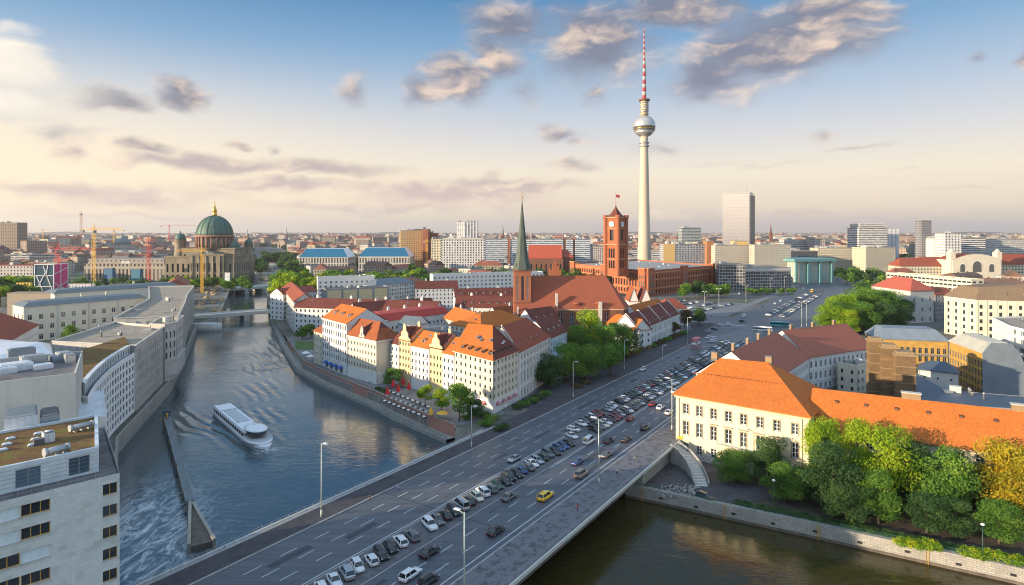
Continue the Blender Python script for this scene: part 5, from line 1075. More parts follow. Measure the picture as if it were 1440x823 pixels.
bld('ochre_courtyard_building', 'ochre gridded courtyard front under a blue grey metal roof', 'building', [a, b, b + n * 17, a + n * 17], 17.5, OCHRE, bay=2.3, ww=1.35, fh=3.6, wh=2.5, sill=.6, roof='mansard', mansard=(3.5, 21.6), zr=22.3, rmat=ZINC, sides=(0,), over=.3, fm=METAL, belts=[(10.6, .5, .8)], cornice=ZINC)
a, b = Vector((190.3, 273.4, 0)), Vector((184.6, 246.0, 0)); d = (b - a).normalized(); n = rot90(d); pm = [a, b, b + n * 13, a + n * 13]
t = bld('ochre_courtyard_wing', 'ochre window wall ending in a windowless blue grey gable', 'building', pm, 17.5, OCHRE, bay=2.3, ww=1.35, fh=3.6, wh=2.5, sill=.6, roof='mansard', mansard=(3.2, 21.4), zr=22.2, rmat=seam('cream_metal_roof', (.48, .46, .38), .5, .1), sides=(0,), over=.3, fm=METAL)
dd = (pm[2] - pm[1]).normalized(); nn = Vector((dd.y, -dd.x, 0)); L = (pm[2] - pm[1]).length; P = lambda x, z, o: tuple(pm[1] + dd * x + nn * o + Vector((0, 0, z)))
pr = [(-.3, 0), (L + 1.5, 0), (L + 1.6, 8), (L + .9, 14), (L - .6, 18), (L - 3.2, 21.5), (2.8, 21.7), (-.3, 17.6)]; mb = MB(); mb.face([P(x, z, .35) for x, z in pr]); mb.face([P(x, z, .04) for x, z in reversed(pr)])
for (x0, z0_), (x1, z1_) in zip(pr, pr[1:] + pr[:1]): mb.face([P(x0, z0_, .04), P(x1, z1_, .04), P(x1, z1_, .35), P(x0, z0_, .35)])
mb.build('gable_wall', ZINC, t)
def stone_tower(u, w_, vt, Y, label):
    p = at(u, Y); z = zt(vt, Y); t = thing('brick_tower', label, 'tower', p, 'brown towers rising from the courtyard'); mb = MB(); mb.box((p.x, p.y, (z - 1.2) / 2), (w_, w_ * 1.1, z - 1.2), -.3); mb.build('shaft', BROWNB, t)
    mb = MB(); mb.box((p.x, p.y, z - .9), (w_ + .6, w_ * 1.1 + .6, .6), -.3); mb.box((p.x, p.y, z - .3), (w_ * .85, w_ * .95, 1.0), -.3); mb.build('cap', BROWN, t)
    for k in range(6): mb = MB(); mb.box((p.x, p.y, 3 + k * (z - 5) / 6), (w_ + .25, w_ * 1.1 + .25, .3), -.3); mb.build('band', BROWN, t)
BROWNB = tiles('banded_brown_brick', (.27, .17, .08), (.20, .13, .07), .5, .3, patch=.6)
stone_tower(1230, 4.4, 475, 232, 'brown brick tower in the courtyard, left and tallest of three'); stone_tower(1249, 5.0, 484, 228, 'brown brick tower in the courtyard, middle of three'); stone_tower(1270, 6.2, 494, 224, 'brown brick tower in the courtyard, right and lowest of three')
bld('courtyard_pavilion', 'small beige building under a blue hipped roof inside the courtyard', 'building', slab(10, 1291, 519, 1347, 525, 11), 10, LIME, roof='hip', hl=.3, hr=.3, zr=13, rmat=BLUEZ, bay=3.4, ww=.7, rows=[(6.5, 7.4)])
bld('low_sheet_roof_building', 'low building with blue grey sheet metal roof behind the orange roof', 'building', Q(8, (1276, 566), (1440, 576), (1470, 560), (1330, 549), (1283, 522)), 8, GREYP, rmat=BLUEZ, par=.1, nowin=True, clut=6)
bld('cream_rear_house', 'narrow cream house squeezed between the brown towers and white wing', 'building', slab(11, 1205, 516, 1222, 512, 8), 11, CREAM, roof='flat', rmat=SLATE)
t = bld('modern_terraced_block', 'modern white terraced block with deep dark windows at the right edge', 'building', [Vector((224, 293, 0)), Vector((211, 266, 0)), Vector((206, 240, 0)), Vector((262, 228, 0)), Vector((300, 310, 0))], 24.5, WHITE, bay=4.6, ww=3.6, fh=3.5, wh=2.2, sides=(0, 1, 2), style='band', fm=FRAME, gm=GLASSB, rmat=TERRA, inset=.8, clut=6)
q = [Vector((277, 402, 0)), Vector((281, 380, 0)), Vector((338, 362, 0)), Vector((342, 402, 0))]
bld('ministry_building', 'cream classical block with tan tiled mansard roof at the right', 'building', q, 24, CREAM, bay=4.6, ww=1.6, fh=4.4, wh=2.4, roof='mansard', mansard=(5, 31), zr=33.5, rmat=TTAN, sides=(0, 1), cornice=REDST, dormer=2, rdorm=4, dwall=CREAM, pil=(CREAM, 4.6, .9, .3), style='cross', fm=FRAMED)
bld('corner_office_building', 'tall pale block with red hipped roof behind the round trees', 'building', [Vector((280, 489, 0)), Vector((283, 446, 0)), Vector((304, 452, 0)), Vector((303, 492, 0))], 23, LIME, roof='hip', hl=.25, hr=.25, zr=31, rmat=simple('bright_red_roof', (.40, .09, .05), .7, var=.2), nowin=False, bay=7, ww=1.5, fh=7, wh=3, sides=(1,))
bld('dark_grey_wing', 'dark grey wing with rows of white framed windows beside the red hipped roof', 'building', [Vector((304, 451, 0)), Vector((323, 455, 0)), Vector((323, 475, 0)), Vector((304, 475, 0))], 20, GREYP, roof='hip', hl=.2, hr=.2, zr=24, rmat=TRED, bay=2.6, ww=1.3)
bld('long_cream_office', 'long flat cream office with continuous window bands behind the tan roof', 'building', slab(20, 1247, 384, 1366, 394, 14), 20, CREAM, bay=5, ww=4.2, fh=4.0, wh=1.7, style='band', fm=FRAMED, rmat=TERRA)
# ------------------------------------------------------------------ television tower
TVC = at(906, 912); t = thing('television_tower', 'tall slender concrete television tower with steel sphere and striped antenna', 'tower', TVC)
TVCON = simple('tower_concrete', (.50, .425, .32), .8, var=.08)
def lat(name, prof, mat, n=32, z=0, par=None): mb = MB(); mb.lathe((TVC.x, TVC.y, z), prof, n); return mb.build(name, mat, par or t)
lat('shaft', [(16, 0), (11.5, 12), (9.6, 26), (8.4, 60), (7.2, 110), (6.2, 160), (5.4, 198), (5.4, 205)], TVCON)
lat('collar', [(5.5, 188), (7.4, 188.6), (7.4, 190.4), (5.5, 191)], METAL); lat('collar', [(5.5, 192.6), (7.2, 193.2), (7.2, 195), (5.5, 195.6)], METAL)
def spherem():
    m, tt = newmat('faceted_steel'); g = tt.node('ShaderNodeNewGeometry').outputs['Position']; oc = tt.node('ShaderNodeTexCoord').outputs['Object']
    s = tt.node('ShaderNodeSeparateXYZ', {0: oc}); a = tt.m('MULTIPLY', tt.m('ARCTAN2', s.outputs[0], s.outputs[1]), 11.46); fu = tt.m('PINGPONG', a, .5); fv = tt.m('PINGPONG', tt.m('MULTIPLY', s.outputs[2], .55), .5)
    h_ = tt.m('ADD', fu, fv); b = tt.node('ShaderNodeBump', {'Height': h_, 'Strength': .5, 'Distance': .5}).outputs[0]
    setp(tt, col=(.55, .53, .50), rough=.34, metal=.6, nor=b); return m
ST = spherem(); sph = lambda z: math.sqrt(max(0, 256 - (z - 218) ** 2))
lat('sphere', [(sph(z), z) for z in (202.2, 203.5, 205.5, 208, 210.5)], ST, 48); lat('sphere', [(sph(z), z) for z in (216.5, 218, 221, 224, 227, 230, 232, 233.6)], ST, 48)
lat('observation_band', [(sph(210.5) + .5, 210.5), (sph(211) + .7, 211.6), (sph(211.6) + .7, 212)], METAL, 48); lat('window_ring', [(sph(212) - .2, 212), (sph(213.4) - .2, 213.6)], FRAMED, 48)
lat('observation_band', [(sph(213.6) + .3, 213.6), (sph(214.4) + .4, 214.4)], BRASS, 48); lat('window_ring', [(sph(214.4) - .2, 214.4), (sph(216.5) - .2, 216.5)], FRAMED, 48)
lat('antenna_base', [(5.2, 233), (5.2, 256)], TVCON, 24)
for k in range(6): z = 235 + k * 3.3; lat('platform', [(5.3, z), (6.5, z + .2), (6.5, z + 1.3), (5.3, z + 1.5)], METAL if k % 2 else TVCON, 24)
lat('platform', [(5.2, 254.5), (8.2, 255), (8.2, 257), (4, 257.6)], BRICKD, 24)
REDM = simple('red_mast_paint', (.36, .04, .04), .6); WHM = simple('white_mast_paint', (.42, .37, .36), .6)
z = 257.0; k = 0
while z < 361.9:
    s = 5.6 if z < 310 else 4.0; z1 = min(362, z + s); r0 = 3.0 - (z - 257) / 105 * 2.1; r0 = r0 if z < 310 else r0 * .8; lat('antenna_section', [(max(.45, r0), z), (max(.4, r0 - .1), z1)], REDM if k % 2 == 0 else WHM, 12); z = z1; k += 1
# ------------------------------------------------------------------ church with the single green spire
BX = at(735, 366); t = thing('church', 'brick church with green copper spire and huge red brown tiled roof', 'church', BX); cdir = Vector((1, .06, 0)).normalized(); cn = rot90(cdir); cang = math.atan2(cdir.y, cdir.x)
def cbox(name, x0, x1, y0, y1, z0, z1, mat): mb = MB(); p = [BX + cdir * x + cn * y for x, y in ((x0, y0), (x1, y0), (x1, y1), (x0, y1))]; mb.prism(p, z0, z1); return mb.build(name, mat, t)
tw = 9.8; mb = MB(); wins = []; P4 = [BX + cdir * x + cn * y for x, y in ((-tw / 2, 0), (tw / 2, 0), (tw / 2, tw), (-tw / 2, tw))]
for i in range(4): facade(mb, wins, P4[i], P4[(i + 1) % 4], 0, 43, rows=[(25, 39)], cols=[(tw * .2, 1.5), (tw * .5, 1.7), (tw * .8, 1.5)], inset=.7)
mb.build('tower', BRICK, t)
PANEL = simple('pale_blind_panel', (.55, .40, .30), .8)
for i, (p, a, w_, h_) in enumerate(wins):
    mb = MB(); mb.box((p.x, p.y, p.z + h_ / 2), (w_, .1, h_), a); mb.build('louvre', PANEL if i % 3 != 1 else FRAMED, t)
for z in (12, 23.4, 41.5): mb = MB(); pp = inset_poly(P4, -.25); mb.prism(pp, z, z + .7); mb.build('string_course', BRICKD, t)
cc = BX + cn * tw / 2; mb = MB(); mb.lathe((cc.x, cc.y, 0), [(6.3, 42.8), (5.5, 44.6), (4.3, 48.5), (3.7, 51.5), (2.7, 59), (1.65, 69), (.8, 77), (.12, 84)], 8, a0=R(22.5), sm=False); mb.build('spire', SPIREC, t)
for a in range(4): mb = MB(); q = cc + Vector((math.cos(R(45 + a * 90)) * 4.9, math.sin(R(45 + a * 90)) * 4.9, 0)); mb.lathe((q.x, q.y, 43), [(.8, 0), (.7, 1.2), (.1, 3.6)], 6, sm=False); mb.build('pinnacle', SPIREC, t)
mb = MB(); mb.bar((cc.x, cc.y, 83.5), (cc.x, cc.y, 87), .25); mb.lathe((cc.x, cc.y, 84.6), [(.05, 0), (.6, .5), (.6, .9), (.05, 1.4)], 10); mb.box((cc.x, cc.y, 87.4), (1.3, .2, .5)); mb.build('weather_vane', BRASS, t)
x1 = 63.0; mb = MB(); e0, e1 = 0.3, x1
def cp_(x, y, z): p = BX + cdir * x + cn * y; return (p.x, p.y, z)
ze, zr = 20, 38.6; yf, yb = -1.5, 23; ym = 10.7; xr = 51
mb.face([cp_(5, yf, ze), cp_(x1 - 3, yf, ze), cp_(xr, ym, zr), cp_(5, ym, zr)]); mb.face([cp_(x1 - 3, yf, ze), cp_(x1 + 2, ym - 4, ze), cp_(xr, ym, zr)]); mb.face([cp_(x1 + 2, ym - 4, ze), cp_(x1 + 2, ym + 4, ze), cp_(xr, ym, zr)]); mb.face([cp_(x1 + 2, ym + 4, ze), cp_(x1 - 3, yb, ze), cp_(xr, ym, zr)]); mb.face([cp_(x1 - 3, yb, ze), cp_(5, yb, ze), cp_(5, ym, zr), cp_(xr, ym, zr)]); mb.build('roof', TCHURCH, t)
mb = MB(); mb.face([cp_(-4.9, -5, ze - 1), cp_(20, -5, ze - 1), cp_(20, yf + 2.5, ze + 4.2), cp_(-4.9, yf + 2.5, ze + 4.2)]); mb.face([cp_(20, -5, ze - 1), cp_(20, yf + 2.6, ze - 1), cp_(20, yf + 2.6, ze + 4.2)]); mb.face([cp_(-4.9, -5, 0), cp_(20, -5, 0), cp_(20, -5, ze - 1), cp_(-4.9, -5, ze - 1)]); mb.face([cp_(20, -5, 0), cp_(20, yf, 0), cp_(20, yf, ze - 1), cp_(20, -5, ze - 1)]); mb.build('side_chapel', TCHURCH, t)
body = [(5, yf + .6), (x1 - 3.5, yf + .6), (x1 + 1.2, ym - 3.6), (x1 + 1.2, ym + 3.6), (x1 - 3.5, yb - .6), (5, yb - .6)]; pb = [V2(cp_(x, y, 0)) for x, y in body]; mb = MB(); wins = []
for i in range(6): facade(mb, wins if i < 3 else [], pb[i], pb[(i + 1) % 6], 0, ze, rows=[(9.5, 17.5)], bay=6.5, ww=2.2, inset=.5)
mb.build('nave', BRICKD, t); put_windows(t, wins, 'six', FRAME, GLASS)
mb = MB(); o = inset_poly(pb, -.15); mb.prism(o, ze - .9, ze - .15); mb.build('eaves_band', simple('pale_eaves', (.62, .45, .32), .8), t)
for x in (32, 45): mb = MB(); mb.box(cp_(x, yf + 2, ze + 2.4), (3.4, 3, 1.4), cang); mb.lathe(cp_(x, yf + 1.5, ze + 2.6), [(1.8, 0), (1.2, 1.0), (.2, 1.3)], 10, sx=1.6); mb.build('dormer', TCHURCH, t)
cbox('gable_turret', 19.2, 20.4, yf - .2, yf + 1.4, ze - 2, ze + 9, LIME); cbox('gable_turret', -3.6, -2.8, -5.2, -4.4, 4, ze + 2, LIME)
cbox('choir_turret', 44.5, 46.3, yf - 1.2, yf + .6, 0, ze + 4, LIME)
# ------------------------------------------------------------------ red town hall
RC = Vector((133.6, 624, 0)); RR = Vector((236, 726, 0)); RL = Vector((72.7, 773, 0)); dr = (RR - RC).normalized()
RTERRA = plaster('terracotta_brick', (.37, .12, .055), .22); RTRIM = simple('terracotta_trim', (.50, .24, .12), .7)
pr_ = [RC, RR, RR + (RL - RC), RL]
t = bld('town_hall', 'red brick town hall with arched windows and square clock tower', 'town hall', pr_, 25, RTERRA, bay=5.2, ww=2.5, rows=[(2, 6.2), (9.2, 15.4), (17.6, 21.2)], rmat=simple('pale_sheet_roof', (.30, .30, .29), .5, .1), par=1.4, cornice=RTRIM, belts=[(7.4, .6, .4), (16.4, .5, .35), (23.2, .9, .7)], fm=FRAMED, inset=.8, clut=22, sides=(0, 3), cap=100)
mt = t
for P0, P1 in ((RC, RR), (RL, RC)):                                 # projecting corner bays
    d = (P1 - P0).normalized(); n = Vector((d.y, -d.x, 0)); L = (P1 - P0).length
    for f0 in (0, .5, 1):
        c = P0 + d * (6 + (L - 12) * f0) + n * .4; mb = MB(); mb.box((c.x, c.y, 14), (11.5, 3.2, 28), math.atan2(d.y, d.x)); mb.box((c.x, c.y, 28.4), (12.3, 4.0, .8), math.atan2(d.y, d.x), 1); mb.build('corner_bay', [RTERRA, RTRIM], mt)
        w3 = []; 
        for (z0_, z1_) in ((2, 6.2), (9.2, 15.4), (17.6, 21.2)):
            for s_ in (-3.4, 0, 3.4): mb = MB(); q = c + d * s_ + n * 1.66; mb.box((q.x, q.y, (z0_ + z1_) / 2), (1.7, .16, z1_ - z0_), math.atan2(d.y, d.x)); mb.build('window', FRAMED, mt)
TC = at(866, 640); a0 = math.atan2(dr.y, dr.x) + R(2); ts = 15.0
def tpoly(s): return [TC + Vector((math.cos(a0) * x - math.sin(a0) * y, math.sin(a0) * x + math.cos(a0) * y, 0)) * (s / 2) for x, y in ((-1, -1), (1, -1), (1, 1), (-1, 1))]
mb = MB(); pq = tpoly(ts); lo = MB(); wins = []; w2 = []
for i in range(4): facade(mb, wins, pq[i], pq[(i + 1) % 4], 20, 52, rows=[(28, 36), (38.5, 48)], cols=[(ts * .32, 2.0), (ts * .5, 2.0), (ts * .68, 2.0)], inset=.9)
for i in range(4): facade(mb, w2, pq[i], pq[(i + 1) % 4], 52, 80, rows=[(56, 67)], cols=[(ts * .5, 4.6)], inset=1.2)
mb.build('clock_tower', RTERRA, mt); put_windows(mt, wins + w2, 'cross', FRAMED, GLASS)
for pz in pq: mb = MB(); mb.lathe((pz.x, pz.y, 0), [(2.1, 20), (2.1, 78), (2.6, 79), (2.6, 81.5), (1.6, 82)], 8, a0=a0 + R(22.5), sm=False); mb.build('corner_turret', RTERRA, mt)
for z, o_, th in ((37, .5, .6), (51.6, 1.6, 1.0), (68, .6, .5), (78.8, 1.4, 1.2)): mb = MB(); mb.prism(inset_poly(pq, -o_), z, z + th); mb.build('gallery' if o_ > 1 else 'string_course', RTRIM, mt)
for i in range(4):
    A_, B_ = pq[i], pq[(i + 1) % 4]; d = (B_ - A_).normalized(); n = Vector((d.y, -d.x, 0)); c = (A_ + B_) / 2 + n * .25 + Vector((0, 0, 72.6)); ring = lambda r, off: [tuple(c + n * off + d * math.cos(x) * r + Vector((0, 0, math.sin(x) * r))) for x in [2 * math.pi * k / 24 for k in range(24)]]
    mb = MB(); mb.face(ring(2.9, .12), 0); r0, r1 = ring(2.9, .12), ring(3.3, .25)
    for k in range(24): mb.face([r0[k], r1[k], r1[(k + 1) % 24], r0[(k + 1) % 24]], 1)
    for x, L_ in ((1.2, 2.2), (3.6, 1.5)): e_ = c + n * .3 + d * math.cos(x) * L_ + Vector((0, 0, math.sin(x) * L_)); mb.bar(c + n * .3, e_, .28, 1)
    cl = mb.build('clock_face', [WHITE, FRAMED], mt)
mb = MB(); mb.lathe((TC.x, TC.y, 80), [(9.5, 0), (5.5, 3.0), (3.0, 6.5), (1.0, 9.5), (.25, 12)], 4, a0=a0 + R(45), sm=False); mb.build('tower_roof', TBROWN, mt); mb = MB(); mb.bar((TC.x, TC.y, 90), (TC.x, TC.y, 104), .45, w2=.2); mb.face([(TC.x, TC.y, 100), (TC.x + 4, TC.y + .3, 99.6), (TC.x + 4, TC.y, 102.4), (TC.x, TC.y, 103)]); mb.build('flagpole', REDM, mt)
# ------------------------------------------------------------------ domed cathedral on the island
DC = at(302, 768); t = thing('cathedral', 'sooty stone cathedral with green copper dome and gilded lantern', 'cathedral', DC); K = 768 / F
def lt(name, u, prof, mat, n=24, dy=0, **k): c = DC + Vector(((u - 302) * K, dy, 0)); mb = MB(); mb.lathe((c.x, c.y, 0), prof, n, **k); return mb.build(name, mat, t)
zz = lambda v: zt(v, 768)
rd = 20.6; zd = zz(331.5); hd = zz(303.5) - zd; lt('dome', 302, [(rd * math.cos(a), zd + hd * math.sin(a)) for a in [R(x) for x in range(0, 85, 7)]], COPPER, 48)
for k in range(16):
    a = 2 * math.pi * k / 16; mb = MB(); pts_ = [(DC.x + math.cos(a) * (rd * math.cos(x) + .25), DC.y + math.sin(a) * (rd * math.cos(x) + .25), zd + hd * math.sin(x)) for x in [R(y) for y in range(0, 82, 9)]]
    for p, q in zip(pts_, pts_[1:]): mb.bar(p, q, .9)
    mb.build('rib', COPPER, t)
lt('lantern', 302, [(3.0, zz(304)), (2.6, zz(301)), (2.3, zz(297)), (2.6, zz(296.5)), (1.9, zz(294)), (.6, zz(290))], BRASS, 12); lt('cross', 302, [(.8, zz(291)), (1.3, zz(289.5)), (.4, zz(288)), (.25, zz(283))], BRASS, 8)
lt('drum_cornice', 302, [(rd, zd - 1.6), (rd + 2.0, zd - 1.2), (rd + 2.0, zd), (rd - .3, zd + .6)], PINKS, 40); lt('drum', 302, [(rd - .6, zz(350)), (rd - .6, zd - 1.4)], DOMST, 40)
for k in range(24): a = 2 * math.pi * k / 24; mb = MB(); c = DC + Vector((math.cos(a) * (rd + .3), math.sin(a) * (rd + .3), 0)); mb.lathe((c.x, c.y, 0), [(.85, zz(348)), (.75, zd - 1.8)], 8); mb.build('column', PINKS, t)
for k in range(16): a = 2 * math.pi * (k + .5) / 16; mb = MB(); c = DC + Vector((math.cos(a) * (rd - .45), math.sin(a) * (rd - .45), 0)); mb.box((c.x, c.y, zz(341)), (.5, 2.2, 8), a); mb.build('drum_window', FRAMED, t)
for (u, r_, vt, dy) in ((256, 6.2, 327, -4), (269, 5.6, 327, 22), (331.5, 6.4, 338, -4), (338, 5.2, 334, 24)):
    lt('corner_tower', u, [(r_ + .5, 0), (r_ + .5, zz(355)), (r_, zz(354)), (r_, zz(vt + 12)), (r_ + .7, zz(vt + 11)), (r_ + .7, zz(vt + 10))], DOMST, 12, dy); z0_ = zz(vt + 10); lt('corner_dome', u, [(r_ * math.cos(a), z0_ + r_ * 1.25 * math.sin(a)) for a in [R(x) for x in range(0, 86, 12)]] + [(.4, z0_ + r_ * 1.25 + 3)], COPPER, 16, dy)
def dq(u0, u1, dy, dep): a, b = DC + Vector(((u0 - 302) * K, dy, 0)), DC + Vector(((u1 - 302) * K, dy, 0)); return [a, b, b + Vector((0, dep, 0)), a + Vector((0, dep, 0))]
for (u0, u1, v, dy, dep, rr) in ((247, 290, 360, -24, 60, [(4, 14), (17, 27)]), (284, 330, 357, -30, 66, [(4, 15), (18, 28)]), (322, 342, 359, -26, 60, [(4, 14), (17, 27)]), (266, 338, 349, -16, 40, [(30, 38)])):
    pp = dq(u0, u1, dy, dep); mb = MB(); wins = []
    for i in range(4): facade(mb, wins if i in (0, 1) else [], pp[i], pp[(i + 1) % 4], 0, zz(v), rows=rr, bay=6.2, ww=2.4, inset=.8)
    mb.face([(p.x, p.y, zz(v)) for p in pp]); mb.build('wing', DOMST, t); put_windows(t, wins, 'cross', FRAMED, GLASS); mb = MB(); mb.prism(inset_poly(pp, -.8), zz(v) - 1.2, zz(v) + .5); mb.build('cornice', DOMST, t)
    for k in range(int((u1 - u0) / 8) if u0 == 284 else 0): c = pp[0] + Vector(((u1 - u0) * K * (k + .5) / int((u1 - u0) / 8), -.6, 0)); mb = MB(); mb.lathe((c.x, c.y, 0), [(.9, 1), (.75, zz(v) - 1.5)], 8); mb.build('column', DOMST, t)
c = DC + Vector(((305 - 302) * K, -30, 0)); mb = MB(); mb.face([(c.x - 14, c.y - 1, zz(357)), (c.x + 14, c.y - 1, zz(357)), (c.x, c.y - 1, zz(351))]); mb.face([(c.x - 14, c.y - 1, zz(357)), (c.x, c.y - 1, zz(351)), (c.x, c.y + 30, zz(351)), (c.x - 14, c.y + 30, zz(357))]); mb.face([(c.x, c.y - 1, zz(351)), (c.x + 14, c.y - 1, zz(357)), (c.x + 14, c.y + 30, zz(357)), (c.x, c.y + 30, zz(351))]); mb.build('pediment', DOMST, t)
# ------------------------------------------------------------------ second brick church behind
def Ypoly(u0, u1, Y, dep, ang=0): return slabY(u0, u1, Y, dep, ang)
p = Ypoly(744, 792, 800, 22); t = thing('brick_church', 'long red roofed brick church between the green spire and town hall tower', 'church', p[0]); mb = MB(); wins = []
for i in range(4): facade(mb, wins if i == 0 else [], p[i], p[(i + 1) % 4], 0, zt(364, 800), bay=6, ww=1.8, rows=[(8, 24)], inset=.6)
mb.build('nave', BRICKD, t); put_windows(t, wins, 'six', FRAMED, GLASS); roof_quad(t, [p[0], at(790, 800), at(790, 822), p[3]], zt(363.5, 800), zt(345, 800), simple('vivid_red_roof', (.40, .075, .035), .7, var=.2), over=.6, wall=BRICKD)
q = Ypoly(789, 806, 806, 14); mb = MB(); mb.prism(q, 0, zt(362, 800)); mb.build('choir', BRICKD, t); roof_quad(t, q, zt(362, 800), zt(352, 800), simple('choir_red_roof', (.35, .07, .04), .7, var=.2), .0, .4, wall=BRICKD)
p = Ypoly(773, 789, 700, 8); t = thing('stepped_gable_building', 'small red brick building with pinnacled stepped gable behind the church roof', 'building', p[0]); mb = MB(); mb.prism(p, 0, zt(388, 700)); mb.build('wall', RTERRA, t)
for k, (f_, v) in enumerate(((.08, 380), (.3, 374), (.5, 369), (.7, 374), (.92, 380))): c = p[0].lerp(p[1], f_); mb = MB(); mb.box((c.x, c.y + 2, (zt(388, 700) + zt(v, 700)) / 2), (2.3, 3, zt(v, 700) - zt(388, 700))); mb.lathe((c.x, c.y + 2, zt(v, 700)), [(1.3, 0), (.1, 2.5)], 4); mb.build('pinnacle', RTERRA, t)
# ------------------------------------------------------------------ glass hotel tower
MIRR = fac('mirror_glass_facade', (.62, .55, .52), 2.2, 3.1, .9, .86, glass=(.80, .74, .72)); m = MIRR; nt_ = NT(m.node_tree)
for n_ in m.node_tree.nodes:
    if n_.type == 'BSDF_PRINCIPLED': bs = n_
bs.inputs['Metallic'].default_value = .85; [m.node_tree.links.remove(l_) for l_ in list(bs.inputs['Normal'].links)]
def mirror():
    m, t = newmat('hotel_mirror_glass'); uv = t.node('ShaderNodeTexCoord').outputs['UV']; s = t.node('ShaderNodeSeparateXYZ', {0: uv}); a = t.m('LESS_THAN', t.m('FRACT', t.m('DIVIDE', s.outputs[1], 6.2)), .10); b = t.m('LESS_THAN', t.m('FRACT', t.m('DIVIDE', s.outputs[0], 4.4)), .07)
    c = t.mix(t.m('MULTIPLY', t.m('MAXIMUM', a, b), .35), (.84, .79, .76), (.50, .46, .43)); setp(t, col=c, rough=.16, metal=.8); return m
MIRR = mirror(); YH = 1060; p = slabY(1016, 1054.5, YH, 17, -2); p[1] = at(1054, YH - 4); p[2] = at(1059, YH + 36); p[3] = at(1022, YH + 44); zh = zt(271.5, YH)
t = thing('hotel_tower', 'tall mirror glass hotel slab with two roof masts', 'skyscraper', p[0]); mb = MB(); mb.prism(p, 0, zh); mb.build('tower', MIRR, t); mb = MB(); mb.prism(inset_poly(p, -.4), zh - 1.5, zh + 1.2); mb.build('roof_edge', LIME, t)
mb = MB(); mb.prism([p[1] + Vector((.3, -.3, 0)), p[1] + Vector((2.6, 8, 0)), p[2] + Vector((1, -6, 0)), p[2] + Vector((-1, 0, 0))], 0, zh - 3); mb.build('end_wall', fac('hotel_end', (.33, .25, .2), 3, 3.1, .5, .5), t)
for u in (1024, 1050): c = at(u, YH + 12); mb = MB(); mb.bar((c.x, c.y, zh + 1), (c.x, c.y, zh + (13 if u < 1030 else 17)), .7, w2=.3); mb.build('mast', METAL, t)
# ------------------------------------------------------------------ middle distance blocks
SANDY = fac('sandy_slab', (.56, .50, .40), 3.2, 3.0, .5, .5); GRID = fac('white_grid_slab', (.58, .57, .55), 3.4, 3.3, .62, .55); ORNG = fac('orange_panel_slab', (.62, .40, .18), 2.8, 3.0, .5, .45); LATT = fac('grey_lattice_slab', (.42, .43, .46), 2.2, 3.0, .62, .7)
BANDB = fac('blue_band_slab', (.58, .60, .62), 3.0, 3.2, 1.1, .48, glass=(.10, .14, .19)); BANDW = fac('white_band_slab', (.62, .60, .56), 3.4, 3.3, 1.1, .42); DGRID = fac('dark_grid_office', (.35, .34, .33), 3.0, 3.4, .78, .74, glass=(.045, .045, .05)); COLN = fac('colonnade_wall', (.40, .35, .29), 5, 18, .5, .8, glass=(.07, .06, .05))
BRK = fac('brick_slab', (.34, .12, .06), 4, 3.2, .4, .4); CHK = fac('chequered_tower', (.26, .26, .28), 3.0, 3.6, .62, .5, glass=(.03, .03, .04)); YEL = fac('yellow_slab', (.62, .42, .16), 4, 3.2, .001, .5); TURQ = fac('turquoise_glass', (.30, .46, .46), 4.2, 4, .62, .86, glass=(.42, .36, .27)); CRM = fac('cream_block', (.60, .53, .38), 4.0, 3.8, .48, .5); PKM = fac('pinkgrey_block', (.48, .42, .38), 3.4, 3.3, .5, .5)
def blk(label, u0, u1, vt, Y, dep, mat, ang=0.0, name='office_block', cat='building', rm=None, nc=3, top=None, real=None, **k):
    p = slabY(u0, u1, Y, dep, ang); z = zt(vt, Y); t = thing(name, label, cat, p[0]); mb = MB(); mb.prism(p, 0, z - .01, cap=False)
    mb.build('wall', mat, t); mr = MB(); mr.prism(inset_poly(p, -.25), z - .6, z); mr.build('roof', rm or TERRA, t)
    d = (p[1] - p[0]).normalized(); ang_ = math.atan2(d.y, d.x); L = (p[1] - p[0]).length
    for j in range(nc):
        c = p[0].lerp(p[1], _rnd.uniform(.1, .9)).lerp(p[3], _rnd.uniform(.2, .6)); mb = MB(); s_ = _rnd.uniform(.05, .14) * L; hh = _rnd.uniform(1.5, 3.5); mb.box((c.x, c.y, z + hh / 2), (s_, dep * .4, hh), ang_); mb.build('roof_plant', LIME if j % 2 else METAL, t)
    return t, p, z
def tops(t, p, z, h, mat, k=.12): mb = MB(); q = inset_poly(p, min(3, (p[2] - p[1]).length * k)); mb.prism(q, z, z + h); mb.build('upper_floor', mat, t)
for (lb, u0, u1, vt) in (('long low museum block with blue glass roof, left of its twin', 420, 489, 362), ('long low museum block with blue glass roof, right of its twin', 504, 576, 361)):
    Y = 930; t, p, z = blk(lb, u0, u1, vt, Y, 50, fac('ribbed_stone_' + str(u0), (.50, .47, .40), 4.2, 9, .55, .8, glass=(.08, .08, .09)), nc=0, rm=LIME)
    t['group'] = 'blue roofed blocks by the river'; q = inset_poly(p, .5); qq = inset_poly(p, 9); mb = MB(); zz2 = z + 12.5
    for i in range(4): a, b, c2, d2 = q[i], q[(i + 1) % 4], qq[(i + 1) % 4], qq[i]; mb.face([(a.x, a.y, z), (b.x, b.y, z), (c2.x, c2.y, zz2), (d2.x, d2.y, zz2)], 0 if i == 0 else 1)
    mb.face([(c_.x, c_.y, zz2) for c_ in qq], 1); mb.build('glass_roof', [BLUEG, WHITEM], t)
blk('orange panelled high rise slab, left part sunlit', 563, 594, 324, 1000, 30, ORNG, 12); blk('brick red stair end of the orange high rise', 594, 602, 322, 985, 30, BRK, 0); blk('low brick red tower joining the white grid hotel', 602, 614, 328, 1010, 24, BRK)
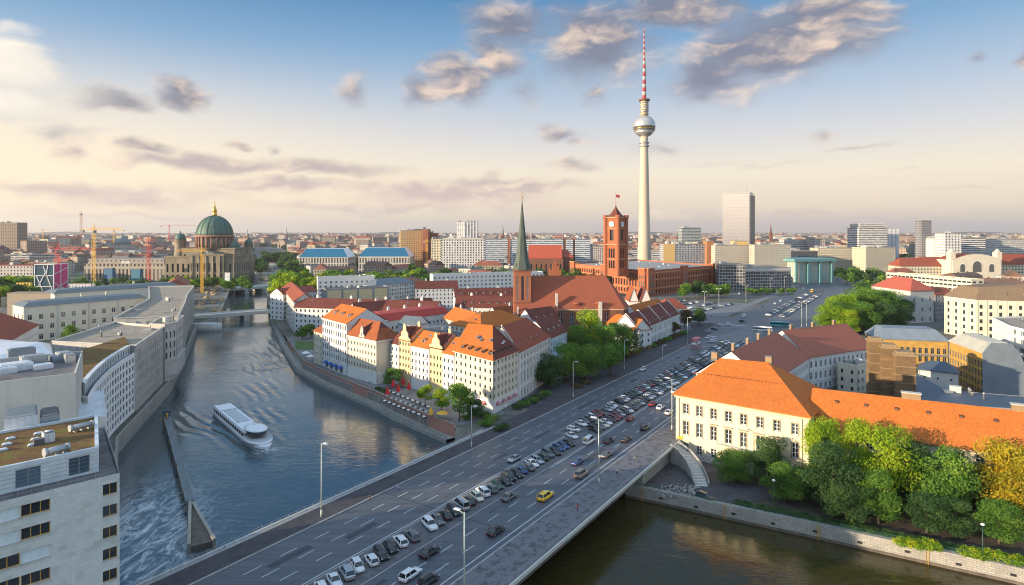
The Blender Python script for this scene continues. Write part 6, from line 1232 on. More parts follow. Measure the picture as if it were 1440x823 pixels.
blk('cream end block joining the white grid hotel slab', 606, 621, 336, 930, 26, CRM); t, p, z = blk('wide white hotel slab with deep square window grid', 620, 682, 336, 925, 24, fac('deep_white_grid', (.62, .61, .58), 3.9, 3.6, .5, .62, glass=(.06, .06, .07)), nc=6); tops(t, p, z, 1, LIME)
blk('pale twin high rise, left of a pair on the horizon', 642, 654, 312, 1500, 24, fac('pale_tower', (.66, .66, .64), 5, 3, .3, .45)); blk('pale twin high rise with dark stripe, right of a pair on the horizon', 655, 671, 311, 1480, 24, fac('striped_tower', (.60, .60, .60), 7, 3, .5, .9, glass=(.12, .13, .16)))
for i, (u0, u1) in enumerate(((683, 714), (718, 746), (747, 792), (796, 806), (809, 830))): blk('long white slab with blue window bands, ' + ('leftmost', 'second from left', 'middle one behind the brick church', 'narrow one', 'rightmost')[i] + ' of five', u0, u1, 335.5 + (i % 2), 1010 - i * 3, 16, BANDB, nc=3)
for i, u in enumerate((714, 792, 806)): blk('dark red stair tower between white banded slabs, ' + ('left', 'middle', 'right') + ' of three' if False else 'dark red stair tower, ' + ('leftmost', 'middle', 'rightmost')[i] + ' between the white banded slabs', u, u + 3.6, 333.5, 1006, 14, BRK, nc=0, name='stair_tower')
blk('white cube block left of the town hall tower', 829, 850, 346, 1000, 30, PKM); blk('white block right of the town hall tower behind the shaft', 882, 932, 352, 1150, 30, BANDW); blk('pale low block between the tower shaft and yellow ended slab', 884, 930, 362, 1000, 30, BANDW)
t, p, z = blk('grey lattice slab with yellow end wall right of the television tower', 933, 1004, 343, 860, 16, LATT, 6, nc=7); mb = MB(); a, b = p[0] + Vector((-.2, -.3, 0)), p[0].lerp(p[1], .23) + Vector((0, -.3, 0)); mb.prism([a, b, b + Vector((0, .25, 0)), a + Vector((0, .25, 0))], 0, z - .5); mb.build('end_panel', YEL, t)
blk('brown stair tower at the right end of the lattice slab', 994, 1004, 339, 858, 18, simple('brown_panel', (.36, .16, .07), .8), nc=1, name='stair_tower')
blk('cream apartment slab with small dark windows, left of two before the hotel', 1006, 1058, 345, 820, 14, SANDY, 4, nc=6); blk('cream apartment slab with small dark windows, right of two before the hotel', 1061, 1112, 344, 800, 14, SANDY, 6, nc=6); blk('orange penthouse block above the cream slabs', 1032, 1052, 339, 840, 12, YEL, nc=1)
blk('grey green office tower with overhanging roof left of the hotel', 959, 986, 320, 1350, 30, fac('grey_green_tower', (.34, .38, .37), 3, 3.2, .9, .5))
t, p, z = blk('dark gridded office with bare concrete frame across the intersection', 1048, 1112, 377, 700, 40, DGRID, 14, nc=3, rm=TERRA); mb = MB(); q = inset_poly(p, -.3); mb.prism(q, z - 3.6, z - .7); mb.build('attic_band', LIME, t)
blk('dark glass office corner left of the gridded office', 1010, 1048, 372, 690, 40, DGRID, -10, nc=3); 
t, p, z = blk('turquoise framed office with three tall beige panels', 1118, 1168, 367, 790, 40, TURQ, 18, nc=0); mb = MB(); q = inset_poly(p, -4.5); mb.prism(q, z - 1, z + 2.5); mb.build('canopy_roof', simple('turquoise_frame', (.13, .30, .30), .5), t)
d = (p[1] - p[0]).normalized(); n = Vector((d.y, -d.x, 0)); L = (p[1] - p[0]).length
for k in range(4): c = p[0] + d * L * (k / 3) + n * 2.2; mb = MB(); mb.box((c.x, c.y, z / 2), (2.4, 2.4, z), math.atan2(d.y, d.x)); mb.build('column', simple('turq_' + str(k), (.10, .25, .26), .5), t)
blk('low dark office behind the turquoise framed one', 1098, 1150, 353, 900, 40, fac('black_office', (.1, .11, .12), 3, 3, .8, .8)); blk('long pale office far behind the turquoise frame', 1105, 1160, 337, 1150, 30, BANDW); blk('brown grey middle block of the long pale office', 1144, 1160, 336, 1120, 30, PKM)
blk('long cream office at the far street bend, left wing', 1150, 1218, 349, 960, 26, CRM, 0, nc=5); blk('long cream office at the far street bend, projecting right wing', 1218, 1260, 348, 900, 30, CRM, 10, nc=4)
t, p, z = blk('stepped white office tower with roof housing at the far right centre', 1208, 1248, 320, 1150, 40, BANDW, nc=1); tops(t, p, z, 7, BANDW); blk('white tower annexe right of the stepped office tower', 1247, 1264, 321, 1250, 30, fac('white_annexe', (.6, .6, .6), 8, 3.2, .3, .4)); blk('brown slab left of the stepped office tower', 1200, 1209, 318, 1400, 20, PKM)
t, p, z = blk('slim tower clad in a black and white chequer pattern', 1296, 1310, 310, 980, 16, CHK, nc=1); t.name = 'chequered_tower'
blk('white block with black punched windows right of the chequered tower', 1329, 1352, 328, 900, 22, fac('white_black_windows', (.66, .65, .62), 4.4, 4.0, .5, .55, glass=(.03, .03, .035)), nc=2); blk('white pale blank block between chequered tower and punched window block', 1314, 1330, 335, 960, 30, fac('pale_blank', (.6, .57, .52), 8, 4, .1, .3)); blk('long white banded block at the far right', 1352, 1386, 334, 1000, 30, BANDW); blk('long pale block beyond the red roofs at the far right edge', 1386, 1450, 336, 1050, 30, BANDW, nc=5)
blk('tall brown slab at the far left edge of the horizon', -8, 24, 313, 1400, 30, fac('brown_slab', (.34, .26, .19), 4, 3.2, .5, .5), nc=2)
# court building with arched pavilion and red roofs
t, p, z = blk('court house wing under red tiled roof, left of the arched pavilion', 1266, 1342, 374, 800, 26, CRM, nc=0); roof_quad(t, p, z, z + 10, TRED, .1, .1); t['category'] = 'court house'
t, p, z = blk('court house wing under red tiled roof, right of the arched pavilion', 1408, 1462, 372, 800, 26, CRM, nc=0); roof_quad(t, p, z, z + 13, TRED, .05, .05); t['category'] = 'court house'
blk('far red roofed court wing behind the arched pavilion', 1300, 1400, 362, 900, 20, CRM, nc=0, rm=TRED)
p = slabY(1340, 1408, 780, 30); z = zt(366, 780); t = thing('arched_pavilion', 'cream pavilion with three big arched windows and curved red roof', 'court house', p[0]); mb = MB(); mb.prism(p, 0, z); mb.build('wall', CREAM, t); L = (p[1] - p[0]).length
for f_, r_, bz in ((.2, 3.0, 22), (.5, 5.4, 23), (.8, 3.0, 22)):
    c = p[0].lerp(p[1], f_); prf = [(-r_, 15), (r_, 15)] + [(math.cos(R(a)) * r_, bz + math.sin(R(a)) * r_) for a in range(0, 181, 15)]; mb = MB(); mb.face([(c.x + x, c.y - .15, zq) for x, zq in prf], 0); mb.build('arched_window', FRAMED, t); mb = MB()
    rg_ = [(math.cos(R(a)), math.sin(R(a))) for a in range(0, 181, 15)]
    for (x0, s0), (x1_, s1) in zip(rg_, rg_[1:]): mb.face([(c.x + x0 * r_, c.y - .4, bz + s0 * r_), (c.x + x0 * (r_ + 1), c.y - .4, bz + s0 * (r_ + 1)), (c.x + x1_ * (r_ + 1), c.y - .4, bz + s1 * (r_ + 1)), (c.x + x1_ * r_, c.y - .4, bz + s1 * r_)])
    mb.build('arch_moulding', REDST, t)
rows_ = []
for y_ in (0, 30): rows_.append([(p[0].x + L * f_, p[0].y + y_, z + 7.5 * math.sin(math.pi * f_) ** .8) for f_ in [k / 14 for k in range(15)]])
mb = MB(); mb.grid(rows_, 0); mb.face([tuple(v) for v in reversed(rows_[0])], 1); mb.build('curved_roof', [TRED, CREAM], t)
for f_ in (0.02, .98): c = p[0].lerp(p[1], f_); mb = MB(); mb.box((c.x, c.y + 5, (z + 10) / 2), (6, 8, z + 10)); mb.lathe((c.x, c.y + 5, z + 10), [(3.4, 0), (2.6, 2), (.3, 4)], 10); mb.build('corner_turret', CREAM, t)
# museum front, boxes and halls on the far left
t, p, z = blk('long classical museum with a dark colonnade on the island', 118, 232, 371, 820, 50, COLN, 0, nc=2, rm=simple('museum_roof', (.17, .19, .18), .7), name='museum', cat='museum'); tops(t, p, z, 6, fac('museum_attic', (.36, .31, .26), 6, 6, .3, .3), .4)
blk('grey vaulted station hall behind the museum', 120, 250, 354, 1250, 60, simple('grey_hall', (.24, .26, .26), .6), nc=2, rm=SLATE); t, p, z = blk('dark domed theatre on the left horizon', 152, 178, 344, 1500, 40, PKM, nc=0); mb = MB(); c = (p[0] + p[1] + p[2] + p[3]) / 4; mb.lathe((c.x, c.y, z), [(20, 0), (17, 7), (11, 13), (3, 17), (1.5, 25), (.5, 27)], 16); mb.build('dome', SLATE, t)
pb_ = slabY(49, 76, 620, 18); z = zt(372, 620); t = thing('exhibition_box', 'white and blue framed exhibition box with diagonal bracing and pink side', 'pavilion', pb_[0]); mb = MB(); mb.prism(pb_, 0, z); mb.build('body', GLASSB, t); PKP = simple('pink_panel', (.55, .05, .16), .6)
q = [pb_[1] + Vector((.1, -.1, 0)), at(96, 628), at(96, 640), pb_[2]]; mb = MB(); mb.prism([V2(x) for x in q], 0, z); mb.build('pink_side', PKP, t)
L = (pb_[1] - pb_[0]).length; P = lambda f_, zq: (pb_[0].x + L * f_, pb_[0].y - .3, z * zq)
for a_, b_ in (((0, 0), (0, 1)), ((1, 0), (1, 1)), ((0, 1), (1, 1)), ((0, .66), (1, .66)), ((0, .33), (1, .33)), ((0, .1), (.6, .8)), ((.45, .95), (1, .1)), ((.1, .66), (.5, .1)), ((.6, .66), (.7, 1))): mb = MB(); mb.bar(P(*a_), P(*b_), .9); mb.build('brace', WHITEM, t)
L2 = Vector((q[1].x - q[0].x, q[1].y - q[0].y, 0)); 
for a_, b_ in (((0, .2), (1, .5)), ((0, .7), (1, .9)), ((.5, 0), (.5, 1)), ((1, 0), (1, 1)), ((0, .45), (1, .2))): mb = MB(); mb.bar((q[0].x + L2.x * a_[0], q[0].y + L2.y * a_[0] - .4, z * a_[1]), (q[0].x + L2.x * b_[0], q[0].y + L2.y * b_[0] - .4, z * b_[1]), .7); mb.build('brace', WHITEM, t)
for k in range(5):
    c = at(25.5 + k * 4.4, 600); t = thing('silo', 'yellow cement silo beside the exhibition box', 'silo', c, 'row of yellow silos'); mb = MB(); mb.lathe((c.x, c.y, 0), [(.6, 3), (1.4, 5), (1.4, 15.6), (1.0, 16.4)], 12); mb.build('tank', CRY, t)
    mb = MB()
    for a in range(4): mb.bar((c.x + math.cos(a * 1.57) * 1.3, c.y + math.sin(a * 1.57) * 1.3, 0), (c.x + math.cos(a * 1.57) * 1.2, c.y + math.sin(a * 1.57) * 1.2, 5.5), .25)
    mb.build('legs', METAL, t)
blk('low red roofed building at the left edge beyond the trees', -10, 46, 373, 760, 30, fac('red_edge_block', (.5, .46, .42), 4, 4, .4, .5), nc=1, rm=TRED); blk('low cream block behind the exhibition box', 40, 80, 369, 900, 30, CRM); blk('long white low block on the left behind the red roofs', 0, 80, 358, 1150, 30, BANDW)
blk('beige construction wall beside the cream historic building', 10, 74, 412, 450, 10, simple('beige_hoarding', (.34, .28, .21), .9), nc=0)
blk('blue construction container near the museum, left', 146, 158, 377, 790, 6, simple('blue_container', (.03, .13, .25), .6), nc=0, name='container', cat='container'); blk('blue construction container near the museum, right', 184, 197, 378, 785, 6, simple('teal_container', (.03, .16, .24), .6), nc=0, name='container', cat='container')
blk('white container at the lawn edge of the building site', 97, 128, 399, 590, 4, fac('white_cabins', (.6, .6, .6), 3, 3, .4, .5), nc=0, name='site_cabin', cat='cabin'); blk('tall white hoarding board at the quay of the building site', 316, 323, 383, 690, 1.5, WHITEM, nc=0, name='hoarding', cat='board')
# rounded quay bastion and building site at the left bridge head
mb = MB(); c = V2(G(290, 455)); mb.lathe((c.x, c.y, 0), [(10, -7), (10, .1), (9.6, .1)], 24, sx=1.1, sy=.45); tag(mb.build('bastion', LIME), 'pale rounded quay bastion at the left end of the low bridge', 'quay')
mb = MB(); rs = random.Random(3)
for k in range(26): p = G(rs.uniform(278, 312), rs.uniform(408, 440)); mb.lathe((p.x, p.y, 0), [(rs.uniform(2, 5), 0), (rs.uniform(1, 2), rs.uniform(1, 2)), (.2, 2.6)], 7)
tag(mb.build('spoil_heaps', simple('sandy_spoil', (.36, .24, .13), .95, var=.4)), 'sandy spoil heaps on the building site by the bridge', 'rubble', kind='stuff')
# ------------------------------------------------------------------ cranes
def crane(u, vb, vtop, label, mat, jib=(-60, 20), Y=None, slope=0.0, w_=2.2, jv=None):
    p = G(u, vb) if Y is None else at(u, Y); Yp = p.y; zt_ = zt(vtop, Yp); zj = zt(jv, Yp) if jv else zt_ - 2; t = thing('tower_crane', label, 'crane', p); mb = MB(); h_ = w_ / 2; n = max(4, int(zt_ / (w_ * 1.3)))
    for s in ((-1, -1), (1, -1), (1, 1), (-1, 1)): mb.bar((p.x + s[0] * h_, p.y + s[1] * h_, 0), (p.x + s[0] * h_, p.y + s[1] * h_, zt_), w_ * .15)
    for k in range(n):
        z0_, z1_ = zt_ * k / n, zt_ * (k + 1) / n; sg = 1 if k % 2 else -1
        for y_ in (-h_, h_): mb.bar((p.x - h_ * sg, p.y + y_, z0_), (p.x + h_ * sg, p.y + y_, z1_), w_ * .1); mb.bar((p.x - h_, p.y + y_, z1_), (p.x + h_, p.y + y_, z1_), w_ * .1)
    mb.build('mast', mat, t); mb = MB(); a, b = Vector((p.x + jib[0], p.y, zj)), Vector((p.x + jib[1], p.y, zj)); k = w_ * .5
    for o in ((0, -k, 0), (0, k, 0), (0, 0, w_ * .8)): mb.bar(a + Vector(o), b + Vector(o), w_ * .14)
    m_ = int(abs(jib[1] - jib[0]) / (w_ * 1.4))
    for j in range(m_): q0 = a.lerp(b, j / m_); q1 = a.lerp(b, (j + .5) / m_); q2 = a.lerp(b, (j + 1) / m_); mb.bar(q0, q1 + Vector((0, 0, w_ * .8)), w_ * .1); mb.bar(q1 + Vector((0, 0, w_ * .8)), q2, w_ * .1)
    mb.bar((p.x, p.y, zj), (p.x, p.y, zj + w_ * 2), w_ * .4); mb.bar((p.x, p.y, zj + w_ * 2), a.lerp(b, .2), w_ * .08); mb.bar((p.x, p.y, zj + w_ * 2), b, w_ * .08); mb.build('jib', mat, t)
    mb = MB(); e_ = b if abs(jib[1]) < abs(jib[0]) else a; mb.box((e_.x, e_.y, e_.z - w_ * .5), (w_ * 1.4, w_, w_ * 1.1)); mb.build('counterweight', CONC, t); mb = MB(); mb.box((p.x + w_ * .8, p.y - w_ * .6, zj - w_ * .7), (w_ * .8, w_ * .8, w_)); mb.build('cab', GLASSB, t)
crane(132, 403, 321, 'tall yellow tower crane above the lawn on the left', CRY, (-14, 34), w_=3.0); crane(209, 399, 337, 'red tower crane between museum and lawn', CRR, (-8, 8), w_=3.0); crane(82, 409, 350, 'red tower crane leaning over the exhibition box', CRR, (-8, 36), w_=3.2, jv=351)
crane(284, 412, 352, 'yellow tower crane with its jib pointing left in front of the cathedral', CRY, (-28, 5), w_=2.2, jv=353.5); crane(600, 386, 338, 'slim yellow crane left of the white hotel slab', CRY, (-4, 4), w_=2.0); crane(706, 384, 364, 'short yellow crane behind the white slab block', CRY, (-3, 3), w_=2.4)
crane(238, 340, 317, 'distant red crane left of the cathedral dome', CRR, (-34, 110), Y=2600, w_=4); crane(114, 333, 300, 'lone thin brown chimney like mast on the left horizon', simple('brown_mast', (.36, .16, .07), .7), (-1, 1), Y=2300, w_=5); crane(160, 345, 323, 'distant orange crane over the domed theatre', CRY, (-90, 30), Y=1900, w_=3); crane(60, 345, 322, 'distant orange crane at the far left', CRY, (-60, 120), Y=2100, w_=2.5)
# ------------------------------------------------------------------ trees
def crown_mesh(name, seed, n, leaf, r=6.0, z0=3.5, z1=15.0, lobes=26, mat=None):
    rn = random.Random(seed); L = []
    for k in range(lobes):
        f = rn.random(); a = rn.uniform(0, 6.283); zc = z0 + 1.5 + (z1 - z0 - 3.2) * f; rr = r * (.35 + .62 * math.sin(math.pi * min(1, .18 + .74 * f))) * math.sqrt(rn.uniform(.15, 1)); s = rn.uniform(1.1, 2.3) * r / 6
        L.append((Vector((math.cos(a) * rr * .82, math.sin(a) * rr * .82, zc)), s * 1.15, rn.random()))
    L.append((Vector((0, 0, z1 - 2.2)), 1.9 * r / 6, .7)); V, Fc, T = [], [], []
    tot = sum(s * s for _, s, _ in L)
    for c, s, tn in L:
        for _ in range(int(n * s * s / tot)):
            d = Vector((rn.gauss(0, 1), rn.gauss(0, 1), rn.gauss(0, 1))).normalized(); q = rn.random(); rad = s * (.55 + .5 * q ** .5) if q > .12 else s * rn.uniform(1.0, 1.35)
            p = c + Vector((d.x * rad, d.y * rad, d.z * rad * .8)); nn = (d * .7 + Vector((rn.gauss(0, .6), rn.gauss(0, .6), rn.gauss(0, .6) + .25))).normalized(); u = nn.orthogonal().normalized(); v = nn.cross(u); a = rn.uniform(0, 3.14); u2 = u * math.cos(a) + v * math.sin(a); v2 = nn.cross(u2); w_ = leaf * rn.uniform(.55, 1.2)
            b = len(V); V += [p - u2 * w_ * .5, p + v2 * w_ * .32, p + u2 * w_ * .5 + nn * w_ * .08, p - v2 * w_ * .32]; Fc.append((b, b + 1, b + 2, b + 3)); t_ = min(1, max(0, tn * .78 + rn.random() * .16 + (p.z - z0) / (z1 - z0) * .15)); T += [t_] * 4
    me = bpy.data.meshes.new(name); me.from_pydata([tuple(v) for v in V], [], Fc); at_ = me.attributes.new('tint', 'FLOAT', 'POINT'); at_.data.foreach_set('value', T); me.materials.append(mat); return me, L
def trunk_mesh(L, r=6.0, z1=15.0, n=8):
    mb = MB(); pts = [Vector((0, 0, 0)), Vector((.1, .05, 2.5)), Vector((-.1, .15, 6)), Vector((.15, 0, z1 - 4))]; ws = [.75, .55, .42, .15]
    for i in range(3): mb.bar(pts[i], pts[i + 1], ws[i], n=n, w2=ws[i + 1])
    for c, s, _ in L[:9]: q = Vector((0, 0, max(2.3, c.z - 3.0))); m_ = q.lerp(c, .5) + Vector((0, 0, -.3)); mb.bar(q, m_, .26, n=5, w2=.17); mb.bar(m_, c, .17, n=5, w2=.05)
    o = mb.build('trunk', BARK, None, uv=False); me = o.data; bpy.data.objects.remove(o); return me
LOD = {'near': [], 'mid': [], 'far': []}
for k in range(3): m_, L_ = crown_mesh('crown', 20 + k, 13000, .44, mat=LGREEN, lobes=36, z0=1.6); LOD['near'].append((m_, trunk_mesh(L_)))
for k in range(3): m_, L_ = crown_mesh('crown', 40 + k, 3200, .85, mat=LGREEN, lobes=24); LOD['mid'].append((m_, trunk_mesh(L_)))
for k in range(3): m_, L_ = crown_mesh('crown', 60 + k, 700, 1.7, mat=LGREEN, lobes=18); LOD['far'].append((m_, trunk_mesh(L_)))
m_, L_ = crown_mesh('foliage', 80, 1500, .34, r=2.4, z0=.0, z1=3.0, lobes=14, mat=LGREEN); BUSH = m_
rt = random.Random(9)
def tree(p, h, r, mat, lod='mid', label='', group=None, name='tree', z=None):
    t = thing(name, label, 'tree', p, group, rz=rt.uniform(0, 6.28)); cm, tm = LOD[lod][rt.randrange(3)]; sc_ = (r / 6, r / 6, h / 15)
    for nm, me in (('trunk', tm), ('crown', cm)):
        o = bpy.data.objects.new(nm, me); C.objects.link(o); o.parent = t; o.scale = sc_
        if nm == 'crown': o.material_slots[0].link = 'OBJECT'; o.material_slots[0].material = mat
    return t
def bush(p, r, h, mat, label, group=None):
    o = bpy.data.objects.new('bush', BUSH); C.objects.link(o); o.location = p; o.rotation_euler = (0, 0, rt.uniform(0, 6)); o.scale = (r / 2.4, r / 2.4, h / 3.0); o.material_slots[0].link = 'OBJECT'; o.material_slots[0].material = mat; return tag(o, label, 'bush', group)
NT_ = [(1035, 176, 8.6, 5.4, LGREEN, 'small round green tree nearest the curved stairs'), (1082, 174, 13.5, 4.6, LDARK, 'taller dark tree behind two round ones against the palace wall'), (1104, 163.5, 9.6, 5.0, LGREEN, 'light green round tree in front of the palace corner'),
       (1158, 168, 20.5, 4.6, LYEL, 'yellow topped tree at the junction of palace and orange wing'), (1172, 158, 17.0, 6.8, LDARK, 'broad dark green tree right of the palace corner'), (1206, 164, 20.5, 4.6, LYEL, 'slim yellow green tree between the dark tree and the big yellow one'), (1248, 158, 20.5, 6.6, LYEL, 'big yellow green tree in the middle of the canal row'),
       (1236, 151, 12, 4.8, LGREEN, 'low green tree under the big yellow one'), (1289, 157, 17, 5.0, LDARK, 'dark tree right of the big yellow one'), (1330, 152, 17.5, 6.8, LGREEN, 'broad mid green tree in front of the orange roof'), (1368, 153, 13.5, 4.4, LDARK, 'small dark tree beside the lone visible window'), (1345, 144, 8.5, 3.8, LDARK, 'low dark tree close to the quay lamp'),
       (1412, 150, 19.5, 6.4, LORG, 'orange and yellow autumn tree near the right edge'), (1447, 146, 18, 6, LORG, 'autumn tree cut by the right edge of the photo'), (1303, 146, 9, 4.4, LDARK, 'low dark tree above the first yellow hedge'), (1190, 151, 9.5, 5.2, LDARK, 'low dark tree skirting the broad dark one'), (1135, 164, 9, 4.2, LDARK, 'low dark tree between the light round tree and the broad dark one'),
       (1405, 141, 9.5, 4.5, LGREEN, 'low green tree in front of the autumn tree')]
for (u, Y, h, r, m_, lb) in NT_: tree(at(u, Y, -5), h * 1.04, r * 1.14, m_, 'near', lb, name='tree')
for k in range(26):
    p, d = along(QWL, 30 + k * 2.9); bush(p + Vector((-d.y, d.x, 0)) * 2.9 + Vector((0, 0, -5 - p.z)), 1.9, 1.7, LDARK, 'dark low hedge along the canal quay railing', 'low hedge on the canal quay')
for i, (u, Y, r) in enumerate(((1272, 139.5, 2.5), (1290, 138.5, 2.6), (1308, 137.6, 2.4), (1360, 135.3, 2.5), (1380, 134.2, 2.6), (1398, 133.4, 2.2), (1420, 132.2, 2.2), (1436, 131.3, 2.4))): bush(at(u, Y, -5), r, 2.2 + (i % 3) * .4, LYEL, 'clipped yellow green shrub along the canal quay railing', 'yellow shrubs on the canal quay')
NK = [(752, 268, 9, 4.6, LDARK, 'blue green tree beside the pilastered house'), (771, 262, 13.5, 6, LDARK, 'dark tree nearest the street in the old town clump'), (796, 272, 16, 6.5, LGREEN, 'green tree left in the old town clump'), (812, 300, 20, 6.5, LGREEN, 'green tree at the back left of the old town clump'), (829, 308, 25.5, 6.6, LYEL, 'tallest tree with a yellow top in the old town clump'),
      (826, 276, 15.5, 6.4, LGREEN, 'green tree at the front of the old town clump'), (850, 300, 19.5, 7, LGREEN, 'broad green tree in the middle of the old town clump'), (868, 318, 19, 6.5, LGREEN, 'green tree right in the old town clump'), (885, 330, 14, 5.5, LDARK, 'dark green tree at the right end of the old town clump'), (858, 283, 12.5, 5.6, LGREEN, 'lower green tree close to the pavement in the old town clump'),
      (735, 276, 8, 3.2, LDARK, 'small dark tree near the light blue house')]
for (u, Y, h, r, m_, lb) in NK: tree(at(u, Y), h * 1.06, r * 1.22, m_, 'near' if h > 13 else 'mid', lb)
for (u, v, h, r, m_, lb) in ((646, 592, 13.5, 5.4, LGREEN, 'green tree with a few orange leaves at the cafe terrace end'), (621, 580, 8.5, 3.6, LYEL, 'yellow green tree right of the red parasols'), (598, 571, 8, 3.6, LYEL, 'yellow green tree nearest the red parasols'), (552, 545, 8, 4.4, LGREEN, 'rounded willow green tree left of the red parasols'), (668, 590, 7, 3.6, LDARK, 'small tree close to the corner house wall'),
                          (425, 478, 8, 4.6, LGREEN, 'green tree on the small square by the promenade, left'), (437, 476, 9, 4.6, LGREEN, 'green tree on the small square by the promenade, right'), (681, 446, 10, 5, LDARK, 'dark tree between orange roof and church'), (963, 462, 13, 6, LBUSH, 'russet tree beyond the white street building'), (983, 458, 12, 6.5, LDARK, 'dark rounded tree beyond the russet one'), (949, 470, 8, 4, LBUSH, 'low russet tree at the far end of the street building')):
    tree(G(u, v), h, r, m_, 'mid', lb)
for i, (u, v, r, m_) in enumerate(((676, 586, 3.8, LDARK), (690, 590, 3.0, LGREEN), (683, 598, 3.2, LGREEN), (738, 571, 2.8, LGREEN), (748, 566, 3.0, LGREEN), (758, 561, 2.8, LDARK), (768, 556, 2.8, LGREEN), (728, 576, 2.4, LDARK), (812, 545, 2.8, LBUSH), (825, 540, 2.8, LBUSH), (540, 553, 2.0, LDARK), (533, 550, 1.8, LDARK), (656, 590, 2.6, LGREEN), (710, 604, 2.0, LDARK), (700, 607, 2.0, LDARK))): bush(G(u, v), r, 2.4, m_, 'leafy shrub bed between the street pavement and the old town houses', 'shrubs along the old town pavement')
for i in range(12): u = 880 + i * 7.4; bush(G(u, 504 - i * 3.0), 3.0, 3.4, (LBUSH, LBUSH, LGREEN)[i % 3], 'russet shrub in the long bed in front of the white street building', 'russet shrubs in front of the street building')
for (u, Y, h, r, m_) in ((1166, 400, 19, 9, LYEL), (1186, 418, 24, 10, LYEL), (1204, 430, 26, 11, LGREEN), (1226, 428, 25, 11, LGREEN), (1248, 432, 24, 11, LGREEN), (1266, 438, 19, 9, LDARK), (1212, 400, 20, 10, LGREEN), (1238, 405, 20, 10, LDARK), (1190, 392, 17, 8, LYEL), (1258, 412, 17, 9, LDARK), (1176, 404, 20, 9, LGREEN), (1215, 445, 26, 10, LGREEN), (1240, 440, 25, 10, LGREEN)): tree(at(u, Y), h * 1.03, r * 1.12, m_, 'near', 'leafy tree in the big round clump behind the dull red roof', 'trees in the round clump on the right')
def belt(n, u0, u1, Y0, Y1, h, r, mats, label, grp, lod='far'):
    for k in range(n): u = u0 + (u1 - u0) * (k + rt.uniform(-.3, .3)) / max(1, n - 1); tree(at(u, rt.uniform(Y0, Y1)), h * rt.uniform(.8, 1.15), r * rt.uniform(.8, 1.2), mats[rt.randrange(len(mats))], lod, label, grp)
belt(9, 960, 1022, 590, 640, 15, 6.5, (LGREEN, LDARK), 'tree in front of the red town hall facade', 'trees before the town hall', 'mid')
belt(11, 1192, 1248, 640, 800, 18, 9, (LGREEN, LDARK), 'dark tree along the far side street on the right', 'trees of the far right street')
belt(24, 228, 350, 680, 745, 13, 7, (LYEL, LGREEN, LDARK), 'tree at the foot of the domed cathedral', 'trees before the cathedral')
belt(44, 398, 600, 650, 780, 18, 10, (LYEL, LGREEN, LGREEN), 'bright green tree in the park belt below the blue roofed blocks', 'park belt trees left')
belt(60, 545, 850, 650, 860, 19, 11, (LDARK, LDARK, LGREEN), 'dark tree in the park belt below the white hotel slab', 'park belt trees right')
belt(14, 386, 414, 540, 760, 19, 9, (LGREEN, LYEL), 'riverside tree upstream of the old quarter', 'riverside trees')
belt(26, -15, 50, 540, 680, 17, 10, (LYEL, LGREEN, LDARK), 'tree in the park at the left edge', 'trees at the left edge'); belt(12, 96, 235, 700, 800, 11, 6, (LDARK, LGREEN), 'tree by the museum lawn', 'museum lawn trees'); belt(26, 335, 420, 900, 1500, 20, 13, (LDARK,), 'dark tree on the far bank behind the bridges', 'far bank trees')
belt(10, 1050, 1115, 640, 665, 7, 4, (LGREEN,), 'small street tree by the gridded office', 'street trees by the office'); belt(30, 398, 430, 790, 1500, 17, 10, (LDARK, LGREEN), 'tree on the far right bank beyond the bridges', 'far right bank trees'); belt(8, 775, 850, 760, 860, 15, 8, (LDARK,), 'dark tree left of the town hall tower', 'trees left of the town hall'); belt(8, 1160, 1215, 830, 930, 14, 8, (LDARK, LGREEN), 'tree before the long cream office', 'trees before the cream office'); belt(9, 1262, 1300, 900, 1200, 22, 13, (LDARK,), 'tall dark tree in the far park left of the chequered tower', 'far park trees')
tree(G(97, 486, 0), 12, 5, LGREEN, 'mid', 'tree in the courtyard of the cream historic building')
# ------------------------------------------------------------------ cars
PAINTS = {n: simple('car_paint_' + n, c, .28, m_, var=.03, coat=.6) for n, c, m_ in (('white', (.70, .70, .70), 0), ('black', (.012, .012, .015), .2), ('silver', (.42, .44, .46), .6), ('grey', (.13, .14, .15), .4), ('red', (.22, .012, .018), .1), ('blue', (.02, .07, .22), .3), ('green', (.02, .08, .05), .3), ('cream', (.62, .58, .44), 0), ('yellow', (.85, .50, .01), 0), ('tan', (.27, .23, .17), .4))}
RUB = simple('tyre_rubber', (.02, .02, .02), .9); RIM = simple('wheel_rim', (.4, .4, .42), .35, .7); HL = simple('headlight', (.7, .72, .75), .15, .3); TL = simple('tail_light', (.45, .01, .01), .25)
CT = {'hatchback': dict(L=4.0, W=1.74, H=1.46, fr=(-.95, -.35), bk=(1.55, 1.95), hood=.86), 'saloon': dict(L=4.6, W=1.80, H=1.42, fr=(-.85, -.15), bk=(.95, 1.65), hood=.84), 'estate': dict(L=4.6, W=1.80, H=1.48, fr=(-.95, -.3), bk=(1.75, 2.15), hood=.86), 'off-roader': dict(L=4.6, W=1.88, H=1.72, fr=(-1.05, -.6), bk=(1.8, 2.15), hood=1.02), 'van': dict(L=4.9, W=1.92, H=2.0, fr=(-1.75, -1.15), bk=(2.2, 2.38), hood=1.05)}
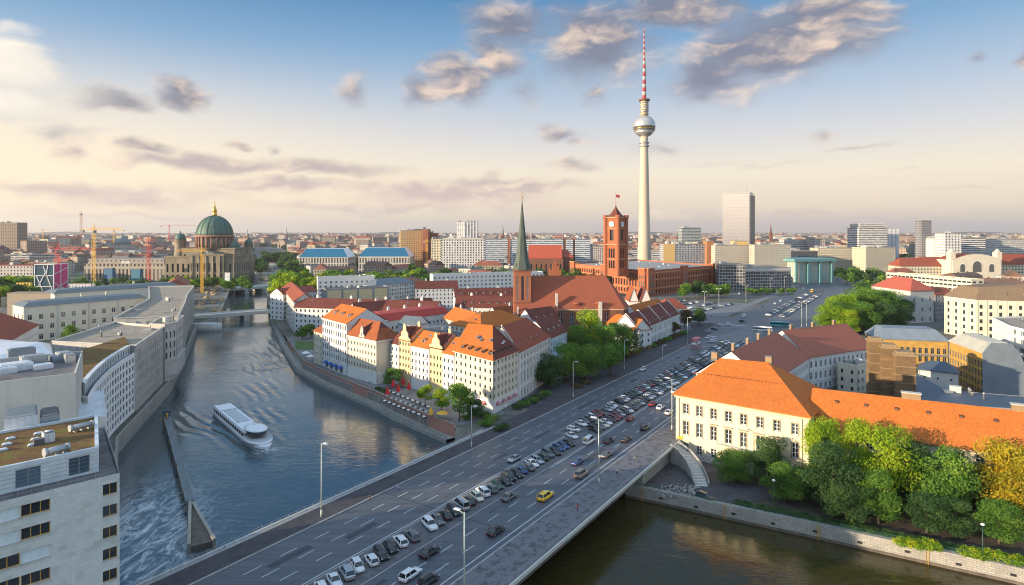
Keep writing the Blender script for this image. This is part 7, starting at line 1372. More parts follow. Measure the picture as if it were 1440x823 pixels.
def car_shapes(tp):
    k = CT[tp]; L, W, H_, hd = k['L'] / 2, k['W'] / 2, k['H'], k['hood']; f0, f1 = k['fr']; b1, b0 = k['bk'][0], k['bk'][1]; b0 = min(b0, L - .06); mb = MB(); rows = []
    for (x, w_, zb, zt_) in ((-L, .74, .38, hd * .66), (-L + .12, .88, .24, hd * .82), (-L + .5, .97, .2, hd * .93), (f0, 1, .2, hd), (0, 1, .2, hd + .02), (b0 * .8, 1, .2, hd + .04), (L - .3, .97, .22, hd + .02), (L - .06, .9, .3, hd - .04), (L, .82, .42, hd * .8)):
        w_ *= W; zm = zb + (zt_ - zb) * .62; rows.append([(x, -w_ * .93, zb), (x, -w_, zb + .15), (x, -w_, zm), (x, -w_ * .9, zt_), (x, w_ * .9, zt_), (x, w_, zm), (x, w_, zb + .15), (x, w_ * .93, zb)])
    mb.grid(rows, 0, True, True, True); tw_ = W * .70; z0, z1 = hd + .0, H_ - .05
    mb.grid([[(f1 - .06, -tw_, z1), (b1 + .06, -tw_, z1)], [(f1, -tw_ * .86, H_), (b1, -tw_ * .86, H_)], [(f1, tw_ * .86, H_), (b1, tw_ * .86, H_)], [(f1 - .06, tw_, z1), (b1 + .06, tw_, z1)]], 0)
    mb.face([(f1 - .06, -tw_, z1), (f1, -tw_ * .86, H_), (f1, tw_ * .86, H_), (f1 - .06, tw_, z1)]); mb.face([(b1 + .06, tw_, z1), (b1, tw_ * .86, H_), (b1, -tw_ * .86, H_), (b1 + .06, -tw_, z1)])
    gl = MB(); a, b = [(f0, -W * .88, z0), (b0, -W * .88, z0), (b0, W * .88, z0), (f0, W * .88, z0)], [(f1, -tw_, z1), (b1, -tw_, z1), (b1, tw_, z1), (f1, tw_, z1)]
    for i in range(4): j = (i + 1) % 4; gl.face([a[i], a[j], b[j], b[i]])
    mb2 = mb; mid = (f0 + b0) / 2 + .1
    for y, yt in ((-W * .885, -tw_ - .01), (W * .885, tw_ + .01)):
        for x0, x1, w_ in ((f0 + .05, f1, .09), (b0 - .05, b1, .16), (mid, (f1 + b1) / 2 + .1, .1)): mb2.bar((x0, y, z0), (x1, yt, z1), w_)
    if tp == 'van': mb2.box(((mid + b1) / 2 + .2, 0, (z0 + z1) / 2), (b1 - mid - .2, W * 1.7, z1 - z0 - .02), 0, 0, .86)
    return k, mb, gl
def car_proto(tp, simple_=False):
    k, mb, gl = car_shapes(tp); L, W = k['L'] / 2, k['W'] / 2
    if simple_:
        n = len(mb.f); b = len(mb.v); mb.v += gl.v; mb.f += [[i + b for i in f] for f in gl.f]; mb.m += [1] * len(gl.f); mb.sm += gl.sm
        for x in (-L * .62, L * .62):
            for y in (-W, W): mb.bar((x, y * .86, .3), (x, y * 1.0, .3), .6, 2, n=8)
        o = mb.build('parked_car', [PAINTS['white'], GLASSC, RUB], None, uv=False); return o
    t = thing('parked_car', 'x', 'car', (0, 0, 0)); o = mb.build('body', PAINTS['white'], t, uv=False); o['paint'] = 1; gl.build('windows', GLASSC, t, uv=False); wm = None
    for x in (-L * .62, L * .62):
        for y in (-W * .9, W * .9):
            if wm is None: m_ = MB(); m_.bar((0, -.11, 0), (0, .11, 0), .64, 0, n=14); m_.bar((0, -.125, 0), (0, .125, 0), .38, 1, n=10); w_ = m_.build('wheel', [RUB, RIM], t, uv=False); wm = w_.data
            else: w_ = bpy.data.objects.new('wheel', wm); C.objects.link(w_); w_.parent = t
            w_.location = (x, y, .32)
    for nm, x, mt_ in (('headlight', -L + .1, HL), ('tail_light', L - .04, TL)):
        for y in (-W * .7, W * .7): m_ = MB(); m_.box((x, y, k['hood'] * .72), (.16, .3, .16)); m_.build(nm, mt_, t, uv=False)
    return t
PRO = {tp: car_proto(tp) for tp in CT}; PROS = {tp: car_proto(tp, True) for tp in ('hatchback', 'saloon', 'estate')}; used_ = set()
aR = math.atan2(RS.y, RS.x)
def put_car(p, ang, tp, col, label, group=None, name=None, z=0.0):
    """ang is the heading of the bonnet; the bonnet of the prototype points to -x"""
    src = PRO[tp]; loc = Vector((p.x, p.y, z)); rz = ang + math.pi; src_ = dup(src, loc, rz, label, paint=PAINTS[col], scale=1.1); src_['group'] = group or 'x'
    if not group: del src_['group']
    if name: src_.name = name
    return src_
def put_far(p, ang, tp, col, label, group, z=.06):
    o = PROS[tp].copy(); C.objects.link(o); o.scale = (1.08,) * 3; o.location = (p.x, p.y, z); o.rotation_euler = (0, 0, ang + math.pi); o.material_slots[0].link = 'OBJECT'; o.material_slots[0].material = PAINTS[col]; return tag(o, label, 'car', group)
# single angled row on the bridge
row = 'white:hatchback white:saloon silver:off-roader white:hatchback white:hatchback black:estate black:saloon white:estate grey:estate . white:off-roader grey:saloon black:saloon black:estate silver:van black:saloon cream:hatchback white:off-roader grey:estate green:saloon black:saloon black:off-roader black:estate blue:saloon grey:saloon white:saloon silver:estate green:estate grey:off-roader black:saloon blue:hatchback blue:saloon black:saloon'.split()
ord_ = 'first second third fourth fifth sixth seventh eighth ninth tenth eleventh twelfth thirteenth fourteenth fifteenth sixteenth seventeenth eighteenth nineteenth twentieth twenty-first twenty-second twenty-third twenty-fourth twenty-fifth twenty-sixth twenty-seventh twenty-eighth twenty-ninth thirtieth thirty-first thirty-second thirty-third'.split()
aP = math.atan2((RP * .9 - RS * .44).y, (RP * .9 - RS * .44).x); rc = random.Random(4); s = -34.0; cnt = 0
for it in row:
    if it != '.':
        c_, tp = it.split(':'); put_car(RD(s + rc.uniform(-.15, .15), 21.1 + rc.uniform(-.4, .4)), aP + rc.uniform(-.04, .04) + (math.pi if rc.random() < .35 else 0), tp, c_, f'{c_} {tp} parked slantwise on the bridge, {ord_[cnt]} from the bottom edge of the photo', 'cars parked in the single slanting row', z=.06); cnt += 1
    s += 2.92
colw = ['white'] * 7 + ['black'] * 6 + ['silver'] * 4 + ['grey'] * 5 + ['red'] + ['blue'] * 2 + ['green', 'cream']
put_car(RD(66, 19), aP, 'saloon', 'white', 'white saloon at the street side start of the double parking rows', 'cars parked in the double rows', z=.06); put_car(RD(72, 16.5), aP + .5, 'hatchback', 'white', 'white hatchback turning into the double parking rows', 'cars parked in the double rows', z=.06)
s = 76
while s < 268:
    for row_, t_ in (('left', 15.4), ('right', 22.3)):
        if rc.random() < .06: continue
        c_ = rc.choice(colw); c_ = 'red' if abs(s - 92) < 2 else c_; tp = rc.choice(['hatchback', 'saloon', 'estate']); p = RD(s + rc.uniform(-.2, .2), t_ + rc.uniform(-.4, .4)); a_ = aP + rc.uniform(-.05, .05)
        if s < 104: put_car(p, a_, tp, c_, f'{c_} {tp} in the {row_} of the double parking rows, {"before" if s < 90 else "beyond"} the lamp by the palace', 'cars parked in the double rows', z=.06)
        else: put_far(p, a_, tp, c_, f'{c_} car in the packed double rows left of the palace roof', 'cars packed in the double parking rows')
    s += 2.95
s = 402
while s < 600:
    for t_ in (11.0, 21.5):
        if rc.random() < .25: continue
        put_far(RD(s, t_), aP, rc.choice(['hatchback', 'saloon', 'estate']), rc.choice(colw), 'small car parked between the carriageways beyond the intersection', 'cars beyond the intersection')
    s += 3.6 if s < 520 else 5
LA_, LB_ = G(965, 443), G(1036, 428); dl = (LB_ - LA_).normalized(); nl = rot90(dl)
for r_ in range(4):
    for k in range(15):
        if rc.random() < .15: continue
        p = LA_ + dl * (4 + k * (LB_ - LA_).length / 16) + nl * (r_ * 15 + 2); put_far(p, math.atan2(nl.y, nl.x) + .2, rc.choice(['hatchback', 'saloon']), rc.choice(colw), 'small car in the open lot before the town hall trees', 'cars in the lot by the town hall', z=.13)
put_far(G(1040, 414), aR, 'estate', 'white', 'white car leaving the town hall lot', 'cars near the lot')
mv = [(577, 812, 'white', 'estate', 'large white estate driving away at the bottom edge of the bridge'), (604, 780, 'black', 'saloon', 'black saloon driving just ahead of the large white estate'), (603, 820, 'black', 'hatchback', 'black hatchback cut by the bottom edge beside the white estate'), (697, 750, 'black', 'saloon', 'black saloon with red lights left of the front lamp post'), (716, 702, 'grey', 'saloon', 'dark grey saloon beside the silver van'), (767, 701, 'yellow', 'estate', 'bright yellow taxi in the right carriageway'), (817, 670, 'tan', 'off-roader', 'tan off-roader ahead of the yellow taxi'), (812, 652, 'blue', 'saloon', 'dark blue saloon driving ahead of the tan off-roader'), (828, 623, 'white', 'van', 'white van driving beside the parked blue cars'), (853, 642, 'grey', 'saloon', 'dark grey saloon behind the slim lamp post'), (856, 622, 'black', 'saloon', 'black saloon just ahead of the white van'), (881, 620, 'black', 'saloon', 'black saloon in the outer lane past the lamp'), (886, 591, 'red', 'hatchback', 'dark red hatchback nearest the parked rows'), (907, 604, 'black', 'estate', 'black estate in the kerb lane'), (918, 570, 'red', 'saloon', 'crimson saloon close to the two white cars'), (929, 575, 'white', 'saloon', 'white saloon approaching the palace corner, left of two'), (941, 582, 'white', 'saloon', 'white saloon touching the palace corner, right of two'), (723, 648, 'silver', 'saloon', 'silver saloon driving towards the camera beside the parked row'), (904, 521, 'white', 'hatchback', 'white hatchback alone in the far left lanes'), (949, 552, 'white', 'saloon', 'white car half hidden by the palace eave'), (995, 476, 'white', 'saloon', 'white car before the intersection, nearest one'), (1005, 464, 'black', 'saloon', 'dark car crossing the middle of the intersection'), (1023, 457, 'white', 'saloon', 'white car waiting at the intersection'), (1044, 453, 'black', 'estate', 'black estate at the centre of the intersection'), (1010, 458, 'silver', 'hatchback', 'silver hatchback at the old town side of the intersection'), (1046, 446, 'white', 'van', 'white van at the far side of the intersection'), (1090, 428, 'white', 'hatchback', 'white hatchback far up the left carriageway'), (1098, 424, 'white', 'saloon', 'white saloon far up the left carriageway'), (1070, 433, 'grey', 'saloon', 'grey car just past the intersection'), (1150, 402, 'white', 'saloon', 'white car at the turquoise office'), (1130, 406, 'silver', 'saloon', 'silver car parked at the turquoise office')]
for (u, v, c_, tp, lb) in mv:
    p = G(u, v); back_ = (p - RO).dot(RP) < 16; a_ = aR + (math.pi if back_ else 0)
    if u in (1005, 1044): a_ += 1.2
    t = put_car(p, a_, tp, c_, lb, None, 'car', .02)
    if c_ == 'yellow': t.name = 'taxi'; t.scale = (1.2,) * 3; t['category'] = 'taxi'; mb = MB(); mb.box((.1, 0, 1.53), (.18, .5, .14)); q = mb.build('roof_sign', FRAME, None, uv=False); q.parent = t
put_car(G(992, 702, -5), aR - 1.9, 'estate', 'black', 'black estate parked in the lower yard beside the stairs', None, 'parked_car', -5)
for tp in CT:                                                        # prototypes stay as real cars of the far street
    pass
for i, tp in enumerate(list(CT)): t = PRO[tp]; t.location = RD(-60 - i * 4, 21.1, .06); t.rotation_euler = (0, 0, aP); t['label'] = f'white {tp} on the bridge before the bottom edge of the photo'
for i, tp in enumerate(list(PROS)): tag(PROS[tp], f'white {tp} in the parking strip near the far intersection', 'car'); PROS[tp].location = RD(262 + i * 3, 7, .03); PROS[tp].rotation_euler = (0, 0, aP)
def bus(p, ang, col, label):
    t = thing('bus', label, 'bus', p, rz=ang); t['_l'] = (0, 0, 0); mb = MB(); mb.box((0, 0, 1.75), (12, 2.5, 2.7), 0, 0, .97); mb.build('body', col, t, uv=False); mb = MB(); mb.box((0, 0, 2.0), (11.6, 2.56, 1.05)); mb.box((0, 0, 2.0), (12.04, 2.1, 1.1)); mb.build('windows', GLASSC, t, uv=False); mb = MB(); mb.box((0, 0, 3.22), (4, 1.6, .25)); mb.build('roof_unit', WHITEM, t, uv=False)
    for x in (-3.8, 3.6):
        for y in (-1.15, 1.15): mb = MB(); mb.bar((x, y - .12, .48), (x, y + .12, .48), .95, n=12); mb.build('wheel', RUB, t, uv=False)
bus(G(1072, 466), aR - 1.35, PAINTS['white'], 'white bus crossing the intersection, nearer of two'); bus(G(1096, 459), aR - 1.35, simple('turquoise_bus_paint', (.04, .40, .45), .35), 'turquoise bus crossing the intersection, farther of two'); bus(G(1142, 411), aR + .1, PAINTS['yellow'], 'yellow bus at the far end of the parking strip')
# ------------------------------------------------------------------ lamp posts and signs
def lamp(p, label, h=16.8, double=False, side=1, group='street lamps along the main street'):
    t = thing('street_lamp', label, 'street lamp', p, group); mb = MB(); mb.bar(p, p + Vector((0, 0, h)), .30, n=8, w2=.2); mb.build('pole', POLEM, t); mb = MB(); mb.bar(p, p + Vector((0, 0, 1.6)), .46, n=8, w2=.4); mb.build('base', POLEM, t)
    for sg in ((1, -1) if double else (side,)):
        e = p + RP * 1.5 * sg + Vector((0, 0, h + .15)); mb = MB(); mb.bar(p + Vector((0, 0, h - .3)), e, .14, n=6); mb.build('arm', POLEM, t); mb = MB(); mb.box((e.x, e.y, e.z), (.5, 1.3, .26), aR - R(90) + R(90)); mb.build('lamp_head', WHITEM, t)
for (u, v, lb, sd, db, h) in ((452, 727, 'slim lamp post at the river side railing, leftmost on the bridge', 1, 0, 16.8), (663, 629, 'lamp post where the bridge meets the old town quay', 1, 0, 12.5), (806, 559, 'lamp post beside the shrubs left of the old town trees', 1, 0, 14), (878, 520, 'lamp post in front of the old town tree clump', 1, 0, 14), (967, 486, 'lamp post beyond the white street building', 1, 0, 16), (932, 508, 'short lamp post before the russet shrubs', 1, 0, 8), (842, 681, 'lamp post on the canal side pavement, middle of the bridge', -1, 0, 16.8), (945, 605, 'lamp post at the left corner of the palace', -1, 0, 16.8),
                              (1134, 459, 'twin armed lamp post before the round trees, right', 1, 1, 17), (1127, 460, 'twin armed lamp post before the round trees, left', 1, 1, 17), (1011, 430, 'twin armed lamp post by the town hall lot, right', 1, 1, 15), (991, 436, 'twin armed lamp post by the town hall lot, left', 1, 1, 15), (1049, 425, 'lamp post in front of the gridded office, left', 1, 0, 15), (1083, 412, 'lamp post in front of the gridded office, middle', 1, 0, 15), (1103, 408, 'lamp post in front of the gridded office, right', 1, 0, 15)): lamp(G(u, v, .15), lb, h, db, sd)
lamp(G(653, 858, .15), 'tall lamp post in the foreground between the carriageways and pavement', 16.8, False, -1)
for (u, Y, h, lb) in ((1088, 156, 7.5, 'dark green quay lamp in front of the round trees'), (1382, 132.5, 7.5, 'dark green quay lamp in front of the yellow shrubs')):
    p = at(u, Y, -4.5); t = thing('quay_lamp', lb, 'street lamp', p); mb = MB(); mb.bar(p, p + Vector((0, 0, h)), .22, n=8, w2=.12); mb.build('pole', simple('dark_green_post', (.03, .08, .07), .5), t); mb = MB(); mb.lathe(tuple(p + Vector((0, 0, h))), [(.15, 0), (.45, .15), (.35, .4), (.05, .5)], 10); mb.build('lamp_head', WHITEM, t)
for (u, v, h, lb) in ((711, 560 + 24, 3.2, 'round white sign on a short post by the old town pavement'), (842.8, 652, 2.0, 'small plate sign at the lamp foot on the canal side'),):
    p = G(u, v, .15); t = thing('road_sign', lb, 'sign', p); mb = MB(); mb.bar(p, p + Vector((0, 0, h)), .09, n=6); mb.build('post', METAL, t); mb = MB(); q = p + Vector((0, -.06, h)); mb.lathe((q.x, q.y, q.z - .3), [(.02, 0), (.38, .1), (.38, .6), (.02, .7)], 14, sy=.12); mb.build('plate', FRAME, t)
p = G(972, 492); t = thing('kiosk', 'red and white striped frame standing over the parking rows', 'kiosk', p); mb = MB()
for k in range(3): q = p + RS * (k * 4); mb.bar(q, q + Vector((0, 0, 5)), .4); mb.bar(q + RP * 3, q + RP * 3 + Vector((0, 0, 5)), .4); mb.bar(q + Vector((0, 0, 5)), q + RP * 3 + Vector((0, 0, 5)), .4)
mb.build('frame', REDM, t); mb = MB(); q = p + RS * 4 + RP * 1.5; mb.box((q.x, q.y, 5.6), (8.5, 3.2, 1.0), aR); mb.build('banner', REDP, t); mb = MB(); mb.box((q.x, q.y, 3.4), (8.3, 3.0, .8), aR); mb.build('banner', WHC, t)
# ------------------------------------------------------------------ river ship
c = (BOW + STERN) / 2; c.z = WZ; LS = (BOW - STERN).length * 1.0; t = thing('passenger_ship', 'long white river passenger ship with glazed saloon and round wheelhouse', 'ship', c, rz=BANG); t.scale = (1.04, .96, .78); t['_l'] = (0, 0, 0); hw = 3.9; rows = []
for f_, w_ in ((-.5, .80), (-.47, .93), (-.3, 1), (0, 1), (.25, 1), (.36, .92), (.43, .72), (.48, .42), (.5, .12)): x = f_ * LS; rows.append([(x, -hw * w_ * .8, -.8), (x, -hw * w_, .2), (x, -hw * w_, 1.9), (x, hw * w_, 1.9), (x, hw * w_, .2), (x, hw * w_ * .8, -.8)])
SHW = simple('ship_white', (.74, .76, .78), .35, var=.04); mb = MB(); mb.grid(rows, 0, True, False, True); mb.build('hull', SHW, t, uv=False)
mb = MB()
for sg in (-1, 1):
    for (a, b) in zip(rows, rows[1:]): A, B = Vector(a[1 if sg < 0 else 4]), Vector(b[1 if sg < 0 else 4]); o_ = Vector((0, sg * .06, .35)); mb.face([A + o_, B + o_, B + o_ + Vector((0, 0, .35)), A + o_ + Vector((0, 0, .35))])
mb.build('blue_stripe', PAINTS['blue'], t, uv=False)
def ring(x0, x1, w0, w1, z, nose=5): return [(x0, -w0, z), (x0, w0, z)] + [(x1 - nose + nose * math.sin(R(a)), w1 * math.cos(R(a)), z) for a in range(0, 181, 15)]
mb = MB(); a_, b_ = ring(-LS * .47, LS * .30, hw * .86, hw * .86, 1.9), ring(-LS * .46, LS * .29, hw * .80, hw * .80, 4.1); mb.grid([a_, b_], 0, True, False, False); mb.build('saloon_windows', GLASSC, t, uv=False)
mb = MB()
for k in range(15):
    x = -LS * .46 + k * LS * .05
    for sg in (-1, 1): mb = MB(); mb.bar((x, sg * hw * .87, 1.9), (x, sg * hw * .81, 4.1), .22); mb.build('window_post', SHW, t, uv=False)
mb = MB(); a_, b_ = ring(-LS * .475, LS * .31, hw * .86, hw * .86, 3.6), ring(-LS * .47, LS * .30, hw * .80, hw * .78, 4.6); mb.grid([a_, b_], 0, True, False, True); mb.build('roof', SHW, t, uv=False)
mb = MB(); mb.box((-LS * .12, 0, 4.68), (LS * .34, hw * 1.1, .14)); mb.build('roof_glazing', simple('grey_glazing', (.38, .43, .45), .2), t, uv=False); mb = MB(); mb.box((-LS * .30, 0, 4.66), (.3, hw * 1.6, .2)); mb.build('roof_joint', METAL, t, uv=False)
mb = MB(); mb.lathe((LS * .30, 0, 0), [(3.3, 4.3), (3.1, 5.9)], 20, sx=1.3); mb.build('wheelhouse_windows', GLASSC, t, uv=False); mb = MB(); mb.lathe((LS * .29, 0, 0), [(3.6, 5.85), (3.7, 6.05), (2.6, 6.5), (.3, 6.7)], 24, sx=1.45); mb.build('wheelhouse_roof', SHW, t, uv=False)
mb = MB(); mb.lathe((LS * .335, 0, 0), [(4.4, 1.9), (4.3, 2.9), (4.1, 2.9), (4.1, 1.9)], 24, sx=1.55, sy=1.0); mb.build('bow_bulwark', SHW, t, uv=False); mb = MB(); mb.lathe((LS * .335, 0, 0), [(4.15, 2.6), (4.15, 2.8)], 24, sx=1.55); mb.build('foredeck', simple('grey_deck', (.45, .46, .46), .7), t, uv=False); mb = MB(); mb.bar((LS * .27, 0, 6.5), (LS * .26, 0, 9), .15); mb.bar((LS * .27, -.9, 8), (LS * .27, .9, 8), .12); mb.build('mast', METAL, t, uv=False); mb = MB(); mb.bar((-LS * .49, 0, 1.9), (-LS * .52, 0, 4.4), .1); mb.face([(-LS * .52, 0, 4.3), (-LS * .545, .1, 4.1), (-LS * .54, 0, 3.4), (-LS * .51, 0, 3.5)]); mb.build('stern_flag', REDM, t, uv=False)
# ------------------------------------------------------------------ cafe on the promenade
cf = [(545, 560), (553, 549), (560, 556), (567, 546), (575, 553)]
for i, (u, v) in enumerate(cf):
    p = G(u, v); t = thing('parasol', 'red folded parasol among the white cafe tables', 'parasol', p, 'red parasols on the cafe terrace'); mb = MB(); mb.bar(p, p + Vector((0, 0, 4.2)), .12, n=6); mb.build('pole', METAL, t); mb = MB(); mb.lathe(tuple(p), [(.95, 1.6), (.75, 2.6), (.35, 4.0), (.05, 4.5)], 8, sm=False); mb.build('canopy', REDC, t)
for (u, v, m_, lb) in ((606, 588, YELC, 'yellow folded parasol near the yellow green trees'), (622, 591, YELC, 'orange yellow open parasol under the big terrace tree'), (430, 503, WHC, 'white open parasol on the promenade bend, left'), (437, 508, WHC, 'white open parasol on the promenade bend, right')):
    p = G(u, v); t = thing('parasol', lb, 'parasol', p); mb = MB(); mb.bar(p, p + Vector((0, 0, 3.2)), .12, n=6); mb.build('pole', METAL, t); mb = MB(); mb.lathe(tuple(p), [(2.2, 2.4), (.1, 3.4)] if m_ is WHC or 'open' in lb else [(.9, 1.3), (.6, 2.6), (.05, 4.0)], 8, sm=False); mb.build('canopy', m_, t)
for r_ in range(3):
    for k in range(9):
        a_, b_ = G(541 + r_ * 3, 566 - r_ * 7), G(600 + r_ * 3, 590 - r_ * 7); p = a_.lerp(b_, k / 8.5); t = thing('cafe_table', 'white cloth table on the promenade cafe terrace', 'table', p, 'white cafe tables'); mb = MB(); mb.box((p.x, p.y, .74), (1.5, 1.0, .07), aR + 1.2); mb.build('tabletop', WHC, t); mb = MB(); mb.bar(p, p + Vector((0, 0, .72)), .1); mb.box((p.x, p.y, .04), (.5, .5, .06)); mb.build('leg', BLACKM, t)
        for sg in (-1, 1): q = p + RP * 1.1 * sg; cb = MB(); cb.box((q.x, q.y, .44), (.5, .5, .06), aR); cb.box((q.x + RP.x * .23 * sg, q.y + RP.y * .23 * sg, .72), (.06, .5, .55), aR - R(90)); [cb.bar((q.x + dx, q.y + dy, 0), (q.x + dx, q.y + dy, .44), .05) for dx in (-.2, .2) for dy in (-.2, .2)]; tag(cb.build('cafe_chair', BLACKM, None, off=(q.x, q.y, 0)), 'dark chair at a white table on the promenade cafe terrace', 'chair', 'dark cafe chairs')
# ------------------------------------------------------------------ curved stairs down to the yard
st = [G(948, 626, 0), G(962, 637, -1.3), G(974, 652, -2.6), G(982, 668, -3.8), G(987, 684, -5)]
def bez(f_): x = f_ * (len(st) - 1); i = min(int(x), len(st) - 2); return st[i].lerp(st[i + 1], x - i)
t = thing('staircase', 'curved stone staircase from the bridge pavement down to the yard', 'staircase', st[-1]); mb = MB(); n_ = 30
for k in range(n_):
    p, q = bez(k / n_), bez((k + 1) / n_); d = V2(q - p).normalized(); nn = Vector((-d.y, d.x, 0)) * 1.7; z = 0 - 5 * (k + 1) / n_; mb.prism([V2(p) - nn, V2(q) - nn, V2(q) + nn, V2(p) + nn][::1], -5.1, z + .05, 0, k % 2)
mb.build('steps', [STONE, LIME], t)
for sg in (-1, 1):
    mb = MB()
    for k in range(n_): p, q = bez(k / n_), bez((k + 1) / n_); d = V2(q - p).normalized(); nn = Vector((-d.y, d.x, 0)) * 1.9 * sg; z0_, z1_ = -5 * k / n_ + 1, -5 * (k + 1) / n_ + 1; mb.face([V2(p) + nn + Vector((0, 0, -5)), V2(q) + nn + Vector((0, 0, -5)), V2(q) + nn + Vector((0, 0, z1_)), V2(p) + nn + Vector((0, 0, z0_))]); mb.face([V2(p) + nn + Vector((0, 0, z0_)), V2(q) + nn + Vector((0, 0, z1_)), V2(q) + nn * 1.12 + Vector((0, 0, z1_)), V2(p) + nn * 1.12 + Vector((0, 0, z0_))])
    mb.build('side_wall', CONC, t)
mb = MB(); rs = random.Random(8)
for k in range(60): p = G(rs.uniform(930, 985), rs.uniform(685, 700), -5); a = rs.uniform(0, 3); mb.bar(p + Vector((0, 0, .3)), p + Vector((math.cos(a) * 1.2, math.sin(a) * 1.2, rs.uniform(.3, 1.0))), .12); mb.box((p.x, p.y, -4.8), (rs.uniform(.3, 1), .4, .4), a)
tag(mb.build('lumber_heap', METAL), 'jumbled heap of grey scrap and bicycles in the lower yard', 'heap', kind='stuff')
# ------------------------------------------------------------------ people
def person(p, ang, jacket, trousers, label, h=1.74):
    def skin(name, V, E, rad, mat, par):
        me = bpy.data.meshes.new(name); me.from_pydata(V, E, []); o = bpy.data.objects.new(name, me); C.objects.link(o); md = o.modifiers.new('s', 'SKIN'); o.modifiers.new('u', 'SUBSURF').levels = 1
        for i, r_ in enumerate(rad): me.skin_vertices[0].data[i].radius = (r_, r_ * .85)
        me.skin_vertices[0].data[0].use_root = True; dg = bpy.context.evaluated_depsgraph_get(); nm = bpy.data.meshes.new_from_object(o.evaluated_get(dg)); bpy.data.objects.remove(o); nm.materials.clear(); nm.materials.append(mat); q = bpy.data.objects.new(name, nm); C.objects.link(q); q.parent = par; return q
    t = thing('person', label, 'person', p, rz=ang)
    V = [(0, 0, .95), (0, 0, 1.2), (0, 0, 1.42), (0, 0, 1.52), (0, .02, 1.66), (.18, 0, 1.40), (.24, .06, 1.14), (.22, .2, .92), (-.18, 0, 1.40), (-.24, -.04, 1.14), (-.22, -.1, .9), (.1, 0, .88), (.11, .14, .5), (.11, .18, .09), (.11, .30, .05), (-.1, 0, .88), (-.11, -.06, .5), (-.11, -.2, .12), (-.11, -.09, .05)]
    E = [(0, 1), (1, 2), (2, 3), (3, 4), (2, 5), (5, 6), (6, 7), (2, 8), (8, 9), (9, 10), (0, 11), (11, 12), (12, 13), (13, 14), (0, 15), (15, 16), (16, 17), (17, 18)]; Rr = [.13, .12, .14, .06, .105, .06, .045, .04, .06, .045, .04, .085, .06, .045, .04, .085, .06, .045, .04]
    skin('body', V, E, Rr, SKINM, t); I = [0, 1, 2, 5, 6, 8, 9]; mp = {v: i for i, v in enumerate(I)}; skin('jacket', [V[i] for i in I], [(mp[a], mp[b]) for a, b in E if a in mp and b in mp], [Rr[i] + .025 for i in I], jacket, t)
    I = [0, 11, 12, 13, 15, 16, 17]; mp = {v: i for i, v in enumerate(I)}; skin('trousers', [V[i] for i in I], [(mp[a], mp[b]) for a, b in E if a in mp and b in mp], [Rr[i] + .02 for i in I], trousers, t); mb = MB(); mb.lathe((0, -.01, 1.66), [(.11, -.02), (.12, .05), (.09, .11), (.02, .13)], 10); hr_ = mb.build('hair', BARK, None, uv=False, off=(0, 0, 0)); hr_.parent = t; return t
SKINM = simple('skin', (.42, .25, .17), .6); HIV = simple('yellow_vest', (.7, .65, .03), .7); DN = simple('dark_denim', (.03, .04, .07), .9)
P1 = person(G(893, 650, .16), aR, HIV, DN, 'person in a yellow jacket walking on the canal side pavement')
for i, (u, v, j_, lb, z_) in enumerate(((1049, 468, BLACKM, 'person in dark clothes standing on the far traffic island, left', .13), (1060, 470, DN, 'person in dark clothes standing on the far traffic island, right', .13), (862, 527, WHC, 'person in a white jacket beside the old town trees', .15), (850, 532, BLACKM, 'person in black under the old town trees', .15), (1030, 443, REDC, 'person in red near the town hall parking lot', .13), (1000, 446, BLUC, 'person in blue near the town hall parking lot', .13), (505, 531, REDC, 'person in red walking the promenade below the cream house', .03), (520, 540, WHC, 'person in white walking the promenade below the cream house', .03), (425, 470, BLACKM, 'person in black at the promenade bend', .03), (700, 665, BLACKM, 'person in black on the river side pavement of the bridge', .16))):
    if (u, v) == (700, 665): continue
    person(G(u, v, z_), rc.uniform(0, 6), j_, DN if i % 2 else BLACKM, lb)
for u, v, j_, lb, z_ in ((560, 692, BLUC, 'person in blue walking the river side pavement, middle of the bridge', .16), (520, 706, BLACKM, 'person in black walking the river side pavement behind the one in blue', .16), (812, 720, REDC, 'person in red walking the canal side pavement near the lamp', .16), (868, 668, WHC, 'person in white walking the canal side pavement towards the palace', .16), (760, 573, BLUC, 'person in blue by the shrubs of the old town pavement', .15), (640, 606, WHC, 'person in white at the end of the cafe terrace', .03)): person(G(u, v, z_), rc.uniform(0, 6), j_, DN, lb)
# ------------------------------------------------------------------ the far city
obst = []
for o in list(C.objects):
    if o.parent is None and o.type == 'EMPTY' and o.get('category') not in ('car', 'tree', 'person', 'street lamp', 'bush'):
        xs, ys = [], []
        for c_ in o.children:
            if c_.type == 'MESH' and len(c_.data.vertices) > 3 and c_.name.split('.')[0] not in ('jib',):
                for v in c_.bound_box: q = o.location + c_.location + Vector(v); xs.append(q.x); ys.append(q.y)
        if xs and max(xs) - min(xs) < 400: obst.append((min(xs) - 6, max(xs) + 6, min(ys) - 6, max(ys) + 6))
treesp = [Vector((o.location.x, o.location.y, 0)) for o in C.objects if o.parent is None and o.get('category') == 'tree']
rivc = [Vector((-190, 520, 0)), Vector((-280, 700, 0)), Vector((-380, 900, 0)), Vector((-510, 1230, 0)), Vector((-640, 1640, 0)), Vector((-850, 2200, 0)), Vector((-1050, 2600, 0))]
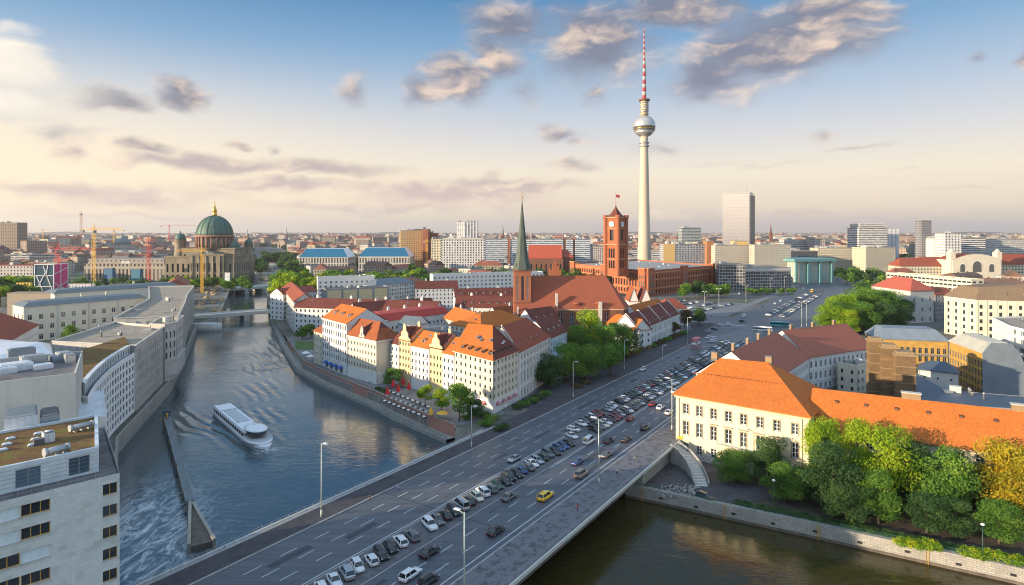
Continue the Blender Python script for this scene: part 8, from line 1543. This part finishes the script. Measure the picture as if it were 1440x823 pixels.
def free(x, y, r):
    for a, b, c_, d in obst:
        if a - r < x < b + r and c_ - r < y < d + r: return False
    p = Vector((x, y, 0)); q = p - RO; s_, t_ = q.dot(RS), q.dot(RP)
    if 0 < s_ < 1500 and -34 - r < t_ < (100 if s_ < 560 else 70) + r: return False
    for a, b in zip(rivc, rivc[1:]):
        d = b - a; k = max(0, min(1, (p - a).dot(d) / d.length_squared))
        if (a + d * k - p).length < 52 + r: return False
    for q in treesp:
        if (q - p).length < r + 5: return False
    u = CX + F * x / y; v = CY + F * H / y
    return not (78 < u < 215 and 383 < v < 410 or 270 < u < 330 and v > 395)
HW = [fac('far_house_cream', (.42, .36, .26), 3.2, 3.2, .5, .55), fac('far_house_white', (.52, .49, .43), 3.0, 3.2, .42, .5), fac('far_house_pink', (.38, .28, .21), 3.4, 3.2, .5, .55), fac('far_house_grey', (.28, .26, .24), 3.2, 3.2, .5, .5)]
HR_ = [simple('far_red_roof', (.26, .085, .05), .8, var=.4, scale=.1), simple('far_brown_roof', (.15, .085, .06), .8, var=.4, scale=.1), simple('far_grey_roof', (.15, .15, .155), .8, var=.4, scale=.1)]
kinds = []
for i, (wm_, rm_, kd, nm, lb) in enumerate(((0, 0, 'hip', 'town_house', 'cream town house with red hipped roof in the dense quarters beyond the landmarks'), (1, 0, 'gable', 'town_house', 'white town house with red gabled roof in the dense quarters beyond the landmarks'), (1, 2, 'flat', 'apartment_block', 'white flat roofed apartment block in the dense quarters beyond the landmarks'), (2, 1, 'gable', 'town_house', 'pinkish town house with brown gabled roof in the dense quarters beyond the landmarks'), (3, 2, 'flat', 'apartment_block', 'grey flat roofed apartment block in the dense quarters beyond the landmarks'), (0, 1, 'hip', 'town_house', 'cream town house with brown hipped roof in the dense quarters beyond the landmarks'))):
    me = []
    mb = MB(); mb.prism([Vector(q) for q in ((-16, -8, 0), (16, -8, 0), (16, 8, 0), (-16, 8, 0))], 0, 17, 0); me.append(('wall', mb, HW[wm_])); mb = MB()
    if kd == 'flat': mb.prism([Vector(q) for q in ((-15.6, -7.6, 0), (15.6, -7.6, 0), (15.6, 7.6, 0), (-15.6, 7.6, 0))], 17.02, 17.6); mb.box((4, 1, 18.8), (6, 4, 2.4)); mb.box((-8, -2, 18.4), (3, 3, 1.6))
    else: k = 7 if kd == 'hip' else 0; e = [(-16.6, -8.6, 16.9), (16.6, -8.6, 16.9), (16.6, 8.6, 16.9), (-16.6, 8.6, 16.9)]; r0, r1 = (-16.6 + k, 0, 22), (16.6 - k, 0, 22); mb.face([e[0], e[1], r1, r0]); mb.face([e[2], e[3], r0, r1]); mb.face([e[1], e[2], r1]); mb.face([e[3], e[0], r0]); mb.box((-6, 1, 22), (1.2, 1, 2.4)); mb.box((7, 1, 22), (1.2, 1, 2.4))
    me.append(('roof', mb, HR_[rm_])); ms = []
    for nm_, b, mt_ in me: o = b.build(nm_, mt_, None); ms.append((nm_, o.data)); bpy.data.objects.remove(o)
    kinds.append((nm, lb, ms))
rh = random.Random(21); placed = []; n = 0; tries = 0
while n < 285 and tries < 9000:
    tries += 1; Y = 560 * math.exp(rh.random() * 1.15); u = rh.uniform(-30, 1470); x = (u - CX) / F * Y; sc_ = rh.uniform(.8, 1.5); r = 14 * sc_
    if not free(x, Y, r) or (Y < 740 and 780 < u < 1160) or (Y < 830 and u < 236) or any((x - a) ** 2 + (Y - b) ** 2 < (r + c_) ** 2 for a, b, c_ in placed): continue
    placed.append((x, Y, r)); k = rh.randrange(6) if Y > 700 else rh.choice((0, 1, 3, 5)); nm, lb, ms = kinds[k]; t = thing(nm, lb, 'house' if 'house' in nm else 'building', (x, Y, 0), 'houses of the quarters beyond the landmarks', rz=rh.choice((0, 1.57, .5, 2.07, -.4, 1.17)) + rh.uniform(-.1, .1)); t.scale = (sc_, rh.uniform(.8, 1.3), rh.uniform(.7, 1.15))
    for nm_, me in ms: o = bpy.data.objects.new(nm_, me); C.objects.link(o); o.parent = t
    n += 1
mb = MB(); cnt = 0; fm_ = HW + HR_
for _ in range(17000):
    Y = 1050 * math.exp(rh.random() ** .85 * 2.75); u = rh.uniform(-60, 1500); x = (u - CX) / F * Y; k = 1 + Y / 7000; w_, d_, h_ = rh.uniform(14, 40) * k, rh.uniform(11, 20) * k, rh.uniform(12, 23) * (1 + .25 * rh.random() ** 6 * 5)
    if Y < 2700 and (not free(x, Y, 14 * k)): continue
    if Y < 1900 and any((x - a) ** 2 + (Y - b) ** 2 < (22 * k + c_) ** 2 for a, b, c_ in placed): continue
    a = rh.choice((0, .5, -.4, 1.2)) + rh.uniform(-.1, .1); cs, sn = math.cos(a), math.sin(a); q = [(x + sx_ * w_ / 2 * cs - sy_ * d_ / 2 * sn, Y + sx_ * w_ / 2 * sn + sy_ * d_ / 2 * cs) for sx_, sy_ in ((-1, -1), (1, -1), (1, 1), (-1, 1))]; m_ = rh.randrange(4)
    for i in range(4): mb.face([(*q[i], 0), (*q[(i + 1) % 4], 0), (*q[(i + 1) % 4], h_), (*q[i], h_)], m_)
    rm_ = 4 + rh.choice((0, 0, 1, 1, 2))
    if rh.random() < .55: z1_ = h_ + 5; m0 = ((q[0][0] + q[3][0]) / 2, (q[0][1] + q[3][1]) / 2, z1_); m1 = ((q[1][0] + q[2][0]) / 2, (q[1][1] + q[2][1]) / 2, z1_); mb.face([(*q[0], h_), (*q[1], h_), m1, m0], rm_); mb.face([(*q[2], h_), (*q[3], h_), m0, m1], rm_); mb.face([(*q[1], h_), (*q[2], h_), m1], rm_); mb.face([(*q[3], h_), (*q[0], h_), m0], rm_)
    else: mb.face([(*p_, h_) for p_ in q], rm_)
tag(mb.build('distant_city', fm_), 'dense mass of small distant roofs reaching the horizon', 'city', kind='stuff')
# far woods and street trees between the roofs
V, Fc, T = [], [], []
for _ in range(9000):
    Y = 950 * math.exp(rh.random() * 2.7); u = rh.uniform(-60, 1500); x = (u - CX) / F * Y; r = (5 + Y / 420) * rh.uniform(.8, 1.3)
    if Y < 2700 and not free(x, Y, 4): continue
    for j in range(26):
        d = Vector((rh.gauss(0, 1), rh.gauss(0, 1), rh.gauss(0, 1))).normalized(); c_ = Vector((x + d.x * r, Y + d.y * r * .6, 9 + d.z * 6)); s_ = r * rh.uniform(.4, .7); nn = (d + Vector((0, 0, .3))).normalized(); a_ = nn.orthogonal().normalized(); b_ = nn.cross(a_); b = len(V); V += [tuple(c_ - a_ * s_), tuple(c_ - b_ * s_ * .6), tuple(c_ + a_ * s_), tuple(c_ + b_ * s_ * .6)]; Fc.append((b, b + 1, b + 2, b + 3)); T += [rh.random() * .7] * 4
me = bpy.data.meshes.new('distant_trees'); me.from_pydata(V, [], Fc); at_ = me.attributes.new('tint', 'FLOAT', 'POINT'); at_.data.foreach_set('value', T); me.materials.append(LDARK); o = bpy.data.objects.new('distant_trees', me); C.objects.link(o); tag(o, 'scattered dark tree masses between the distant roofs', 'trees', kind='stuff')
# hills and spires on the horizon
mb = MB(); rows = []
for j, (dy, hh) in enumerate(((-900, 0), (-300, .75), (0, 1), (900, 0))): rows.append([(-16000 + k * 400, 12500 + dy, hh * max(0, 26 + 26 * math.sin(k * .43) + 18 * math.sin(k * 1.1 + 1)) + .1) for k in range(81)])
mb.grid(rows); struct('hills', mb, simple('wooded_hill', (.06, .075, .05), .95, var=.3, scale=.002))
mb = MB(); c_ = at(588, 5200); mb.lathe((c_.x, c_.y, 0), [(190, 0), (140, 50), (60, 82), (10, 90)], 24, sy=.5); struct('hills', mb, simple('near_wooded_hill', (.05, .07, .035), .95, var=.4, scale=.02))
for (u, vt, Y, lb) in ((707, 313, 3000, 'slender dark church spire on the horizon left of the green spire'), (1084, 314, 2600, 'dark red church spire on the horizon right of the hotel tower'), (403, 318, 3600, 'small church spire on the horizon left of the white hotel'), (348, 321, 3400, 'small spire right of the cathedral dome')):
    p = at(u, Y); t = thing('church_spire', lb, 'church spire', p); z_ = zt(vt, Y); mb = MB(); mb.box((p.x, p.y, z_ * .26), (12, 12, z_ * .52)); mb.build('tower', BRICKD, t); mb = MB(); mb.lathe((p.x, p.y, 0), [(7, z_ * .52), (3, z_ * .7), (.4, z_)], 8, sm=False); mb.build('spire', SLATE if u != 1084 else TBROWN, t)
# ------------------------------------------------------------------ evening haze over the city
mb = MB(); mb.prism([Vector((-22000, -1500, 0)), Vector((22000, -1500, 0)), Vector((22000, 30000, 0)), Vector((-22000, 30000, 0))], -13, 420)
hz = mb.build('haze', newmat('haze_air')[0], None, uv=False); hm = hz.data.materials[0]; ht = NT(hm.node_tree); ht.n.clear()
pv = ht.node('ShaderNodeVolumePrincipled', {'Color': (.86, .84, .86, 1), 'Density': 0.000045, 'Anisotropy': .3}); ht.node('ShaderNodeOutputMaterial', {1: pv.outputs[0]}); tag(hz, 'thin pale evening haze over the far city', 'haze', kind='stuff')
